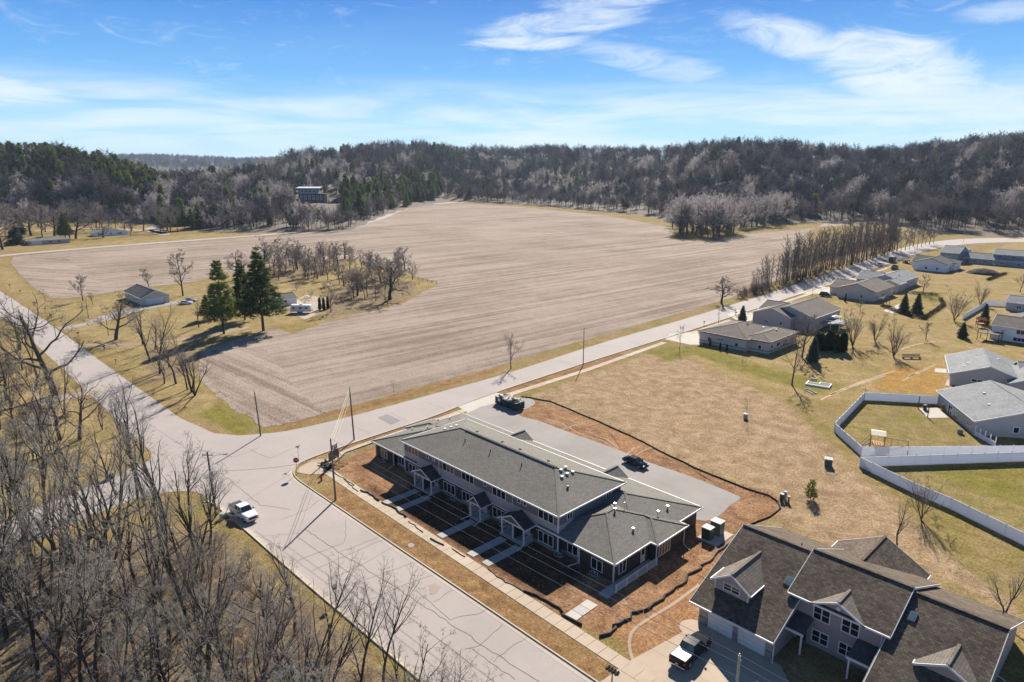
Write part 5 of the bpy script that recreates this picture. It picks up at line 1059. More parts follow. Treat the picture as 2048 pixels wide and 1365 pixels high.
def pickup(name, label, x, y, rz, pm, cover, z=.03, cat='pickup truck', open_bed=False):
    r = thing(name, label, cat, (x, y, z), rz); hw = .98
    R_ = [ring(-2.85, hw - .06, .45, 1.22, .06), ring(-2.75, hw, .38, 1.25, .08), ring(-.9, hw, .36, 1.25, .08), ring(1.0, hw, .36, 1.24, .1), ring(1.35, hw, .36, 1.22, .1), ring(2.6, hw - .02, .4, 1.12, .14, hw - .12), ring(2.88, hw - .14, .48, 1.0, .14, hw - .25)]
    MB().loft(R_).obj('body', pm, r, flat=False if False else True); 
    b = MB()
    if open_bed: b.box(-2.65, -1.05, -.78, .78, 1.252, 1.262)
    else: b.box(-2.72, -1.0, -.86, .86, 1.25, 1.30)
    cv_ = b.obj('bed_cover', cover, r); 
    if not open_bed: bevel(cv_, .02); MB().box(-2.2, -2.17, -.86, .86, 1.30, 1.306).obj('seam', BLACK, cv_)
    glasshouse(r, (-.98, -.72, .62, 1.28, 1.22, 1.86), .90, .74, pm); wheels(r, (-1.85, 1.85), hw, .39); car_common(r, 2.9, -2.87, hw, .88, pm)
    bevel(MB().box(2.78, 2.91, -.62, .62, .62, .96).obj('grille', BLACK, r), .03); bevel(MB().box(2.72, 2.98, -.92, .92, .42, .6).obj('bumper', CHROME, r), .05); bevel(MB().box(-3.0, -2.8, -.92, .92, .42, .58).obj('bumper', CHROME, r), .05); mirrors(r, .95, hw, 1.2, BLACK if pm.name.startswith('white') else pm)
    b = MB()
    for s in (-1, 1):
        for xx in (-.95, .02, 1.1): b.box(xx - .008, xx + .008, s * (hw + .004) - .006, s * (hw + .004) + .006, .5, 1.2)
    b.obj('door_seam', BLACK, r)
    return r
def sedan(name, label, x, y, rz, pm, z=.03, cat='car', suv=False):
    r = thing(name, label, cat, (x, y, z), rz); hw = .9; zt = 1.0 if suv else .92
    R_ = [ring(-2.38, hw - .16, .4, zt - .12, .1), ring(-2.2, hw - .03, .3, zt, .12, hw - .12), ring(-1.2, hw, .27, zt + .03, .12, hw - .06), ring(.9, hw, .27, zt, .12, hw - .06), ring(1.9, hw - .04, .28, zt - .12, .14, hw - .14), ring(2.3, hw - .16, .34, zt - .26, .14, hw - .3), ring(2.42, hw - .3, .4, zt - .36, .1, hw - .42)]
    o = MB().loft(R_).obj('body', pm, r, flat=False)
    if suv: glasshouse(r, (-2.15, -1.9, .35, 1.15, zt - .02, 1.68), .82, .68, pm)
    else: glasshouse(r, (-1.75, -1.0, .25, 1.15, zt - .02, 1.44), .80, .62, pm)
    wheels(r, (-1.4, 1.42), hw, .33); car_common(r, 2.38, -2.36, hw * .92, .66, pm); mirrors(r, .75, hw - .02, .92, pm); bevel(MB().box(2.36, 2.46, -.55, .55, .36, .52).obj('grille', BLACK, r), .03)
    return r
P_WHITE = paint('white_paint', (0.72, 0.73, 0.74)); P_BLACK = M('black_paint', (0.012, 0.014, 0.016), .09, .05, 2, 0, .22, .0); P_NAVY = M('dark_blue_paint', (0.012, 0.016, 0.030), .09, .05, 2, 0, .25, .0); P_SILV = paint('silver_paint', (0.45, 0.47, 0.5), .4)
COVER_W = M('white_tonneau', (0.62, 0.60, 0.56), .5, .05); COVER_B = M('black_tonneau', (0.045, 0.05, 0.05), .7, .1)
a = at(493, 1022); c = at(513, 1040)
pickup('pickup_truck', 'white pickup truck with a black bed cover parked at the kerb by the bare woods', 8.6, -12.4, math.radians(3), P_WHITE, COVER_B)
pickup('pickup_truck', 'black pickup truck with a white bed cover standing in the townhouse driveway', 70.4, 9.0, math.radians(92), P_BLACK, COVER_W, .06)
sedan('sedan', 'dark blue sedan parked alone in the empty parking lot', 38.1, 43.6, math.radians(-3), P_NAVY)
x, y = at(1760, 532); sedan('sport_utility_car', 'white sport utility car parked on the street by the far white house', x, y, math.radians(96), P_WHITE, .04, 'car', True)
x, y = at(1815, 528); pickup('pickup_truck', 'dark green pickup truck on the orange soil beside the far white house', x, y, math.radians(140), paint('dark_green_paint', (0.02, 0.035, 0.025)), COVER_B, 0, open_bed=True)
x, y = at(1668, 575); sedan('hatchback_car', 'dark car tucked beside the brown gabled house', -3.5, 226.5, math.radians(0), P_BLACK, .04, 'car', True)
x, y = at(360, 603); sedan('silver_car', 'silver car parked next to the cream farmhouse', -167.0, 42, math.radians(60), P_SILV, .02); sedan('white_car', 'white car parked beyond the silver car at the farmhouse', -163.0, 39, math.radians(60), P_WHITE, .02)
def dumpster(name, label, x, y, rz, L, wd, h, m, fill):
    r = thing(name, label, 'dumpster', (x, y, .02), rz); b = MB(); t_ = .08; w = wd / 2
    b.box(-L / 2, L / 2, -w, w, .15, .25); b.box(-L / 2, L / 2, -w, -w + t_, .25, h); b.box(-L / 2, L / 2, w - t_, w, .25, h); b.box(-L / 2, -L / 2 + t_, -w + t_, w - t_, .25, h); b.box(L / 2 - t_, L / 2, -w + t_, w - t_, .25, h); b.obj('bin', m, r)
    b = MB(); n = 7
    for i in range(n + 1):
        xx = -L / 2 + .08 + (L - .16) * i / n
        for s in (-1, 1): b.box(xx - .05, xx + .05, s * (w + .05) - .05, s * (w + .05) + .05, .2, h - .1)
    for s in (-1, 1): b.box(-L / 2 - .02, L / 2 + .02, s * w - .09, s * w + .09, h - .02, h + .1)
    b.box(-L / 2 - .09, -L / 2 + .09, -w, w, h, h + .1); b.box(L / 2 - .09, L / 2 + .09, -w, w, h, h + .1); b.obj('rib', m, r)
    b = MB().box(-L / 2 - .9, L / 2, -.55, -.4, .05, .16).box(-L / 2 - .9, L / 2, .4, .55, .05, .16); b.obj('skid', BLACK, r)
    MB().box(-L / 2 + .9, -L / 2 + 1.7, -w - .12, -w - .1, .9, 1.5).obj('placard', WHITE, r)
    if fill:
        f = thing('rubbish_heap', 'pale cardboard and scrap heaped in the green dumpster', 'rubbish', (x, y, h), rz); q_ = random.Random(5); b1, b2 = MB(), MB()
        for i in range(90): (b1 if q_.random() < .7 else b2).obox((q_.uniform(-L / 2 + .4, L / 2 - .4), q_.uniform(-w + .3, w - .3), q_.uniform(-.1, .28)), (q_.uniform(-1, 1), q_.uniform(-1, 1), q_.uniform(-.5, .5)), q_.uniform(.4, 1.4), q_.uniform(.3, .8), q_.uniform(.04, .3))
        o = b1.obj('cardboard', M('pale_cardboard', (0.55, 0.50, 0.44), .8), f); o['kind'] = 'stuff'; o = b2.obj('scrap', M('dark_scrap', (0.10, 0.09, 0.085), .8), f); o['kind'] = 'stuff'
    return r
GREEN_D = M('dumpster_green', (0.018, 0.045, 0.038), .6)
dumpster('dumpster', 'dark green open dumpster heaped with rubbish at the end of the parking lot', 1.6, 48.6, math.radians(-2), 6.6, 2.4, 1.65, GREEN_D, True)
x, y = at(1789, 539); dumpster('dumpster', 'olive green dumpster on the orange soil beside the far white house', x, y, math.radians(100), 5.5, 2.4, 1.9, M('olive_paint', (0.16, 0.17, 0.06)), False)
x, y = at(1784, 525); tr = thing('cargo_trailer', 'dark box trailer standing on the street by the far houses', 'trailer', (x, y, .04), math.radians(95)); bevel(MB().box(-3, 3, -1.2, 1.2, .5, 3.1).obj('box', M('trailer_green', (0.03, 0.045, 0.04), .4), tr), .08); wheels(tr, (-.4, .5), 1.2, .38); MB().bar((3, 0, .5), (4.2, 0, .45), .1).obj('drawbar', BLACK, tr)
# travel trailer
x, y = at(600, 628); rv_ = thing('travel_trailer', 'white travel trailer parked beside the big dark pines', 'caravan', (x - 1, y + 1.2, 0), math.radians(46)); RVW = M('trailer_white', (0.66, 0.67, 0.70), .4, .05)
bevel(MB().extr([(-3.6, .6), (3.5, .6), (3.7, 1.2), (3.5, 2.9), (-3.4, 3.0), (-3.7, 1.5)], 'y', -1.2, 1.2).obj('body', RVW, rv_), .08)
wheels(rv_, (-.9, -.1), 1.2, .36)
for u0, u1 in ((-2.9, -1.9), (-.6, .6), (1.6, 2.6)): window(rv_, 0, -1.2, u0, u1, 1.6, 2.3, 1, fw=.06)
door(rv_, 0, -1.2, .9, 1.5, .7, 2.5, RVW, False); MB().box(-.5, .5, -.5, .5, 3.0, 3.25).obj('air_conditioner', WHITE, rv_); MB().bar((3.6, 0, .6), (4.9, 0, .5), .1).obj('drawbar', BLACK, rv_)

# ================================================================ POLES, WIRES, SIGNS
WOOD_P = M('pole_wood', (0.20, 0.145, 0.105), .9, .25, 1.5); WOOD_G = M('weathered_pole_wood', (0.17, 0.155, 0.14), .9, .2, 1.5); INS = M('insulator', (0.35, 0.33, 0.31), .3)
def pole(label, x, y, h, r=.16, m=WOOD_P, arm=0, armdir=(1, 0), lamp=False, trans=False, lean=(0, 0)):
    t_ = thing('utility_pole', label, 'utility pole', (x, y, 0)); tx, ty = lean
    MB().tube([(0, 0, -.2), (tx * .5, ty * .5, h / 2), (tx, ty, h)], [r, r * .86, r * .68], 10).obj('pole', m, t_)
    if arm:
        d = Vector((*armdir, 0)).normalized(); b = MB().obox((tx, ty, h - .5), d, arm, .1, .12); b.obj('crossarm', m, t_)
        for s in (-1, 0, 1): MB().cyl(tx + d.x * arm * .42 * s, ty + d.y * arm * .42 * s, h - .44, h - .2, .05, 8).obj('insulator', INS, t_)
    else: MB().cyl(tx + .12, ty, h - .6, h - .35, .05, 8).obj('insulator', INS, t_); MB().cyl(tx, ty, h, h + .22, .05, 8).obj('insulator', INS, t_)
    if trans: MB().cyl(tx + .42, ty + .1, h * .62, h * .62 + .9, .26, 12).obj('transformer', M('transformer_grey', (0.30, 0.32, 0.34), .5), t_)
    if lamp:
        d = Vector((*lamp, 0)).normalized(); q0 = Vector((tx, ty, h - 1.2)); b = MB().tube([q0, q0 + d * 1.0 + Vector((0, 0, .5)), q0 + d * 2.1 + Vector((0, 0, .6))], .035, 6); b.obj('lamp_arm', METAL, t_); MB().obox(q0 + d * 2.4 + Vector((0, 0, .55)), d, .7, .25, .14).obj('lamp_head', METAL, t_)
    return t_
HP_ = htop(671, 1000, 880)
pole('tall brown utility pole on the verge by the hydrant with wires to both sides', 13.5, -.1, HP_, .17, WOOD_P, lean=(-.25, 0))
pole('weathered utility pole at the corner of the ploughed field', -19.5, 2.9, htop(522, 872, 785), .15, WOOD_G, lean=(-.2, -.3))
pole('utility pole by the townhouse end with bright guy wires at its top', -5.4, 14.7, htop(709, 880, 775), .16, WOOD_P, lean=(-.2, -.2))
pole('utility pole in front of the bare woods with a grey transformer and lamp arm', 5.4, -15.2, htop(432, 1030, 905), .17, WOOD_G, 1.6, (.7, .7), (.5, 1), True, (-.35, -.1))
pole('slender utility pole standing alone beside the sidewalk at the vacant lot', -7.9, 84.1, 9.8, .12, WOOD_G)
pole('concrete grey pole in the driveway below the brown townhouse roofs', 79.4, 0.9, 9.85, .17, M('concrete_pole', (0.36, 0.33, 0.29)))
for bx_, by_, ty_, lb in ((1733, 540, 502, 'slim light pole by the street near the brown gabled house'), (1828, 512, 470, 'light pole by the street behind the far white house'), (1926, 487, 450, 'light pole beside the blue townhouse row'), (1617, 558, 537, 'short post in the shade of the slender tree row'), (1437, 645, 614, 'slim light pole at the kerb before the round tree'), (210, 0, 0, '')):
    if by_: x, y = at(bx_, by_); pole(lb, x, y, htop(bx_, by_, ty_), .09, METAL)
for bx_, by_, ty_, lb in ((177, 637, 597, 'thin utility pole beside the farmhouse drive'), (217, 672, 633, 'thin pole beside the spreading oak'), (32, 650, 600, 'thin pole along the country side of the main street'), (113, 680, 655, 'thin leaning pole among the roadside trees')):
    x, y = at(bx_, by_); pole(lb, x, y, htop(bx_, by_, ty_), .10, WOOD_G)
WIREM = M('bare_wire', (0.50, 0.47, 0.43), .35, .05, metal=.0, spec=.6); WIRED = M('dark_cable', (0.03, 0.03, 0.03), .6)
def wire(label, a, b, sag, m=WIREM, r=.022):
    a, b = Vector(a), Vector(b); P_ = [a.lerp(b, i / 20) - Vector((0, 0, sag * 4 * (i / 20) * (1 - i / 20))) for i in range(21)]
    o = MB().tube(P_, r, 4).obj('overhead_wire', m); tag(o, label, 'wire')
ta = (13.25, -.1, HP_); GW = 'overhead wires along the main street'
wire('highest wire of the three running above the townhouse front yard', (79.4, 0.9, 9.95), (13.25, -.1, HP_ + .15), .45)
wire('middle wire of the three running above the townhouse front yard', (79.3, 0.75, 9.2), (13.3, -.2, HP_ - .7), .55)
wire('lowest thick cable of the three running above the townhouse front yard', (79.2, 0.7, 7.9), (13.35, -.2, HP_ - 2.4), .65, WIREM, .026)
wire('wire from the driveway pole out of the picture', (79.4, .9, 9.95), (130, 1.4, 10), .4); wire('second wire from the driveway pole out of the picture', (79.3, .75, 9.2), (130, 1.2, 9.2), .4)
tb_ = (-5.6, 14.5, htop(709, 880, 775)); YG = M('guy_guard_yellow', (0.60, 0.56, 0.36), .5)
wire('upper pale wire between the verge pole and the pole at the townhouse end', (13.25, -.1, HP_ - .1), tb_, .15, YG, .03); wire('lower pale wire between the verge pole and the pole at the townhouse end', (13.3, -.1, HP_ - .8), (tb_[0], tb_[1], tb_[2] - .7), .2, YG, .03); wire('thin third wire between the two poles at the townhouse', (13.3, -.1, HP_ - 2.2), (tb_[0], tb_[1], tb_[2] - 1.9), .25, YG, .018)
wire('dark cable crossing the street to the pole by the woods', (13.3, -.15, HP_ - 3.0), (5.2, -15.2, htop(432, 1030, 905) - 3.0), .5, WIRED, .02)
wire('dark cable along the side of the woods', (5.2, -15.2, 8.6), (-40, -17, 8.5), .8, WIRED, .015)
# stop sign
SGR = M('sign_red', (0.32, 0.012, 0.016), .5, .08); GALV = M('sign_post_steel', (0.30, 0.31, 0.32), .4, .1, metal=.5)
def text(body, size, m, parent, loc, rot, name='lettering'):
    c = bpy.data.curves.new(name, 'FONT'); c.body = body; c.size = size; c.align_x = 'CENTER'; c.align_y = 'CENTER'; c.extrude = .002
    o = bpy.data.objects.new(name, c); me = bpy.data.meshes.new_from_object(o); bpy.data.objects.remove(o); me.materials.append(m)
    q_ = link(name, me, parent, loc); q_.rotation_euler = rot; return q_
S = thing('stop_sign', 'red octagonal stop sign on a steel post at the street corner', 'stop sign', (1.0, -.1, 0), math.radians(52))
MB().cyl(0, 0, -.1, 2.95, .04, 6).obj('post', GALV, S)
def octo(R): return [(R * math.cos(PI / 8 + PI / 4 * i), R * math.sin(PI / 8 + PI / 4 * i)) for i in range(8)]
def plate(pts, zc, y0, y1): return MB().add([(x, y0, zc + z) for x, z in pts] + [(x, y1, zc + z) for x, z in pts], [tuple(range(len(pts))), tuple(range(2 * len(pts) - 1, len(pts) - 1, -1))] + [(i, len(pts) + i, len(pts) + (i + 1) % len(pts), (i + 1) % len(pts)) for i in range(len(pts))])
bd = plate(octo(.50), 2.6, -.065, -.055).obj('border', WHITE, S); plate(octo(.455), 2.6, -.072, -.066).obj('plate', SGR, S)
text('STOP', .33, WHITE, S, (0, -.078, 2.6), (PI / 2, 0, 0))
x, y = at(598, 927); N_ = thing('street_name_sign', 'slim post with crossed street name blades at the street corner', 'street sign', (x, y, 0)); MB().cyl(0, 0, -.1, 2.9, .035, 6).obj('post', GALV, N_); MB().obox((0, 0, 2.95), (1, .1, 0), .8, .02, .16).obj('blade', M('sign_green', (0.02, 0.10, 0.05)), N_); MB().obox((0, 0, 3.13), (.1, 1, 0), .8, .02, .16).obj('blade', M('sign_green_b', (0.02, 0.10, 0.05)), N_)
# hydrant
HR = M('hydrant_red', (0.36, 0.02, 0.02), .5); Hy = thing('fire_hydrant', 'red fire hydrant on the straw covered verge', 'fire hydrant', (5.9, 1.7, 0))
MB().cyl(0, 0, 0, .08, .2, 10).cyl(0, 0, .08, .62, .14, 10).cyl(0, 0, .62, .84, .17, 10, .05).obj('barrel', HR, Hy); MB().tube([(-.28, 0, .5), (.28, 0, .5)], .07, 8).tube([(0, 0, .45), (0, -.28, .45)], .09, 8).obj('nozzle', HR, Hy)
fl = MB().tube([(.5, .4, 0), (.5, .4, 1.1)], .015, 5).obj('marker_stake', M('marker_orange', (.5, .18, .08))); tag(fl, 'thin orange marker stake beside the hydrant', 'stake')
# propped project board
PB = thing('site_board', 'back of a timber framed site board propped with raking struts', 'sign board', (1.9, 6.4, 0), math.radians(20)); TIM = M('raw_timber', (0.36, 0.25, 0.14), .8); TIMD = M('dark_timber', (0.12, 0.09, 0.07), .8)
MB().box(-.1, 0, -1.3, 1.3, 1.0, 2.6).obj('board', M('board_grey', (0.15, 0.135, 0.13)), PB); 
for yy in (-1.1, 0, 1.1): MB().box(0, .1, yy - .05, yy + .05, 0, 2.6).obj('post', TIM, PB); MB().bar((.1, yy, 1.9), (2.0, yy + .1, .05), .09).obj('strut', TIM, PB); MB().bar((.1, yy, .3), (2.0, yy + .1, .08), .08).obj('brace', TIM, PB)
MB().box(-.14, -.1, -.6, 1.1, 2.65, 3.6).obj('notice', M('notice_white', (0.5, 0.5, 0.5)), PB); MB().box(0, .1, .25, .35, 2.6, 3.6).obj('post', TIM, PB)
# permits pile
db = random.Random(9); b = MB()
for i in range(40): b.obox((1.6 + db.uniform(-1.5, 1.4), 4.9 + db.uniform(-.5, .8), .1 + db.uniform(0, .35)), (db.uniform(-1, 1), db.uniform(-1, 1), db.uniform(-.2, .4)), db.uniform(.3, 1.5), db.uniform(.08, .3), db.uniform(.04, .2))
tag(b.obj('scrap_heap', M('black_scrap', (0.022, 0.022, 0.022), .8)), 'tangled heap of black scrap and wattle ends before the site board', 'scrap heap')
# silt socks
SOCK = M('silt_sock_mesh', (0.040, 0.036, 0.033), .85, .3, 2); sr_ = random.Random(4)
def sock(label, L, r=.11, m=SOCK):
    r *= .72; P_ = [Vector((x, y, r * .8)) for x, y in L]; Q = []
    for i in range(len(P_) - 1):
        k = max(1, int((P_[i + 1] - P_[i]).length / .7))
        for j in range(k): q_ = P_[i].lerp(P_[i + 1], j / k); Q.append((q_.x + sr_.uniform(-.14, .14), q_.y + sr_.uniform(-.14, .14), r * .8))
    Q.append(tuple(P_[-1])); tag(MB().tube(Q, [r * sr_.uniform(.8, 1.15) for _ in Q], 7).obj('silt_sock', m, flat=False), label, 'silt sock', 'black silt socks round the building site')
sock('black silt sock along the sidewalk behind the scrap heap', ats([(655, 938), (690, 960), (708, 972)])); sock('short black silt sock by the verge pole', ats([(686, 958), (700, 970), (716, 984)])); sock('black silt sock at the front yard corner nearest the verge pole', ats([(722, 982), (742, 990), (758, 1003)]), .2)
sock('wavy black silt sock ending at the first front walk', ats([(762, 1006), (776, 1012), (792, 1020), (812, 1036)]), .2)
sock('thin black silt sock between the second and third front walks', ats([(818, 1044), (830, 1052), (846, 1066)])); sock('black silt sock beside the third front walk', ats([(862, 1078), (888, 1092)]), .16)
sock('thin silt sock before the fourth front walk', ats([(905, 1098), (930, 1115)])); sock('long wavy black silt sock before the front yard of the wing', ats([(975, 1140), (1010, 1165), (1048, 1184), (1050, 1187)])); sock('thick black silt sock by the wing yard sidewalk', ats([(1050, 1184), (1095, 1202), (1118, 1218), (1125, 1228)]), .2); sock('short thick silt sock end by the pale front walk', ats([(1124, 1231), (1145, 1240), (1163, 1252)]), .22)
sock('curled black silt sock end at the sidewalk corner', ats([(1200, 1274), (1220, 1270), (1232, 1256)]), .22); sock('kinked silt sock bundle beside the curled end', ats([(1225, 1255), (1240, 1250), (1248, 1242)]), .25); sock('stubby black silt sock beside the kinked bundle', ats([(1250, 1245), (1260, 1238), (1262, 1228), (1285, 1222)]), .22); sock('long silt sock along the side yard of the wing', ats([(1289, 1222), (1318, 1205), (1345, 1182), (1370, 1165), (1375, 1150), (1403, 1137)]), .22); sock('brown stained silt sock near the transformer cabinets', ats([(1403, 1134), (1425, 1118), (1440, 1100), (1470, 1082), (1490, 1070)]), .2, M('muddy_sock', (0.12, 0.085, 0.06)))
def strip(label, L, w=.2, m=SOCK):
    a, c = offset_line(L, w / 2), offset_line(L, -w / 2); n = len(L); b = MB(); b.add([(x, y, .02) for x, y in a] + [(x, y, .02) for x, y in c] + [(x, y, .24) for x, y in L], [(i, i + 1, 2 * n + i + 1, 2 * n + i) for i in range(n - 1)] + [(n + i + 1, n + i, 2 * n + i, 2 * n + i + 1) for i in range(n - 1)])
    tag(b.obj('silt_fence', m), label, 'silt fence')
strip('long black silt fence between the raw soil and the vacant lot', jag(ats([(1043, 795), (1062, 797), (1100, 804), (1140, 820), (1200, 846), (1260, 872), (1330, 908), (1400, 942), (1470, 970), (1510, 985), (1535, 992), (1557, 1005), (1560, 1018), (1540, 1035), (1500, 1050), (1470, 1075)]), 1.2, .12, 2, False), .3)
strip('black silt fence along the inner edge of the side street sidewalk', ats([(672, 925), (690, 908), (720, 897), (750, 886)]), .3); strip('short black silt fence before the parking lot apron', ats([(878, 850), (905, 838), (925, 828)]), .3)
RUTM = pavemat('rut_mud', (.145, .075, .04)); RUTL = pavemat('dry_rut', (.42, .27, .165)); RUTG = pavemat('flattened_grass', (.205, .145, .09)); rq = random.Random(12)
def ruts(label, lines, m, w, z=.012):
    b = MB()
    for L in lines:
        Q = jag(catmull(ats(L), 4), .7, .10, rq.randint(0, 999), False) + [at(*L[-1])]; a, c = offset_line(Q, w / 2), offset_line(Q, -w / 2); n = len(Q)
        b.add([(x, y, z) for x, y in a] + [(x, y, z) for x, y in c], [(n + i, n + i + 1, i + 1, i) for i in range(n - 1)])
    o = b.obj('wheel_rut', m); o['kind'] = 'stuff'; o['label'] = label
ruts('dark curving wheel ruts in the raw soil beside the parking lot', [[(1150, 862), (1180, 868), (1215, 885), (1230, 898)], [(1160, 852), (1195, 860), (1222, 872), (1240, 896)], [(1178, 848), (1210, 858), (1232, 880)], [(1140, 850), (1160, 858), (1200, 866)], [(1300, 926), (1340, 922), (1360, 915)], [(1330, 925), (1370, 935), (1410, 955), (1440, 975)], [(1415, 1105), (1450, 1072), (1500, 1062)], [(1380, 930), (1400, 950), (1440, 968)], [(1395, 1150), (1415, 1160), (1440, 1158)]], RUTM, .22)
ruts('pale dry wheel tracks in the raw soil beside the parking lot', [[(1090, 838), (1120, 846), (1160, 868), (1200, 880), (1235, 900)], [(1105, 828), (1150, 845), (1190, 850)], [(1120, 862), (1150, 850), (1180, 842)], [(1270, 912), (1290, 900), (1310, 893)], [(1255, 908), (1270, 895)], [(1190, 872), (1215, 880), (1238, 897)]], RUTL, .24, .014)
ruts('dark scrape marks across the dry grass of the vacant lot', [[(1085, 790), (1110, 782), (1150, 775), (1180, 772)], [(1095, 800), (1130, 790), (1175, 786)], [(1110, 806), (1150, 800), (1200, 808)], [(1130, 812), (1170, 806), (1215, 815)], [(1150, 822), (1190, 815), (1230, 824)], [(1175, 832), (1215, 824), (1260, 838)], [(1205, 846), (1245, 840), (1290, 852)], [(1240, 862), (1290, 866), (1330, 880)], [(1205, 735), (1225, 760), (1250, 790)], [(1225, 730), (1250, 755), (1285, 790)], [(1290, 820), (1310, 818), (1340, 821)], [(1260, 782), (1265, 795), (1290, 802)], [(1240, 725), (1275, 758), (1320, 800)]], RUTG, .16)
ruts('pale mown tracks across the yards', [[(1815, 755), (1835, 745), (1870, 730)], [(1805, 762), (1828, 750), (1862, 735)], [(1660, 790), (1720, 765), (1790, 742)], [(1640, 800), (1700, 775), (1770, 752)], [(1800, 700), (1830, 690), (1870, 683)]], pavemat('pale_track', (.44, .335, .21)), .5)
stk = MB(); Lf = catmull(ats([(1043, 795), (1062, 797), (1100, 804), (1140, 820), (1200, 846), (1260, 872), (1330, 908), (1400, 942), (1470, 970), (1510, 985), (1535, 992), (1557, 1005)]), 3)
for x, y in Lf: stk.box(x - .03, x + .03, y - .03, y + .03, 0, .7)
o = stk.obj('stake', TIM); o['kind'] = 'stuff'; o['label'] = 'timber stakes holding up the long silt fence'
cl_ = MB(); rc = random.Random(77); soilpoly = ZONES['z_soil'][0]
while len(cl_.f) < 420 * 6:
    x, y = rc.uniform(-2, 64), rc.uniform(4, 58)
    if sdf(soilpoly, np.array([x]), np.array([y]))[0] < .3 or (4 < x < 58 and 13 < y < 34) or (-2 < x < 57 and 34.5 < y < 46): continue
    s_ = rc.uniform(.03, .10); cl_.obox((x, y, s_ * .3), (rc.uniform(-1, 1), rc.uniform(-1, 1), rc.uniform(-.4, .4)), s_ * 2, s_ * 1.5, s_)
o = cl_.obj('clod', M('soil_clod', (.28, .165, .095), 1, .4)); o['kind'] = 'stuff'; o['label'] = 'clods of raw soil scattered round the new townhouses'
# cabinets, boxes, mailboxes
CABG = M('cabinet_green', (0.10, 0.125, 0.105), .5); CABT = M('cabinet_grey', (0.36, 0.36, 0.34), .6)
sheet('concrete_pad', [(58.2, 30.0), (61.4, 30.0), (61.4, 34.6), (58.2, 34.6)], .07, NEWC)
def cabinet(label, x, y, sx_, sy_, h, m, rz=0, name='utility_cabinet', z=.07):
    t_ = thing(name, label, 'utility cabinet', (x, y, z), rz); bevel(MB().box(-sx_ / 2, sx_ / 2, -sy_ / 2, sy_ / 2, 0, h).obj('housing', m, t_), .05); bevel(MB().box(-sx_ / 2 - .06, sx_ / 2 + .06, -sy_ / 2 - .06, sy_ / 2 + .06, h, h + .1).obj('lid', CABT, t_), .03); MB().box(-.02, .02, -sy_ / 2 - .015, -sy_ / 2, .1, h - .1).obj('door_seam', BLACK, t_)
cabinet('tall green utility cabinet on the concrete pad behind the wing', 59.6, 33.2, 1.5, 1.3, 1.9, CABG); cabinet('lower rounded green transformer cabinet in front of the tall one', 59.3, 31.2, 1.3, 1.2, 1.6, M('cabinet_dark_green', (0.05, 0.07, 0.058), .4))
x, y = at(1656, 932); cabinet('lone green transformer cabinet in the brown grass near the fence tip', x, y, 1.2, 1.2, 1.3, CABG, .4, z=0)
x, y = at(1491, 838); cabinet('small pale utility pedestal beside the slim bare tree', x, y, .7, .6, 1.0, CABT, 0, z=0); x, y = at(1488, 840); 
x, y = at(1563, 1002); cabinet('dark meter pedestal at the corner of the silt fence', x, y, .5, .4, 1.1, M('pedestal_dark', (.06, .07, .06)), 0, z=0); x, y = at(1570, 1000); cabinet('pale meter pedestal beside the dark one', x, y, .4, .3, 1.3, CABT, 0, z=0); x, y = at(1577, 1006); cabinet('slim timber meter post beside the pedestals', x, y, .25, .25, 1.0, TIM, 0, z=0)
x, y = at(447, 1036); cabinet('small green utility box in the grass at the edge of the woods', x, y, .8, .7, .7, M('box_green', (.16, .24, .20)), .5, z=0); x, y = at(220, 958); cabinet('green utility box on the lawn behind the bare trees', x, y, 1.0, 1.0, 1.0, M('box_dull', (.08, .10, .09)), .2, z=0)
x, y = at(1224, 1362)
MX = thing('mailbox_cluster', 'row of four black mailboxes on one post beside the main street', 'mailboxes', (x, y, 0), 0)
MB().box(-.05, .05, -.05, .05, 0, 1.05).obj('post', WOOD_G, MX); MB().box(-.75, .75, -.12, .12, 1.05, 1.1).obj('shelf', WOOD_G, MX)
for k in range(4):
    xx = -.56 + k * .375; MB().extr([(xx - .12, 1.1), (xx + .12, 1.1), (xx + .12, 1.28), (xx, 1.36), (xx - .12, 1.28)], 'y', -.3, .3).obj('mailbox', BLACK, MX)
def mailbox(label, bx_, by_, m=BLACK):
    x, y = at(bx_, by_); t_ = thing('mailbox', label, 'mailbox', (x, y, 0), rnd.uniform(-.3, .3)); MB().box(-.05, .05, -.05, .05, 0, 1.1).obj('post', WOOD_G, t_); MB().extr([(-.16, 1.1), (.16, 1.1), (.16, 1.32), (0, 1.42), (-.16, 1.32)], 'y', -.32, .32).obj('box', m, t_)
for i, (bx_, by_) in enumerate(((1366, 664), (1408, 651), (1472, 632), (1470, 628), (1614, 578), (1644, 570), (1676, 562), (1718, 552))): mailbox(('dark mailbox at the kerb before the tan house drive', 'mailbox on the grass strip beyond the tan house drive', 'mailbox by the drive past the little spruce', 'second mailbox by the drive past the little spruce', 'mailbox at the kerb by the brown gabled house', 'mailbox at the slate house drive', 'bin green mailbox further along the kerb', 'mailbox near the far white house')[i], bx_, by_, BLACK if i != 6 else CABG)
for i, (bx_, by_) in enumerate(((20, 576), (41, 588), (68, 612), (91, 624), (103, 637), (157, 674), (232, 728), (209, 700))): mailbox(('roadside mailbox at the far start of the yellow verge', 'roadside mailbox second along the yellow verge', 'roadside mailbox third along the yellow verge', 'roadside mailbox before the farmhouse drive', 'roadside mailbox right at the farmhouse drive', 'roadside mailbox past the farmhouse drive', 'pale roadside mailbox beneath the leaning trees', 'roadside mailbox by the spreading oak')[i], bx_, by_, CABT if i == 6 else BLACK)
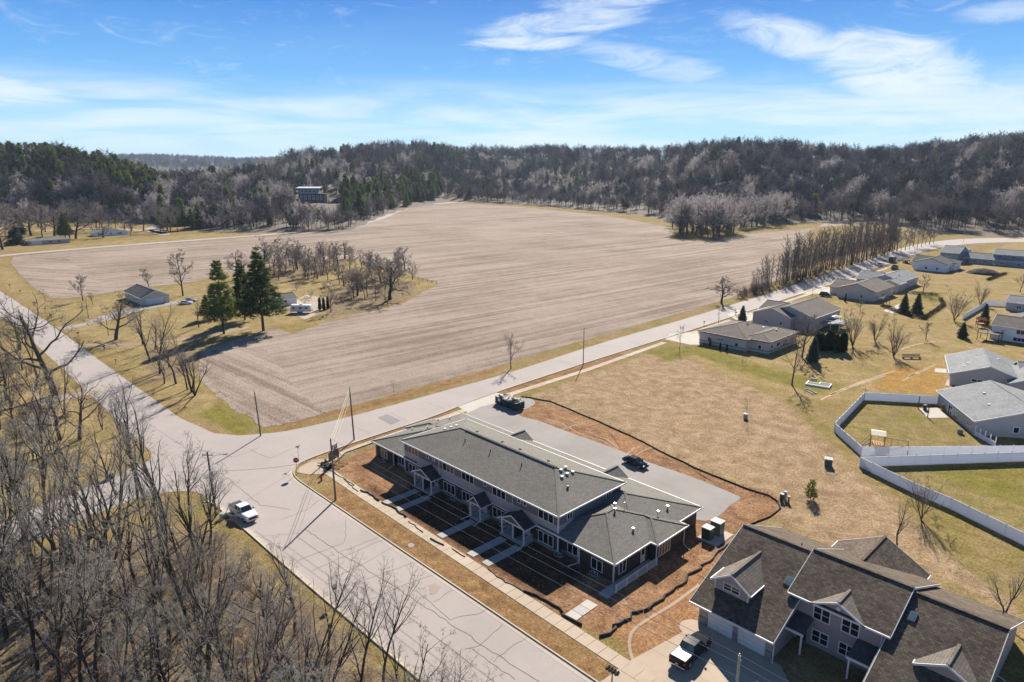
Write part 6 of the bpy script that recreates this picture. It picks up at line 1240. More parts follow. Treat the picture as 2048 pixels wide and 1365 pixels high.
x, y = at(671, 1203); BX = thing('bird_box', 'small bird house on a thin pole at the edge of the woods', 'bird house', (x, y, 0)); MB().cyl(0, 0, 0, 1.7, .03, 6).obj('post', METAL, BX); MB().box(-.22, .22, -.2, .2, 1.7, 2.1).obj('box', TIMD, BX); MB().extr([(-.3, 2.08), (.3, 2.08), (0, 2.3)], 'y', -.28, .28).obj('roof', TIM, BX)

# ================================================================ WHITE FENCES
VINYL = M('white_vinyl', (0.82, 0.83, 0.85), .45, .03)
_t = VINYL.node_tree; _b = _t.nodes['Principled BSDF']; _tr = nd(_t, 'ShaderNodeBsdfTranslucent'); _tr.inputs[0].default_value = (.75, .78, .85, 1); _mx = nd(_t, 'ShaderNodeMixShader'); _mx.inputs[0].default_value = .30   # thin hollow vinyl lets light through
_t.links.new(_b.outputs[0], _mx.inputs[1]); _t.links.new(_tr.outputs[0], _mx.inputs[2]); _t.links.new(_mx.outputs[0], _t.nodes['Material Output'].inputs[0])
def fence(label, L, h=1.85, pan=2.44, m=VINYL):
    r = thing('vinyl_fence', label, 'fence', (L[0][0], L[0][1], 0)); pm_ = {}
    for i in range(len(L) - 1):
        a, b_ = Vector(L[i]), Vector(L[i + 1]); d = b_ - a; n = max(1, round(d.length / pan)); w = d.length / n; an = math.atan2(d.y, d.x)
        key = round(w, 2)
        if key not in pm_:
            q_ = MB().box(.07, w - .07, -.02, .02, .12, h - .12).box(.06, w - .06, -.045, .045, .05, .18).box(.06, w - .06, -.045, .045, h - .16, h - .05)
            for s in range(1, 6): q_.box(s * w / 6 - .006, s * w / 6 + .006, -.026, .026, .18, h - .16)
            pm_[key] = q_.mesh('panel', m)
        for k in range(n): p_ = a + d * (k / n) - Vector(L[0]); link('panel', pm_[key], r, (p_.x, p_.y, 0), an)
        for k in range(n + (i == len(L) - 2)):
            p_ = a + d * (k / n) - Vector(L[0]); o = link('post', POSTM, r, (p_.x, p_.y, 0), an)
    return r
POSTM = MB().box(-.065, .065, -.065, .065, 0, 1.92).add([(-.085, -.085, 1.92), (.085, -.085, 1.92), (.085, .085, 1.92), (-.085, .085, 1.92), (0, 0, 2.0)], [(0, 1, 4), (1, 2, 4), (2, 3, 4), (3, 0, 4), (3, 2, 1, 0)]).mesh('post', VINYL)
fence('white vinyl fence round the back yard with the wooden playset', [(65.0, 116.2), (52.9, 107.4), (55.7, 83.9), (63.8, 75.4), (84, 97.2), (112, 127)])
fence('white vinyl fence running side by side with the playset yard fence', [(112, 123), (84.3, 93.6), (65.2, 70.6), (74.6, 66.6), (80.2, 64.9), (90.2, 60.4), (112, 52)])
x, y = at(1945, 872); fence('short low white picket fence beside the patio house wall', [(75.2, 101.2), (79.2, 97.6)], 1.0, 1.3)
xx = ats([(1925, 640), (1973, 612), (2010, 614), (2060, 620)]); fence('curving white fence round the far pool yard', xx, 1.85, 2.6)
# low dark hedge border
def hedge(label, L, w, h, m, seed=1, name='hedge'):
    V = []; R = np.random.default_rng(seed); PP = []
    for i in range(len(L) - 1):
        a, b_ = np.array([*L[i], 0.]), np.array([*L[i + 1], 0.]); n = int(np.linalg.norm(b_ - a) * 60 * w); t_ = R.uniform(0, 1, (n, 1)); PP.append(a + (b_ - a) * t_ + np.stack([R.normal(0, w * .3, n), R.normal(0, w * .3, n), R.uniform(.05, h, n)], 1))
    P_ = np.concatenate(PP); D_ = norm(R.normal(size=P_.shape) + [0, 0, .5]); V, F = blades(P_, P_ + D_ * .3, np.full(len(P_), .07), seed); o = link(name, np_mesh(name, V, F, [m])); tag(o, label, 'hedge'); return o
HEDM = leafmat('dark_hedge', (0.05, 0.042, 0.026)); YHED = leafmat('olive_shrub', (0.12, 0.115, 0.03))
hedge('dark clipped hedge round the yard with two pines', ats([(1760, 612), (1800, 628), (1846, 640), (1888, 612), (1880, 600)]), 1.3, 1.1, HEDM, 3); hedge('dark hedge bank beyond the two pines', ats([(1820, 588), (1875, 592)]), 1.6, 1.1, HEDM, 4)
# ---- wooden playset
PS = thing('playset', 'wooden climbing frame with a pale canopy and blue slide inside the white fence', 'playset', (64.6, 80.4, 0), math.radians(20)); RED = M('cedar_stain', (0.36, 0.16, 0.06), .7)
for px, py in ((-1.1, -1), (1.1, -1), (1.1, 1), (-1.1, 1)): MB().box(px - .06, px + .06, py - .06, py + .06, 0, 2.9).obj('post', RED, PS)
MB().box(-1.1, 1.1, -1, 1, 1.25, 1.35).obj('deck', M('deck_orange', (0.42, 0.21, 0.06)), PS); 
for k in range(9): MB().box(-1.1 + k * .26, -1.0 + k * .26, -1.04, -1.0, 1.35, 2.0).obj('slat', RED, PS)
for s in (-1, 1): MB().add([(-1.2, 0, 3.6), (1.2, 0, 3.6), (1.2, s * 1.5, 3.25), (-1.2, s * 1.5, 3.25), (-1.2, 0, 3.66), (1.2, 0, 3.66), (1.2, s * 1.5, 3.31), (-1.2, s * 1.5, 3.31)], [(0, 1, 2, 3), (7, 6, 5, 4), (0, 4, 5, 1), (1, 5, 6, 2), (2, 6, 7, 3), (3, 7, 4, 0)]).obj('canopy', M('canopy_tan', (0.55, 0.47, 0.36)), PS)
MB().bar((1.1, 0, 2.6), (4.8, 0, 2.6), .14).obj('swing_beam', RED, PS)
for s in (-1, 1): MB().bar((4.8, 0, 2.6), (4.9, s * 1.1, 0), .1).obj('swing_leg', RED, PS); MB().bar((-1.1, s * .9, 2.6), (-3.0, s * .9, 0), .09).obj('brace', RED, PS)
MB().add([(-1.1, -.5, 1.3), (-3.2, -.5, .1), (-3.2, .0, .1), (-1.1, .0, 1.3), (-1.1, -.5, 1.2), (-3.2, -.5, 0), (-3.2, 0, 0), (-1.1, 0, 1.2)], [(0, 1, 2, 3), (7, 6, 5, 4), (0, 4, 5, 1), (1, 5, 6, 2), (2, 6, 7, 3), (3, 7, 4, 0)]).obj('slide', M('slide_blue', (0.03, 0.06, 0.22), .3), PS)
for xx_ in (2.2, 3.3): MB().bar((xx_, -.2, 2.6), (xx_, -.2, .5), .025).bar((xx_, .2, 2.6), (xx_, .2, .5), .025).box(xx_ - .1, xx_ + .1, -.25, .25, .45, .5).obj('swing', BLACK, PS)
x, y = at(1960, 655); PS2 = thing('playset', 'small reddish wooden playset beside the white walkout house', 'playset', (x, y, 0), .5)
for px, py in ((-1, -1), (1, -1), (1, 1), (-1, 1)): MB().box(px - .07, px + .07, py - .07, py + .07, 0, 2.6).obj('post', RED, PS2)
MB().box(-1, 1, -1, 1, 1.2, 1.3).obj('deck', RED, PS2); MB().extr([(-1.3, 2.5), (1.3, 2.5), (0, 3.3)], 'x', -1.2, 1.2).obj('canopy', RED, PS2); MB().bar((1, 0, 2.4), (4, 0, 2.4), .12).bar((4, 0, 2.4), (4, 1, 0), .1).bar((4, 0, 2.4), (4, -1, 0), .1).obj('swing_frame', RED, PS2)
x, y = at(1975, 652); DK = thing('timber_deck', 'raised timber deck on posts behind the white walkout house', 'deck', (58.5, 190.5, 0))
MB().box(-2.5, 3, -2.2, 2.2, 2.2, 2.35).obj('deck', TIMD, DK); 
for px in (-2.4, 0, 2.9):
    for py in (-2.1, 2.1): MB().box(px - .08, px + .08, py - .08, py + .08, 0, 3.2).obj('post', TIMD, DK)
DK2 = thing('raised_deck', 'dark raised deck with pale umbrella and table beside the grey gabled house', 'deck', (20.5, 173, 0))
MB().box(-2.6, 3.4, -4, 4, 2.0, 2.15).obj('deck', M('deck_slate', (.12, .14, .16)), DK2)
for px in (-2.4, .5, 3.2):
    for py in (-3.8, 3.8): MB().box(px - .08, px + .08, py - .08, py + .08, 0, 3.1).obj('post', WHITE, DK2)
b = MB(); railing(b, (-2.5, -3.9, 0), (3.3, -3.9, 0), 2.15, .9, .3); railing(b, (3.3, -3.9, 0), (3.3, 3.9, 0), 2.15, .9, .3); b.obj('railing', RAILM, DK2)
UM = thing('patio_umbrella', 'pale patio umbrella open over the raised deck', 'umbrella', (21.5, 172, 2.15)); MB().cyl(0, 0, 0, 2.3, .03, 6).obj('pole', WHITE, UM); MB().cyl(0, 0, 1.9, 2.5, 1.5, 8, .05).obj('canopy', M('umbrella_cloth', (.6, .58, .54)), UM)
GZ = thing('gazebo', 'dark roofed patio shelter behind the brown gabled house', 'gazebo', (18.5, 226, 0)); MB().cyl(0, 0, 2.3, 3.3, 2.6, 4, .3).obj('roof', SH_DARK, GZ)
for px, py in ((-1.5, 0), (1.5, 0), (0, 1.5), (0, -1.5)): MB().box(px - .07, px + .07, py - .07, py + .07, 0, 2.4).obj('post', TIMD, GZ)
sheet('patio', ats([(1838, 818), (1875, 816), (1897, 836), (1856, 837)]), .05, NEWC); sheet('patio', ats([(1870, 737), (1898, 739), (1893, 747), (1869, 745)]), .05, NEWC); sheet('patio', ats([(1890, 771), (1902, 745), (1908, 747), (1898, 773)]), .05, CONC); sheet('patio', ats([(1766, 622), (1800, 608), (1812, 612), (1785, 628)]), .04, NEWC)
for (bx_, by_, h, lb) in ((1836, 817, 2.7, 'dark timber post at the back corner of the patio'), (1855, 835, 2.7, 'dark timber post at the front corner of the patio')): x, y = at(bx_, by_); o = MB().box(-.08, .08, -.08, .08, 0, h).obj('patio_post', TIMD, None, loc=(x, y, 0)); tag(o, lb, 'post')
x, y = at(1727, 806); BH = thing('backyard_post', 'tall thin post with crossbar at the corner of the white fence', 'post', (x, y, 0)); MB().cyl(0, 0, 0, 3.3, .05, 6).obj('post', WOOD_G, BH); MB().box(-.6, .6, -.04, .04, 2.9, 3.0).obj('crossbar', WOOD_G, BH)
x, y = at(1886, 822); CH = thing('garden_chair', 'reddish wooden garden chair on the patio', 'chair', (x, y, .05), .6)
MB().box(-.35, .35, -.35, .35, .35, .42).obj('seat', RED, CH); MB().obox((0, .38, .75), (1, 0, 0), .7, .06, .8).obj('backrest', RED, CH)
for px in (-.3, .3):
    for py in (-.3, .3): MB().box(px - .04, px + .04, py - .04, py + .04, 0, .36).obj('leg', RED, CH)
x, y = at(1903, 829); GRL = thing('barbecue_grill', 'black barbecue grill against the patio house wall', 'grill', (64.2, 110.2, .03), 0); bevel(MB().box(-.3, .3, -.6, .6, .7, 1.15).obj('lid', BLACK, GRL), .1); MB().box(-.25, .25, -.5, .5, 0, .68).obj('cart', BLACK, GRL)
x, y = at(1926, 853); AC = thing('air_conditioner', 'grey air conditioning unit beside the patio house', 'air conditioner', (73.0, 100.4, 0)); bevel(MB().box(-.4, .4, -.4, .4, 0, .85).obj('casing', M('ac_grey', (.16, .17, .18)), AC), .04); MB().cyl(0, 0, .85, .89, .3, 12).obj('fan_grille', BLACK, AC)
# raised beds and bench
x, y = at(1637, 771); RB = thing('raised_bed', 'white edged raised garden bed in the yard of the blue spruce', 'garden bed', (x, y, 0), .2)
for q_ in ((-2.6, 2.6, -1.7, -1.5), (-2.6, -2.4, -1.5, 1.5), (2.4, 2.6, -1.5, 1.7), (.2, 2.4, 1.5, 1.7), (0, .2, .2, 1.7), (-2.4, 0, .2, .4)): MB().box(q_[0], q_[1], q_[2], q_[3], 0, .4).obj('edging', WHITE, RB)
MB().box(-2.38, 2.38, -1.48, .18, 0, .3).box(.22, 2.38, .22, 1.48, 0, .3).obj('soil', M('bed_soil', (.05, .04, .035)), RB)
x, y = at(1627, 765); o = thing('planter_box', 'yellowish planter box on the raised garden bed', 'planter', (x, y, .3), .2); MB().box(-.7, .7, -.4, .4, 0, .7).obj('box', M('planter_yellow', (.42, .38, .2)), o); MB().box(-.62, .62, -.32, .32, .7, .72).obj('soil', M('planter_soil', (.05, .04, .03)), o)
x, y = at(1620, 784); RB2 = thing('low_bed_frame', 'low pale timber frame lying below the raised garden bed', 'garden bed', (x, y, 0), -.5)
for q_ in ((-1.6, 1.6, -.6, -.5), (-1.6, 1.6, .5, .6), (-1.6, -1.5, -.5, .5), (1.5, 1.6, -.5, .5)): MB().box(*q_, 0, .2).obj('edging', CABT, RB2)
x, y = at(1823, 718); BN_ = thing('bench_swing', 'long dark garden bench on the lawn between the yards', 'bench', (x, y, 0), math.radians(46))
for k in range(3): MB().box(-2.4, 2.4, -.4 + k * .28, -.2 + k * .28, .45, .5).obj('seat_slat', TIMD, BN_)
for k in range(3): MB().box(-2.4, 2.4, .4, .46, .6 + k * .22, .75 + k * .22).obj('back_slat', TIMD, BN_)
for px in (-2.2, 0, 2.2): MB().box(px - .06, px + .06, -.4, .46, 0, .45).obj('leg', TIMD, BN_)
x, y = at(1748, 706); b = MB(); q_ = random.Random(2)
for i in range(40): b.obox((q_.gauss(0, 1.6), q_.gauss(0, 1.0), q_.uniform(.05, .5)), (q_.uniform(-1, 1), q_.uniform(-1, 1), q_.uniform(-.2, .4)), q_.uniform(.5, 2.2), .1, .1)
tag(b.obj('brush_pile', TIM, None, loc=(x, y, 0)), 'heap of cut branches and timber beside the vase shaped trees', 'brush pile')
b = MB(); q_ = random.Random(8); x, y = at(1968, 548)
tag(MB().loft([[(math.cos(t) * r_ * (1.3 + .1 * q_.random()), math.sin(t) * r_ * (.9 + .15 * q_.random()), z_) for t in np.linspace(0, 2 * PI, 14, endpoint=False)] for r_, z_ in ((6, -.1), (4.6, 1.0), (2.6, 2.1), (.5, 2.6))]).obj('soil_mound', M('dark_soil_heap', (.055, .045, .038), 1, .4, 1), None, loc=(x, y, 0)), 'dark heap of topsoil on the grass past the white house', 'soil heap')
hedge('low dark bank of brush leading to the soil heap', ats([(1975, 562), (2000, 552), (2012, 549)]), 1.6, 1.0, HEDM, 6)
# drives
sheet('driveway', ats([(1340, 668), (1395, 664), (1405, 690), (1380, 690), (1330, 679)]), .036, NEWC); sheet('driveway', ats([(1455, 630), (1475, 620), (1515, 632), (1512, 640), (1480, 645)]), .036, NEWC); sheet('driveway', ats([(1595, 588), (1640, 572), (1672, 580), (1670, 590), (1640, 588)]), .036, NEWC); sheet('driveway', ats([(1690, 560), (1700, 556), (1730, 562), (1720, 568)]), .036, NEWC)
sheet('farm_drive', catmull([(-146, -4.4), (-150, 6), (-160, 20), (-164, 30), (-165, 38)], 4) + catmull([(-171, 38), (-169.5, 24), (-162, 12), (-153, 3), (-152, -4.4)], 4), .03, LOTM)
sheet('farm_lane', offset_line(catmull([(-122, -4), (-112, 6), (-108, 20), (-110, 40)], 4), 1.6) + offset_line(catmull([(-122, -4), (-112, 6), (-108, 20), (-110, 40)], 4), -1.6)[::-1], .032, pavemat('dirt_lane', (.31, .235, .175)))
sheet('dirt_yard', jag(ats([(575, 612), (610, 590), (660, 596), (650, 620), (610, 640), (590, 630)]), 1.5, .5, 8), .034, pavemat('sandy_yard', (.45, .35, .26)))
sheet('townhouse_drive', [(66.4, 3.6), (68.2, 14.4), (77.6, 14.4), (79.5, 12.5), (79.6, -.9), (74, -1.1), (66.2, -1.1)], .032, CONC)
b = MB()
for yy in (-.9, 3.0, 6.9, 10.8): b.box(66.4, 79.6, yy - .015, yy + .015, .03, .036)
for xx_ in (70.6, 74.9): b.box(xx_ - .015, xx_ + .015, -1, 14.3, .03, .036)
o = b.obj('joint', M('joint_line', (.2, .16, .12)), bpy.data.objects['townhouse_drive']); o['kind'] = 'stuff'
sheet('kerb_bed_path', catmull(ats([(1272, 1330), (1262, 1295), (1268, 1265), (1300, 1240), (1350, 1210), (1400, 1172)]), 4) + catmull(ats([(1396, 1168), (1345, 1206), (1296, 1236), (1262, 1262), (1256, 1295), (1266, 1332)]), 4), .03, pavemat('worn_path', (.42, .32, .23)))
pc_ = at(1386, 1257); sheet('patio', [(pc_[0] + 1.5 * math.cos(2 * PI * k / 20), pc_[1] + 1.5 * math.sin(2 * PI * k / 20)) for k in range(20)], .038, CONC)
sheet('woods_drive', ats([(220, 772), (215, 782), (120, 802), (60, 815), (62, 804), (130, 790)]), .03, pavemat('pale_drive', (.40, .33, .27)))
for L_, w_ in ((ats([(70, 462), (200, 457), (300, 462), (330, 468)]), 3), (ats([(330, 470), (300, 458), (318, 450)]), 4)):
    ribbon('village_road', offset_line(L_, w_), offset_line(L_, -w_), .04, OLDM)

# ================================================================ INDIVIDUAL TREES
def T_(kind, var, bx_, by_, ty_, label, name='tree', cat='tree', ref=None, group=None, wide=1.0):
    x, y = at(bx_, by_); h = htop(bx_, by_, ty_); base = {'round': 10.5, 'oak': 12.5, 'vase': 13, 'young': 5.6, 'bush': 3.4, 'pine': 20, 'wood': 14.0, 'spruce': 6, 'blue': 7, 'cedar': 5.0, 'jun': 3.0, 'farp': 13, 'pop': 17.0}[kind]
    far_ = by_ < 720
    ms = {'round': ROUNDF if far_ else ROUND, 'oak': OAKF if far_ else OAK, 'vase': VASEF if far_ else VASE, 'young': YOUNG, 'bush': BUSH, 'pine': PINE, 'wood': WOODF if by_ < 640 else WOOD, 'farp': FARP, 'pop': POP}.get(kind); ms = ms[var % len(ms)] if ms else {'spruce': SPRUCE, 'blue': BLUE, 'cedar': CEDAR, 'jun': JUN}[kind]
    s = h / base * wide; return place(name, ms, x, y, s, None, label, cat, group, 0, 1 / wide)
T_('pine', 0, 448, 668, 515, 'lighter green tall pine at the edge of the ploughed field', 'pine_tree', wide=1.1); T_('pine', 1, 527, 662, 495, 'darkest tallest pine standing behind the white travel trailer', 'pine_tree', wide=1.25); T_('pine', 1, 490, 640, 520, 'dark pine squeezed between the two big pines', 'pine_tree', wide=1.1); T_('pine', 1, 415, 640, 590, 'low dark spreading evergreen under the lighter pine', 'evergreen_tree', wide=1.6)
T_('round', 0, 366, 592, 495, 'tall fan shaped bare tree behind the farmhouse', 'maple_tree'); T_('round', 1, 299, 578, 528, 'small round bare tree behind the farmhouse roof', 'maple_tree'); T_('round', 2, 166, 602, 548, 'round bare tree alone on the yellow lawn', 'maple_tree', wide=1.15); T_('round', 1, 186, 610, 580, 'small bare tree beside the round lawn tree', 'small_tree')
T_('oak', 0, 232, 680, 595, 'spreading dark oak beside the main street', 'oak_tree', wide=1.15); T_('oak', 1, 780, 600, 510, 'great dark oak at the corner of the farm grove', 'oak_tree', wide=1.1); T_('oak', 2, 690, 518, 476, 'gnarled bare oak on the knoll of the farm grove', 'oak_tree', wide=1.2); T_('oak', 2, 475, 560, 490, 'bare gnarled tree behind the lighter pine', 'oak_tree'); T_('oak', 0, 528, 545, 478, 'bare gnarled tree rising behind the darkest pine', 'oak_tree'); T_('oak', 1, 715, 592, 530, 'leaning bare tree inside the farm grove', 'oak_tree'); T_('round', 1, 825, 560, 515, 'round bush like tree at the tip of the farm grove', 'small_tree')
GS = 'bare trees of the farm grove'
for i, (bx_, by_, ty_) in enumerate(((558, 530, 472), (580, 535, 490), (600, 530, 488), (618, 545, 490), (640, 528, 486), (660, 540, 492), (675, 530, 490), (700, 540, 485), (722, 545, 500), (740, 550, 500), (760, 560, 500), (730, 600, 545), (752, 603, 550), (770, 605, 552), (705, 580, 540), (690, 575, 545), (590, 545, 500), (610, 555, 500), (645, 550, 505), (540, 540, 485))): T_('wood' if i % 3 else 'round', i, bx_, by_, ty_, 'leafless tree in the small grove behind the travel trailer', 'grove_tree', group=GS)
for i in range(46):
    bx_, by_ = 548 + i * 5.9 + rnd.uniform(-6, 6), rnd.uniform(530, 562) + (i > 22) * rnd.uniform(0, 36); T_('wood' if i % 3 else 'round', i, bx_, by_, by_ - rnd.uniform(38, 58), 'leafless tree in the small grove behind the travel trailer', 'grove_tree', group=GS, wide=1.35)
for i in range(30): x, y = at(560 + i * 9 + rnd.uniform(-6, 6), rnd.uniform(545, 606)); place('grove_shrub', BUSH[i % 3], x, y, rnd.uniform(.8, 1.5), label='tangled bare shrub under the trees of the farm grove', cat='shrub', group='bare shrubs in the farm grove', z=0)
T_('round', 0, 662, 625, 560, 'slim bare tree beside the travel trailer', 'small_tree')
for i, (bx_, by_) in enumerate(((640, 620), (648, 620), (656, 618))): T_('cedar', 0, bx_, by_, by_ - 24, ('narrow dark cedar nearest the trailer', 'middle narrow dark cedar past the trailer', 'last narrow dark cedar past the trailer')[i], 'cedar_tree')
for i, (bx_, by_, ty_, lb) in enumerate(((300, 725, 610, 'bare tree leaning over the street verge by the mailbox'), (320, 748, 625, 'forked dark tree at the field corner'), (329, 768, 690, 'slanting thin tree below the forked one'), (352, 768, 645, 'bare tree with a pale trunk at the field corner'), (375, 780, 690, 'cluster tree at the headland edge'), (383, 785, 680, 'tallest tree of the headland cluster'), (390, 792, 690, 'last thin tree at the headland edge'), (310, 700, 628, 'low bushy tree in the brown thicket by the street'), (338, 735, 660, 'dense bushy tree in the brown thicket at the field corner'), (365, 742, 668, 'bushy tree where thicket and headland meet'), (285, 690, 625, 'bushy tree nearest the street in the brown thicket'), (398, 655, 590, 'bare crooked tree before the low evergreen'))): T_('wood', i, bx_, by_, ty_, lb, 'roadside_tree', wide=1.3)
T_('round', 2, 1022, 738, 665, 'dark bushy bare tree on the field verge by the side street', 'small_tree', wide=1.05); T_('young', 0, 788, 790, 760, 'thin bare sapling on the field verge', 'sapling'); T_('oak', 2, 1443, 607, 542, 'round dark bare tree at the field corner by the side street', 'oak_tree')
T_('young', 1, 1359, 700, 643, 'young bare street tree by the concrete drive', 'young_tree'); T_('young', 0, 1437, 650, 624, 'reddish young tree on the grass strip', 'young_tree'); T_('young', 0, 1624, 598, 568, 'young bare tree on the lawn behind the grey gabled house', 'young_tree'); T_('young', 1, 1485, 728, 695, 'small bare tree before the tan house wall', 'young_tree')
T_('spruce', 0, 1484, 645, 612, 'little dark spruce beyond the tan house roof', 'spruce_tree', wide=1.2); T_('blue', 0, 1625, 724, 674, 'blue spruce beside the tan house', 'spruce_tree'); T_('spruce', 0, 1807, 626, 588, 'first of two dark spruces inside the hedged yard', 'spruce_tree', wide=1.15); T_('spruce', 0, 1833, 628, 587, 'second darker spruce inside the hedged yard', 'spruce_tree', wide=1.1); T_('spruce', 0, 1924, 676, 645, 'dark spruce on the lawn before the white walkout house', 'spruce_tree', wide=1.3); T_('spruce', 0, 1967, 650, 608, 'dark spruce beside the small reddish playset', 'spruce_tree'); T_('jun', 0, 1621, 1000, 962, 'young green pine alone in the brown grass', 'pine_sapling', wide=1.0)
for i in range(14): x, y = at(1634 + i * 4.2, 702 + (i > 8) * 3 + rnd.uniform(-1, 1)); place('cedar_tree', CEDAR, x, y, rnd.uniform(.85, 1.15), label='dense dark cedar in the tall hedge below the raised deck', group='cedars of the tall hedge', z=0)
T_('vase', 0, 1705, 694, 608, 'many stemmed vase shaped tree at the brush pile', 'vase_tree'); T_('vase', 1, 1787, 714, 634, 'vase shaped tree nearest the long dark bench', 'vase_tree'); T_('vase', 1, 1750, 684, 622, 'smaller forked bare tree between the vase shaped trees', 'vase_tree'); T_('round', 0, 1584, 770, 660, 'grey bare tree with a long shadow before the tan house', 'maple_tree'); T_('round', 1, 1604, 715, 610, 'bare tree overlapping the tan roof and grey house', 'maple_tree'); T_('vase', 0, 1908, 643, 572, 'broad bare tree at the end of the curving white fence', 'vase_tree', wide=1.1); T_('vase', 1, 1960, 612, 560, 'broad bare tree inside the far pool yard', 'vase_tree'); T_('round', 2, 1851, 680, 643, 'small spreading bare tree on the lawn strip', 'small_tree', wide=1.1); T_('round', 0, 1845, 590, 545, 'bare tree before the slate house', 'maple_tree'); T_('round', 1, 2040, 585, 540, 'bare tree at the edge of the pool yard', 'maple_tree'); T_('round', 2, 1720, 622, 600, 'reddish bare ornamental tree by the hedge', 'small_tree', wide=1.5)
T_('young', 0, 1492, 842, 793, 'slim bare sapling rising from the vacant lot', 'sapling'); T_('young', 1, 1650, 940, 890, 'bare sapling behind the lone green cabinet', 'sapling'); T_('wood', 0, 1793, 1096, 1005, 'bare young tree behind the brown townhouse roof', 'young_tree', wide=1.2); T_('vase', 0, 1842, 1040, 940, 'bushy bare tree leaning over the white fence', 'vase_tree', wide=1.0); T_('wood', 5, 2005, 1245, 1110, 'bare tree at the end of the brown townhouse roof', 'young_tree', wide=1.2); T_('bush', 0, 1585, 1352, 1325, 'bare twiggy shrub in the shaded townhouse yard', 'garden_shrub', 'shrub')
for i, (bx_, by_) in enumerate(((1870, 1045), (1850, 1075), (1900, 1090), (1420, 692), (1440, 700), (1453, 703), (1690, 604))): T_('bush' if i < 3 else 'cedar', i, bx_, by_, by_ - (22 if i < 3 else 14), ('reddish bare scrub at the foot of the leaning tree', 'scrub below the white fence', 'scrub beyond the white fence bend', 'clipped shrub at the tan house corner', 'cone shrub by the tan house wall', 'second cone shrub by the tan house wall', 'dark shrub by the brown gabled house wall')[i], 'shrub', 'shrub')
# woods along the main street: scattered by spacing in the strip and in the block to the west
def scatter(poly, n, dmin, seed):
    r_ = random.Random(seed); xs = [p[0] for p in poly]; ys = [p[1] for p in poly]; out = []; tries = 0
    while len(out) < n and tries < n * 60:
        tries += 1; x, y = r_.uniform(min(xs), max(xs)), r_.uniform(min(ys), max(ys))
        if inside(poly, x, y) and all((x - a) ** 2 + (y - c) ** 2 > dmin * dmin for a, c in out): out.append((x, y))
    return out
GWD = 'leafless trees of the woods beside the main street'; WP = [(12, -17.5), (48, -17.0), (78, -16.5), (82, -24), (70, -34), (40, -40), (8, -44), (2, -38), (9, -25)]
for i, (x, y) in enumerate(scatter(WP, 96, 2.5, 21)):
    if x < 44 and abs((x - 8.6) * 35 + (y + 12.4) * 92.5) / 98.9 < 3.2: continue
    front = y > -20; place('woodland_tree', WOOD[i % 8], x, y, rnd.uniform(.65, .95) if front else rnd.uniform(.9, 1.3), label='tall leafless tree in the dense woods beside the main street', group=GWD, z=0)
for i, (x, y) in enumerate(scatter(WP, 110, 1.8, 22)): place('woodland_shrub', BUSH[i % 3], x, y, rnd.uniform(.6, 1.25), label='bare tangled undergrowth shrub in the woods beside the main street', cat='shrub', group='undergrowth shrubs of the woods', z=0)
R9 = np.random.default_rng(5); NB = 60000; bx9 = R9.uniform(-12, 86, NB); by9 = R9.uniform(-48, -16.2, NB); wp9 = [(8, -17.5), (48, -16.8), (84, -16.3), (88, -30), (70, -38), (40, -44), (2, -46), (0, -36), (6, -24)]
k9 = sdf(wp9, bx9, by9) > R9.uniform(0, 1.5, NB); P9 = np.stack([bx9, by9, R9.uniform(0, .1, NB)], 1)[k9]; D9 = norm(R9.normal(0, 1, P9.shape) * [1, 1, .5] + [0, 0, .45]); V9, F9 = blades(P9, P9 + D9 * R9.uniform(.3, 1.5, (len(P9), 1)), R9.uniform(.006, .02, len(P9)), 3)
mi9 = R9.integers(0, 4, len(F9)); o = link('undergrowth', np_mesh('undergrowth', V9, F9, [TWIG, TWIGL, TWIGR, M('dead_grass', (.36, .29, .18), 1)], mi9)); tag(o, 'tangle of dead stems and twigs covering the floor of the woods', None, None, 'stuff')
GW2 = 'leafless trees between the west street and the main street'
for i, (bx_, by_, ty_) in enumerate(((290, 1010, 760), (275, 1000, 800), (232, 990, 830), (140, 1040, 790), (95, 1060, 780), (50, 1075, 800), (20, 1060, 830), (10, 1030, 850), (330, 1060, 790), (380, 1075, 880), (420, 1095, 900), (150, 1000, 850), (185, 1075, 840), (60, 1020, 860), (240, 1090, 830), (110, 1100, 850))): T_('wood', i, bx_, by_, ty_, 'tall forked leafless tree screening the west street', 'roadside_tree', group=GW2)
GW3 = 'leafless trees west of the main street'
for i, (bx_, by_, ty_) in enumerate(((110, 790, 590), (75, 760, 620), (45, 740, 640), (20, 730, 650), (15, 800, 690), (60, 820, 700), (130, 830, 700), (5, 700, 610), (40, 700, 615), (90, 850, 720), (35, 870, 720), (0, 860, 700), (160, 880, 760), (205, 860, 770), (240, 870, 770), (70, 900, 780), (120, 880, 760), (10, 930, 780))): T_('wood' if i % 4 else 'oak', i, bx_, by_, ty_, 'leafless tree on the shaded lawn west of the main street', 'lawn_tree', group=GW3)
for i in range(30): x, y = at(rnd.uniform(0, 130), rnd.uniform(740, 880)); place('lawn_shrub', BUSH[i % 3], x, y, rnd.uniform(.8, 1.7), label='bare shrub in the thicket west of the main street', cat='shrub', group='thicket shrubs west of the main street', z=0)
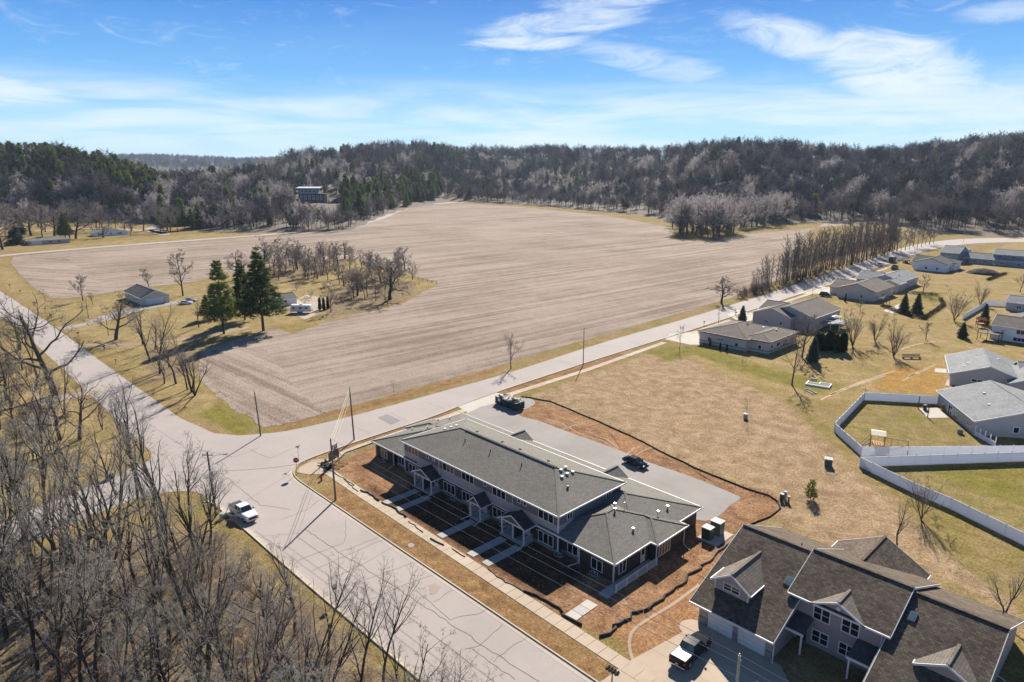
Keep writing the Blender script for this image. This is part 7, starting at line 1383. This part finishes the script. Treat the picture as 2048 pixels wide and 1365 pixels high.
# trees of the far village
GV = 'leafless trees round the far village houses'
for i, (bx_, by_, ty_) in enumerate(((5, 500, 430), (30, 470, 405), (62, 472, 400), (85, 478, 402), (110, 478, 408), (140, 480, 412), (152, 478, 415), (185, 462, 420), (207, 476, 432), (232, 460, 425), (250, 463, 430), (262, 472, 445), (292, 436, 392), (300, 440, 395), (185, 430, 390), (220, 425, 385), (335, 462, 420), (440, 455, 400), (470, 456, 405), (500, 455, 410), (160, 430, 395), (120, 425, 385), (60, 420, 370), (240, 420, 385), (340, 420, 380), (360, 415, 370), (390, 430, 385))): T_('round' if i % 2 else 'oak', i, bx_, by_, ty_, 'leafless spreading tree among the far village houses', 'village_tree', group=GV)
for i in range(34):
    bx_, by_ = rnd.uniform(-5, 345), rnd.uniform(432, 470); T_('round' if i % 3 else 'wood', i, bx_, by_, by_ - rnd.uniform(34, 58), 'leafless spreading tree among the far village houses', 'village_tree', group=GV, wide=1.25)
GC = 'dark evergreens round the far village houses'
for i, (bx_, by_, ty_) in enumerate(((15, 410, 345), (40, 470, 432), (32, 490, 440), (132, 482, 425), (322, 458, 418), (340, 460, 422), (355, 462, 420), (370, 461, 418), (385, 460, 416), (398, 458, 410), (410, 452, 405), (375, 425, 385), (460, 420, 360), (100, 410, 370), (150, 400, 362), (390, 405, 345), (660, 412, 396), (690, 418, 405), (705, 420, 408))): T_('pine' if i not in (1, 2) else 'spruce', i, bx_, by_, ty_, 'dark evergreen among the far village trees', 'evergreen_tree', group=GC, wide=1.3)
# fence of the farm grove
FPm = MB().box(-.08, .08, -.08, .08, 0, 1.2).mesh('post', WOOD_G); FR = thing('post_fence', 'old wooden post fence at the tip of the farm grove', 'fence', (*at(820, 570), 0)); o0 = at(820, 570)
for i, q_ in enumerate(ats([(815, 578), (822, 574), (830, 572), (838, 571), (836, 560), (846, 562), (855, 564), (864, 566), (873, 568)])): link('post', FPm, FR, (q_[0] - o0[0], q_[1] - o0[1], 0))
b = MB(); L_ = ats([(836, 560), (846, 562), (855, 564), (864, 566), (873, 568)])
for a, c in zip(L_[:-1], L_[1:]): b.bar((a[0] - o0[0], a[1] - o0[1], .9), (c[0] - o0[0], c[1] - o0[1], .9), .08)
b.obj('rail', WOOD_G, FR)

# ================================================================ AIR
m = bpy.data.materials.new('air'); m.use_nodes = True; t = m.node_tree; t.nodes.remove(t.nodes['Principled BSDF'])
pv = nd(t, 'ShaderNodeVolumePrincipled'); pv.inputs['Color'].default_value = (0.62, 0.76, 1.0, 1); pv.inputs['Density'].default_value = 0.00005; pv.inputs['Anisotropy'].default_value = 0.2
t.links.new(pv.outputs[0], t.nodes['Material Output'].inputs['Volume'])
hzb = MB().box(-8500, 8000, -8500, 8500, -4, 190).obj('haze', m); hzb['kind'] = 'stuff'; hzb['label'] = 'thin spring haze softening the far hills'
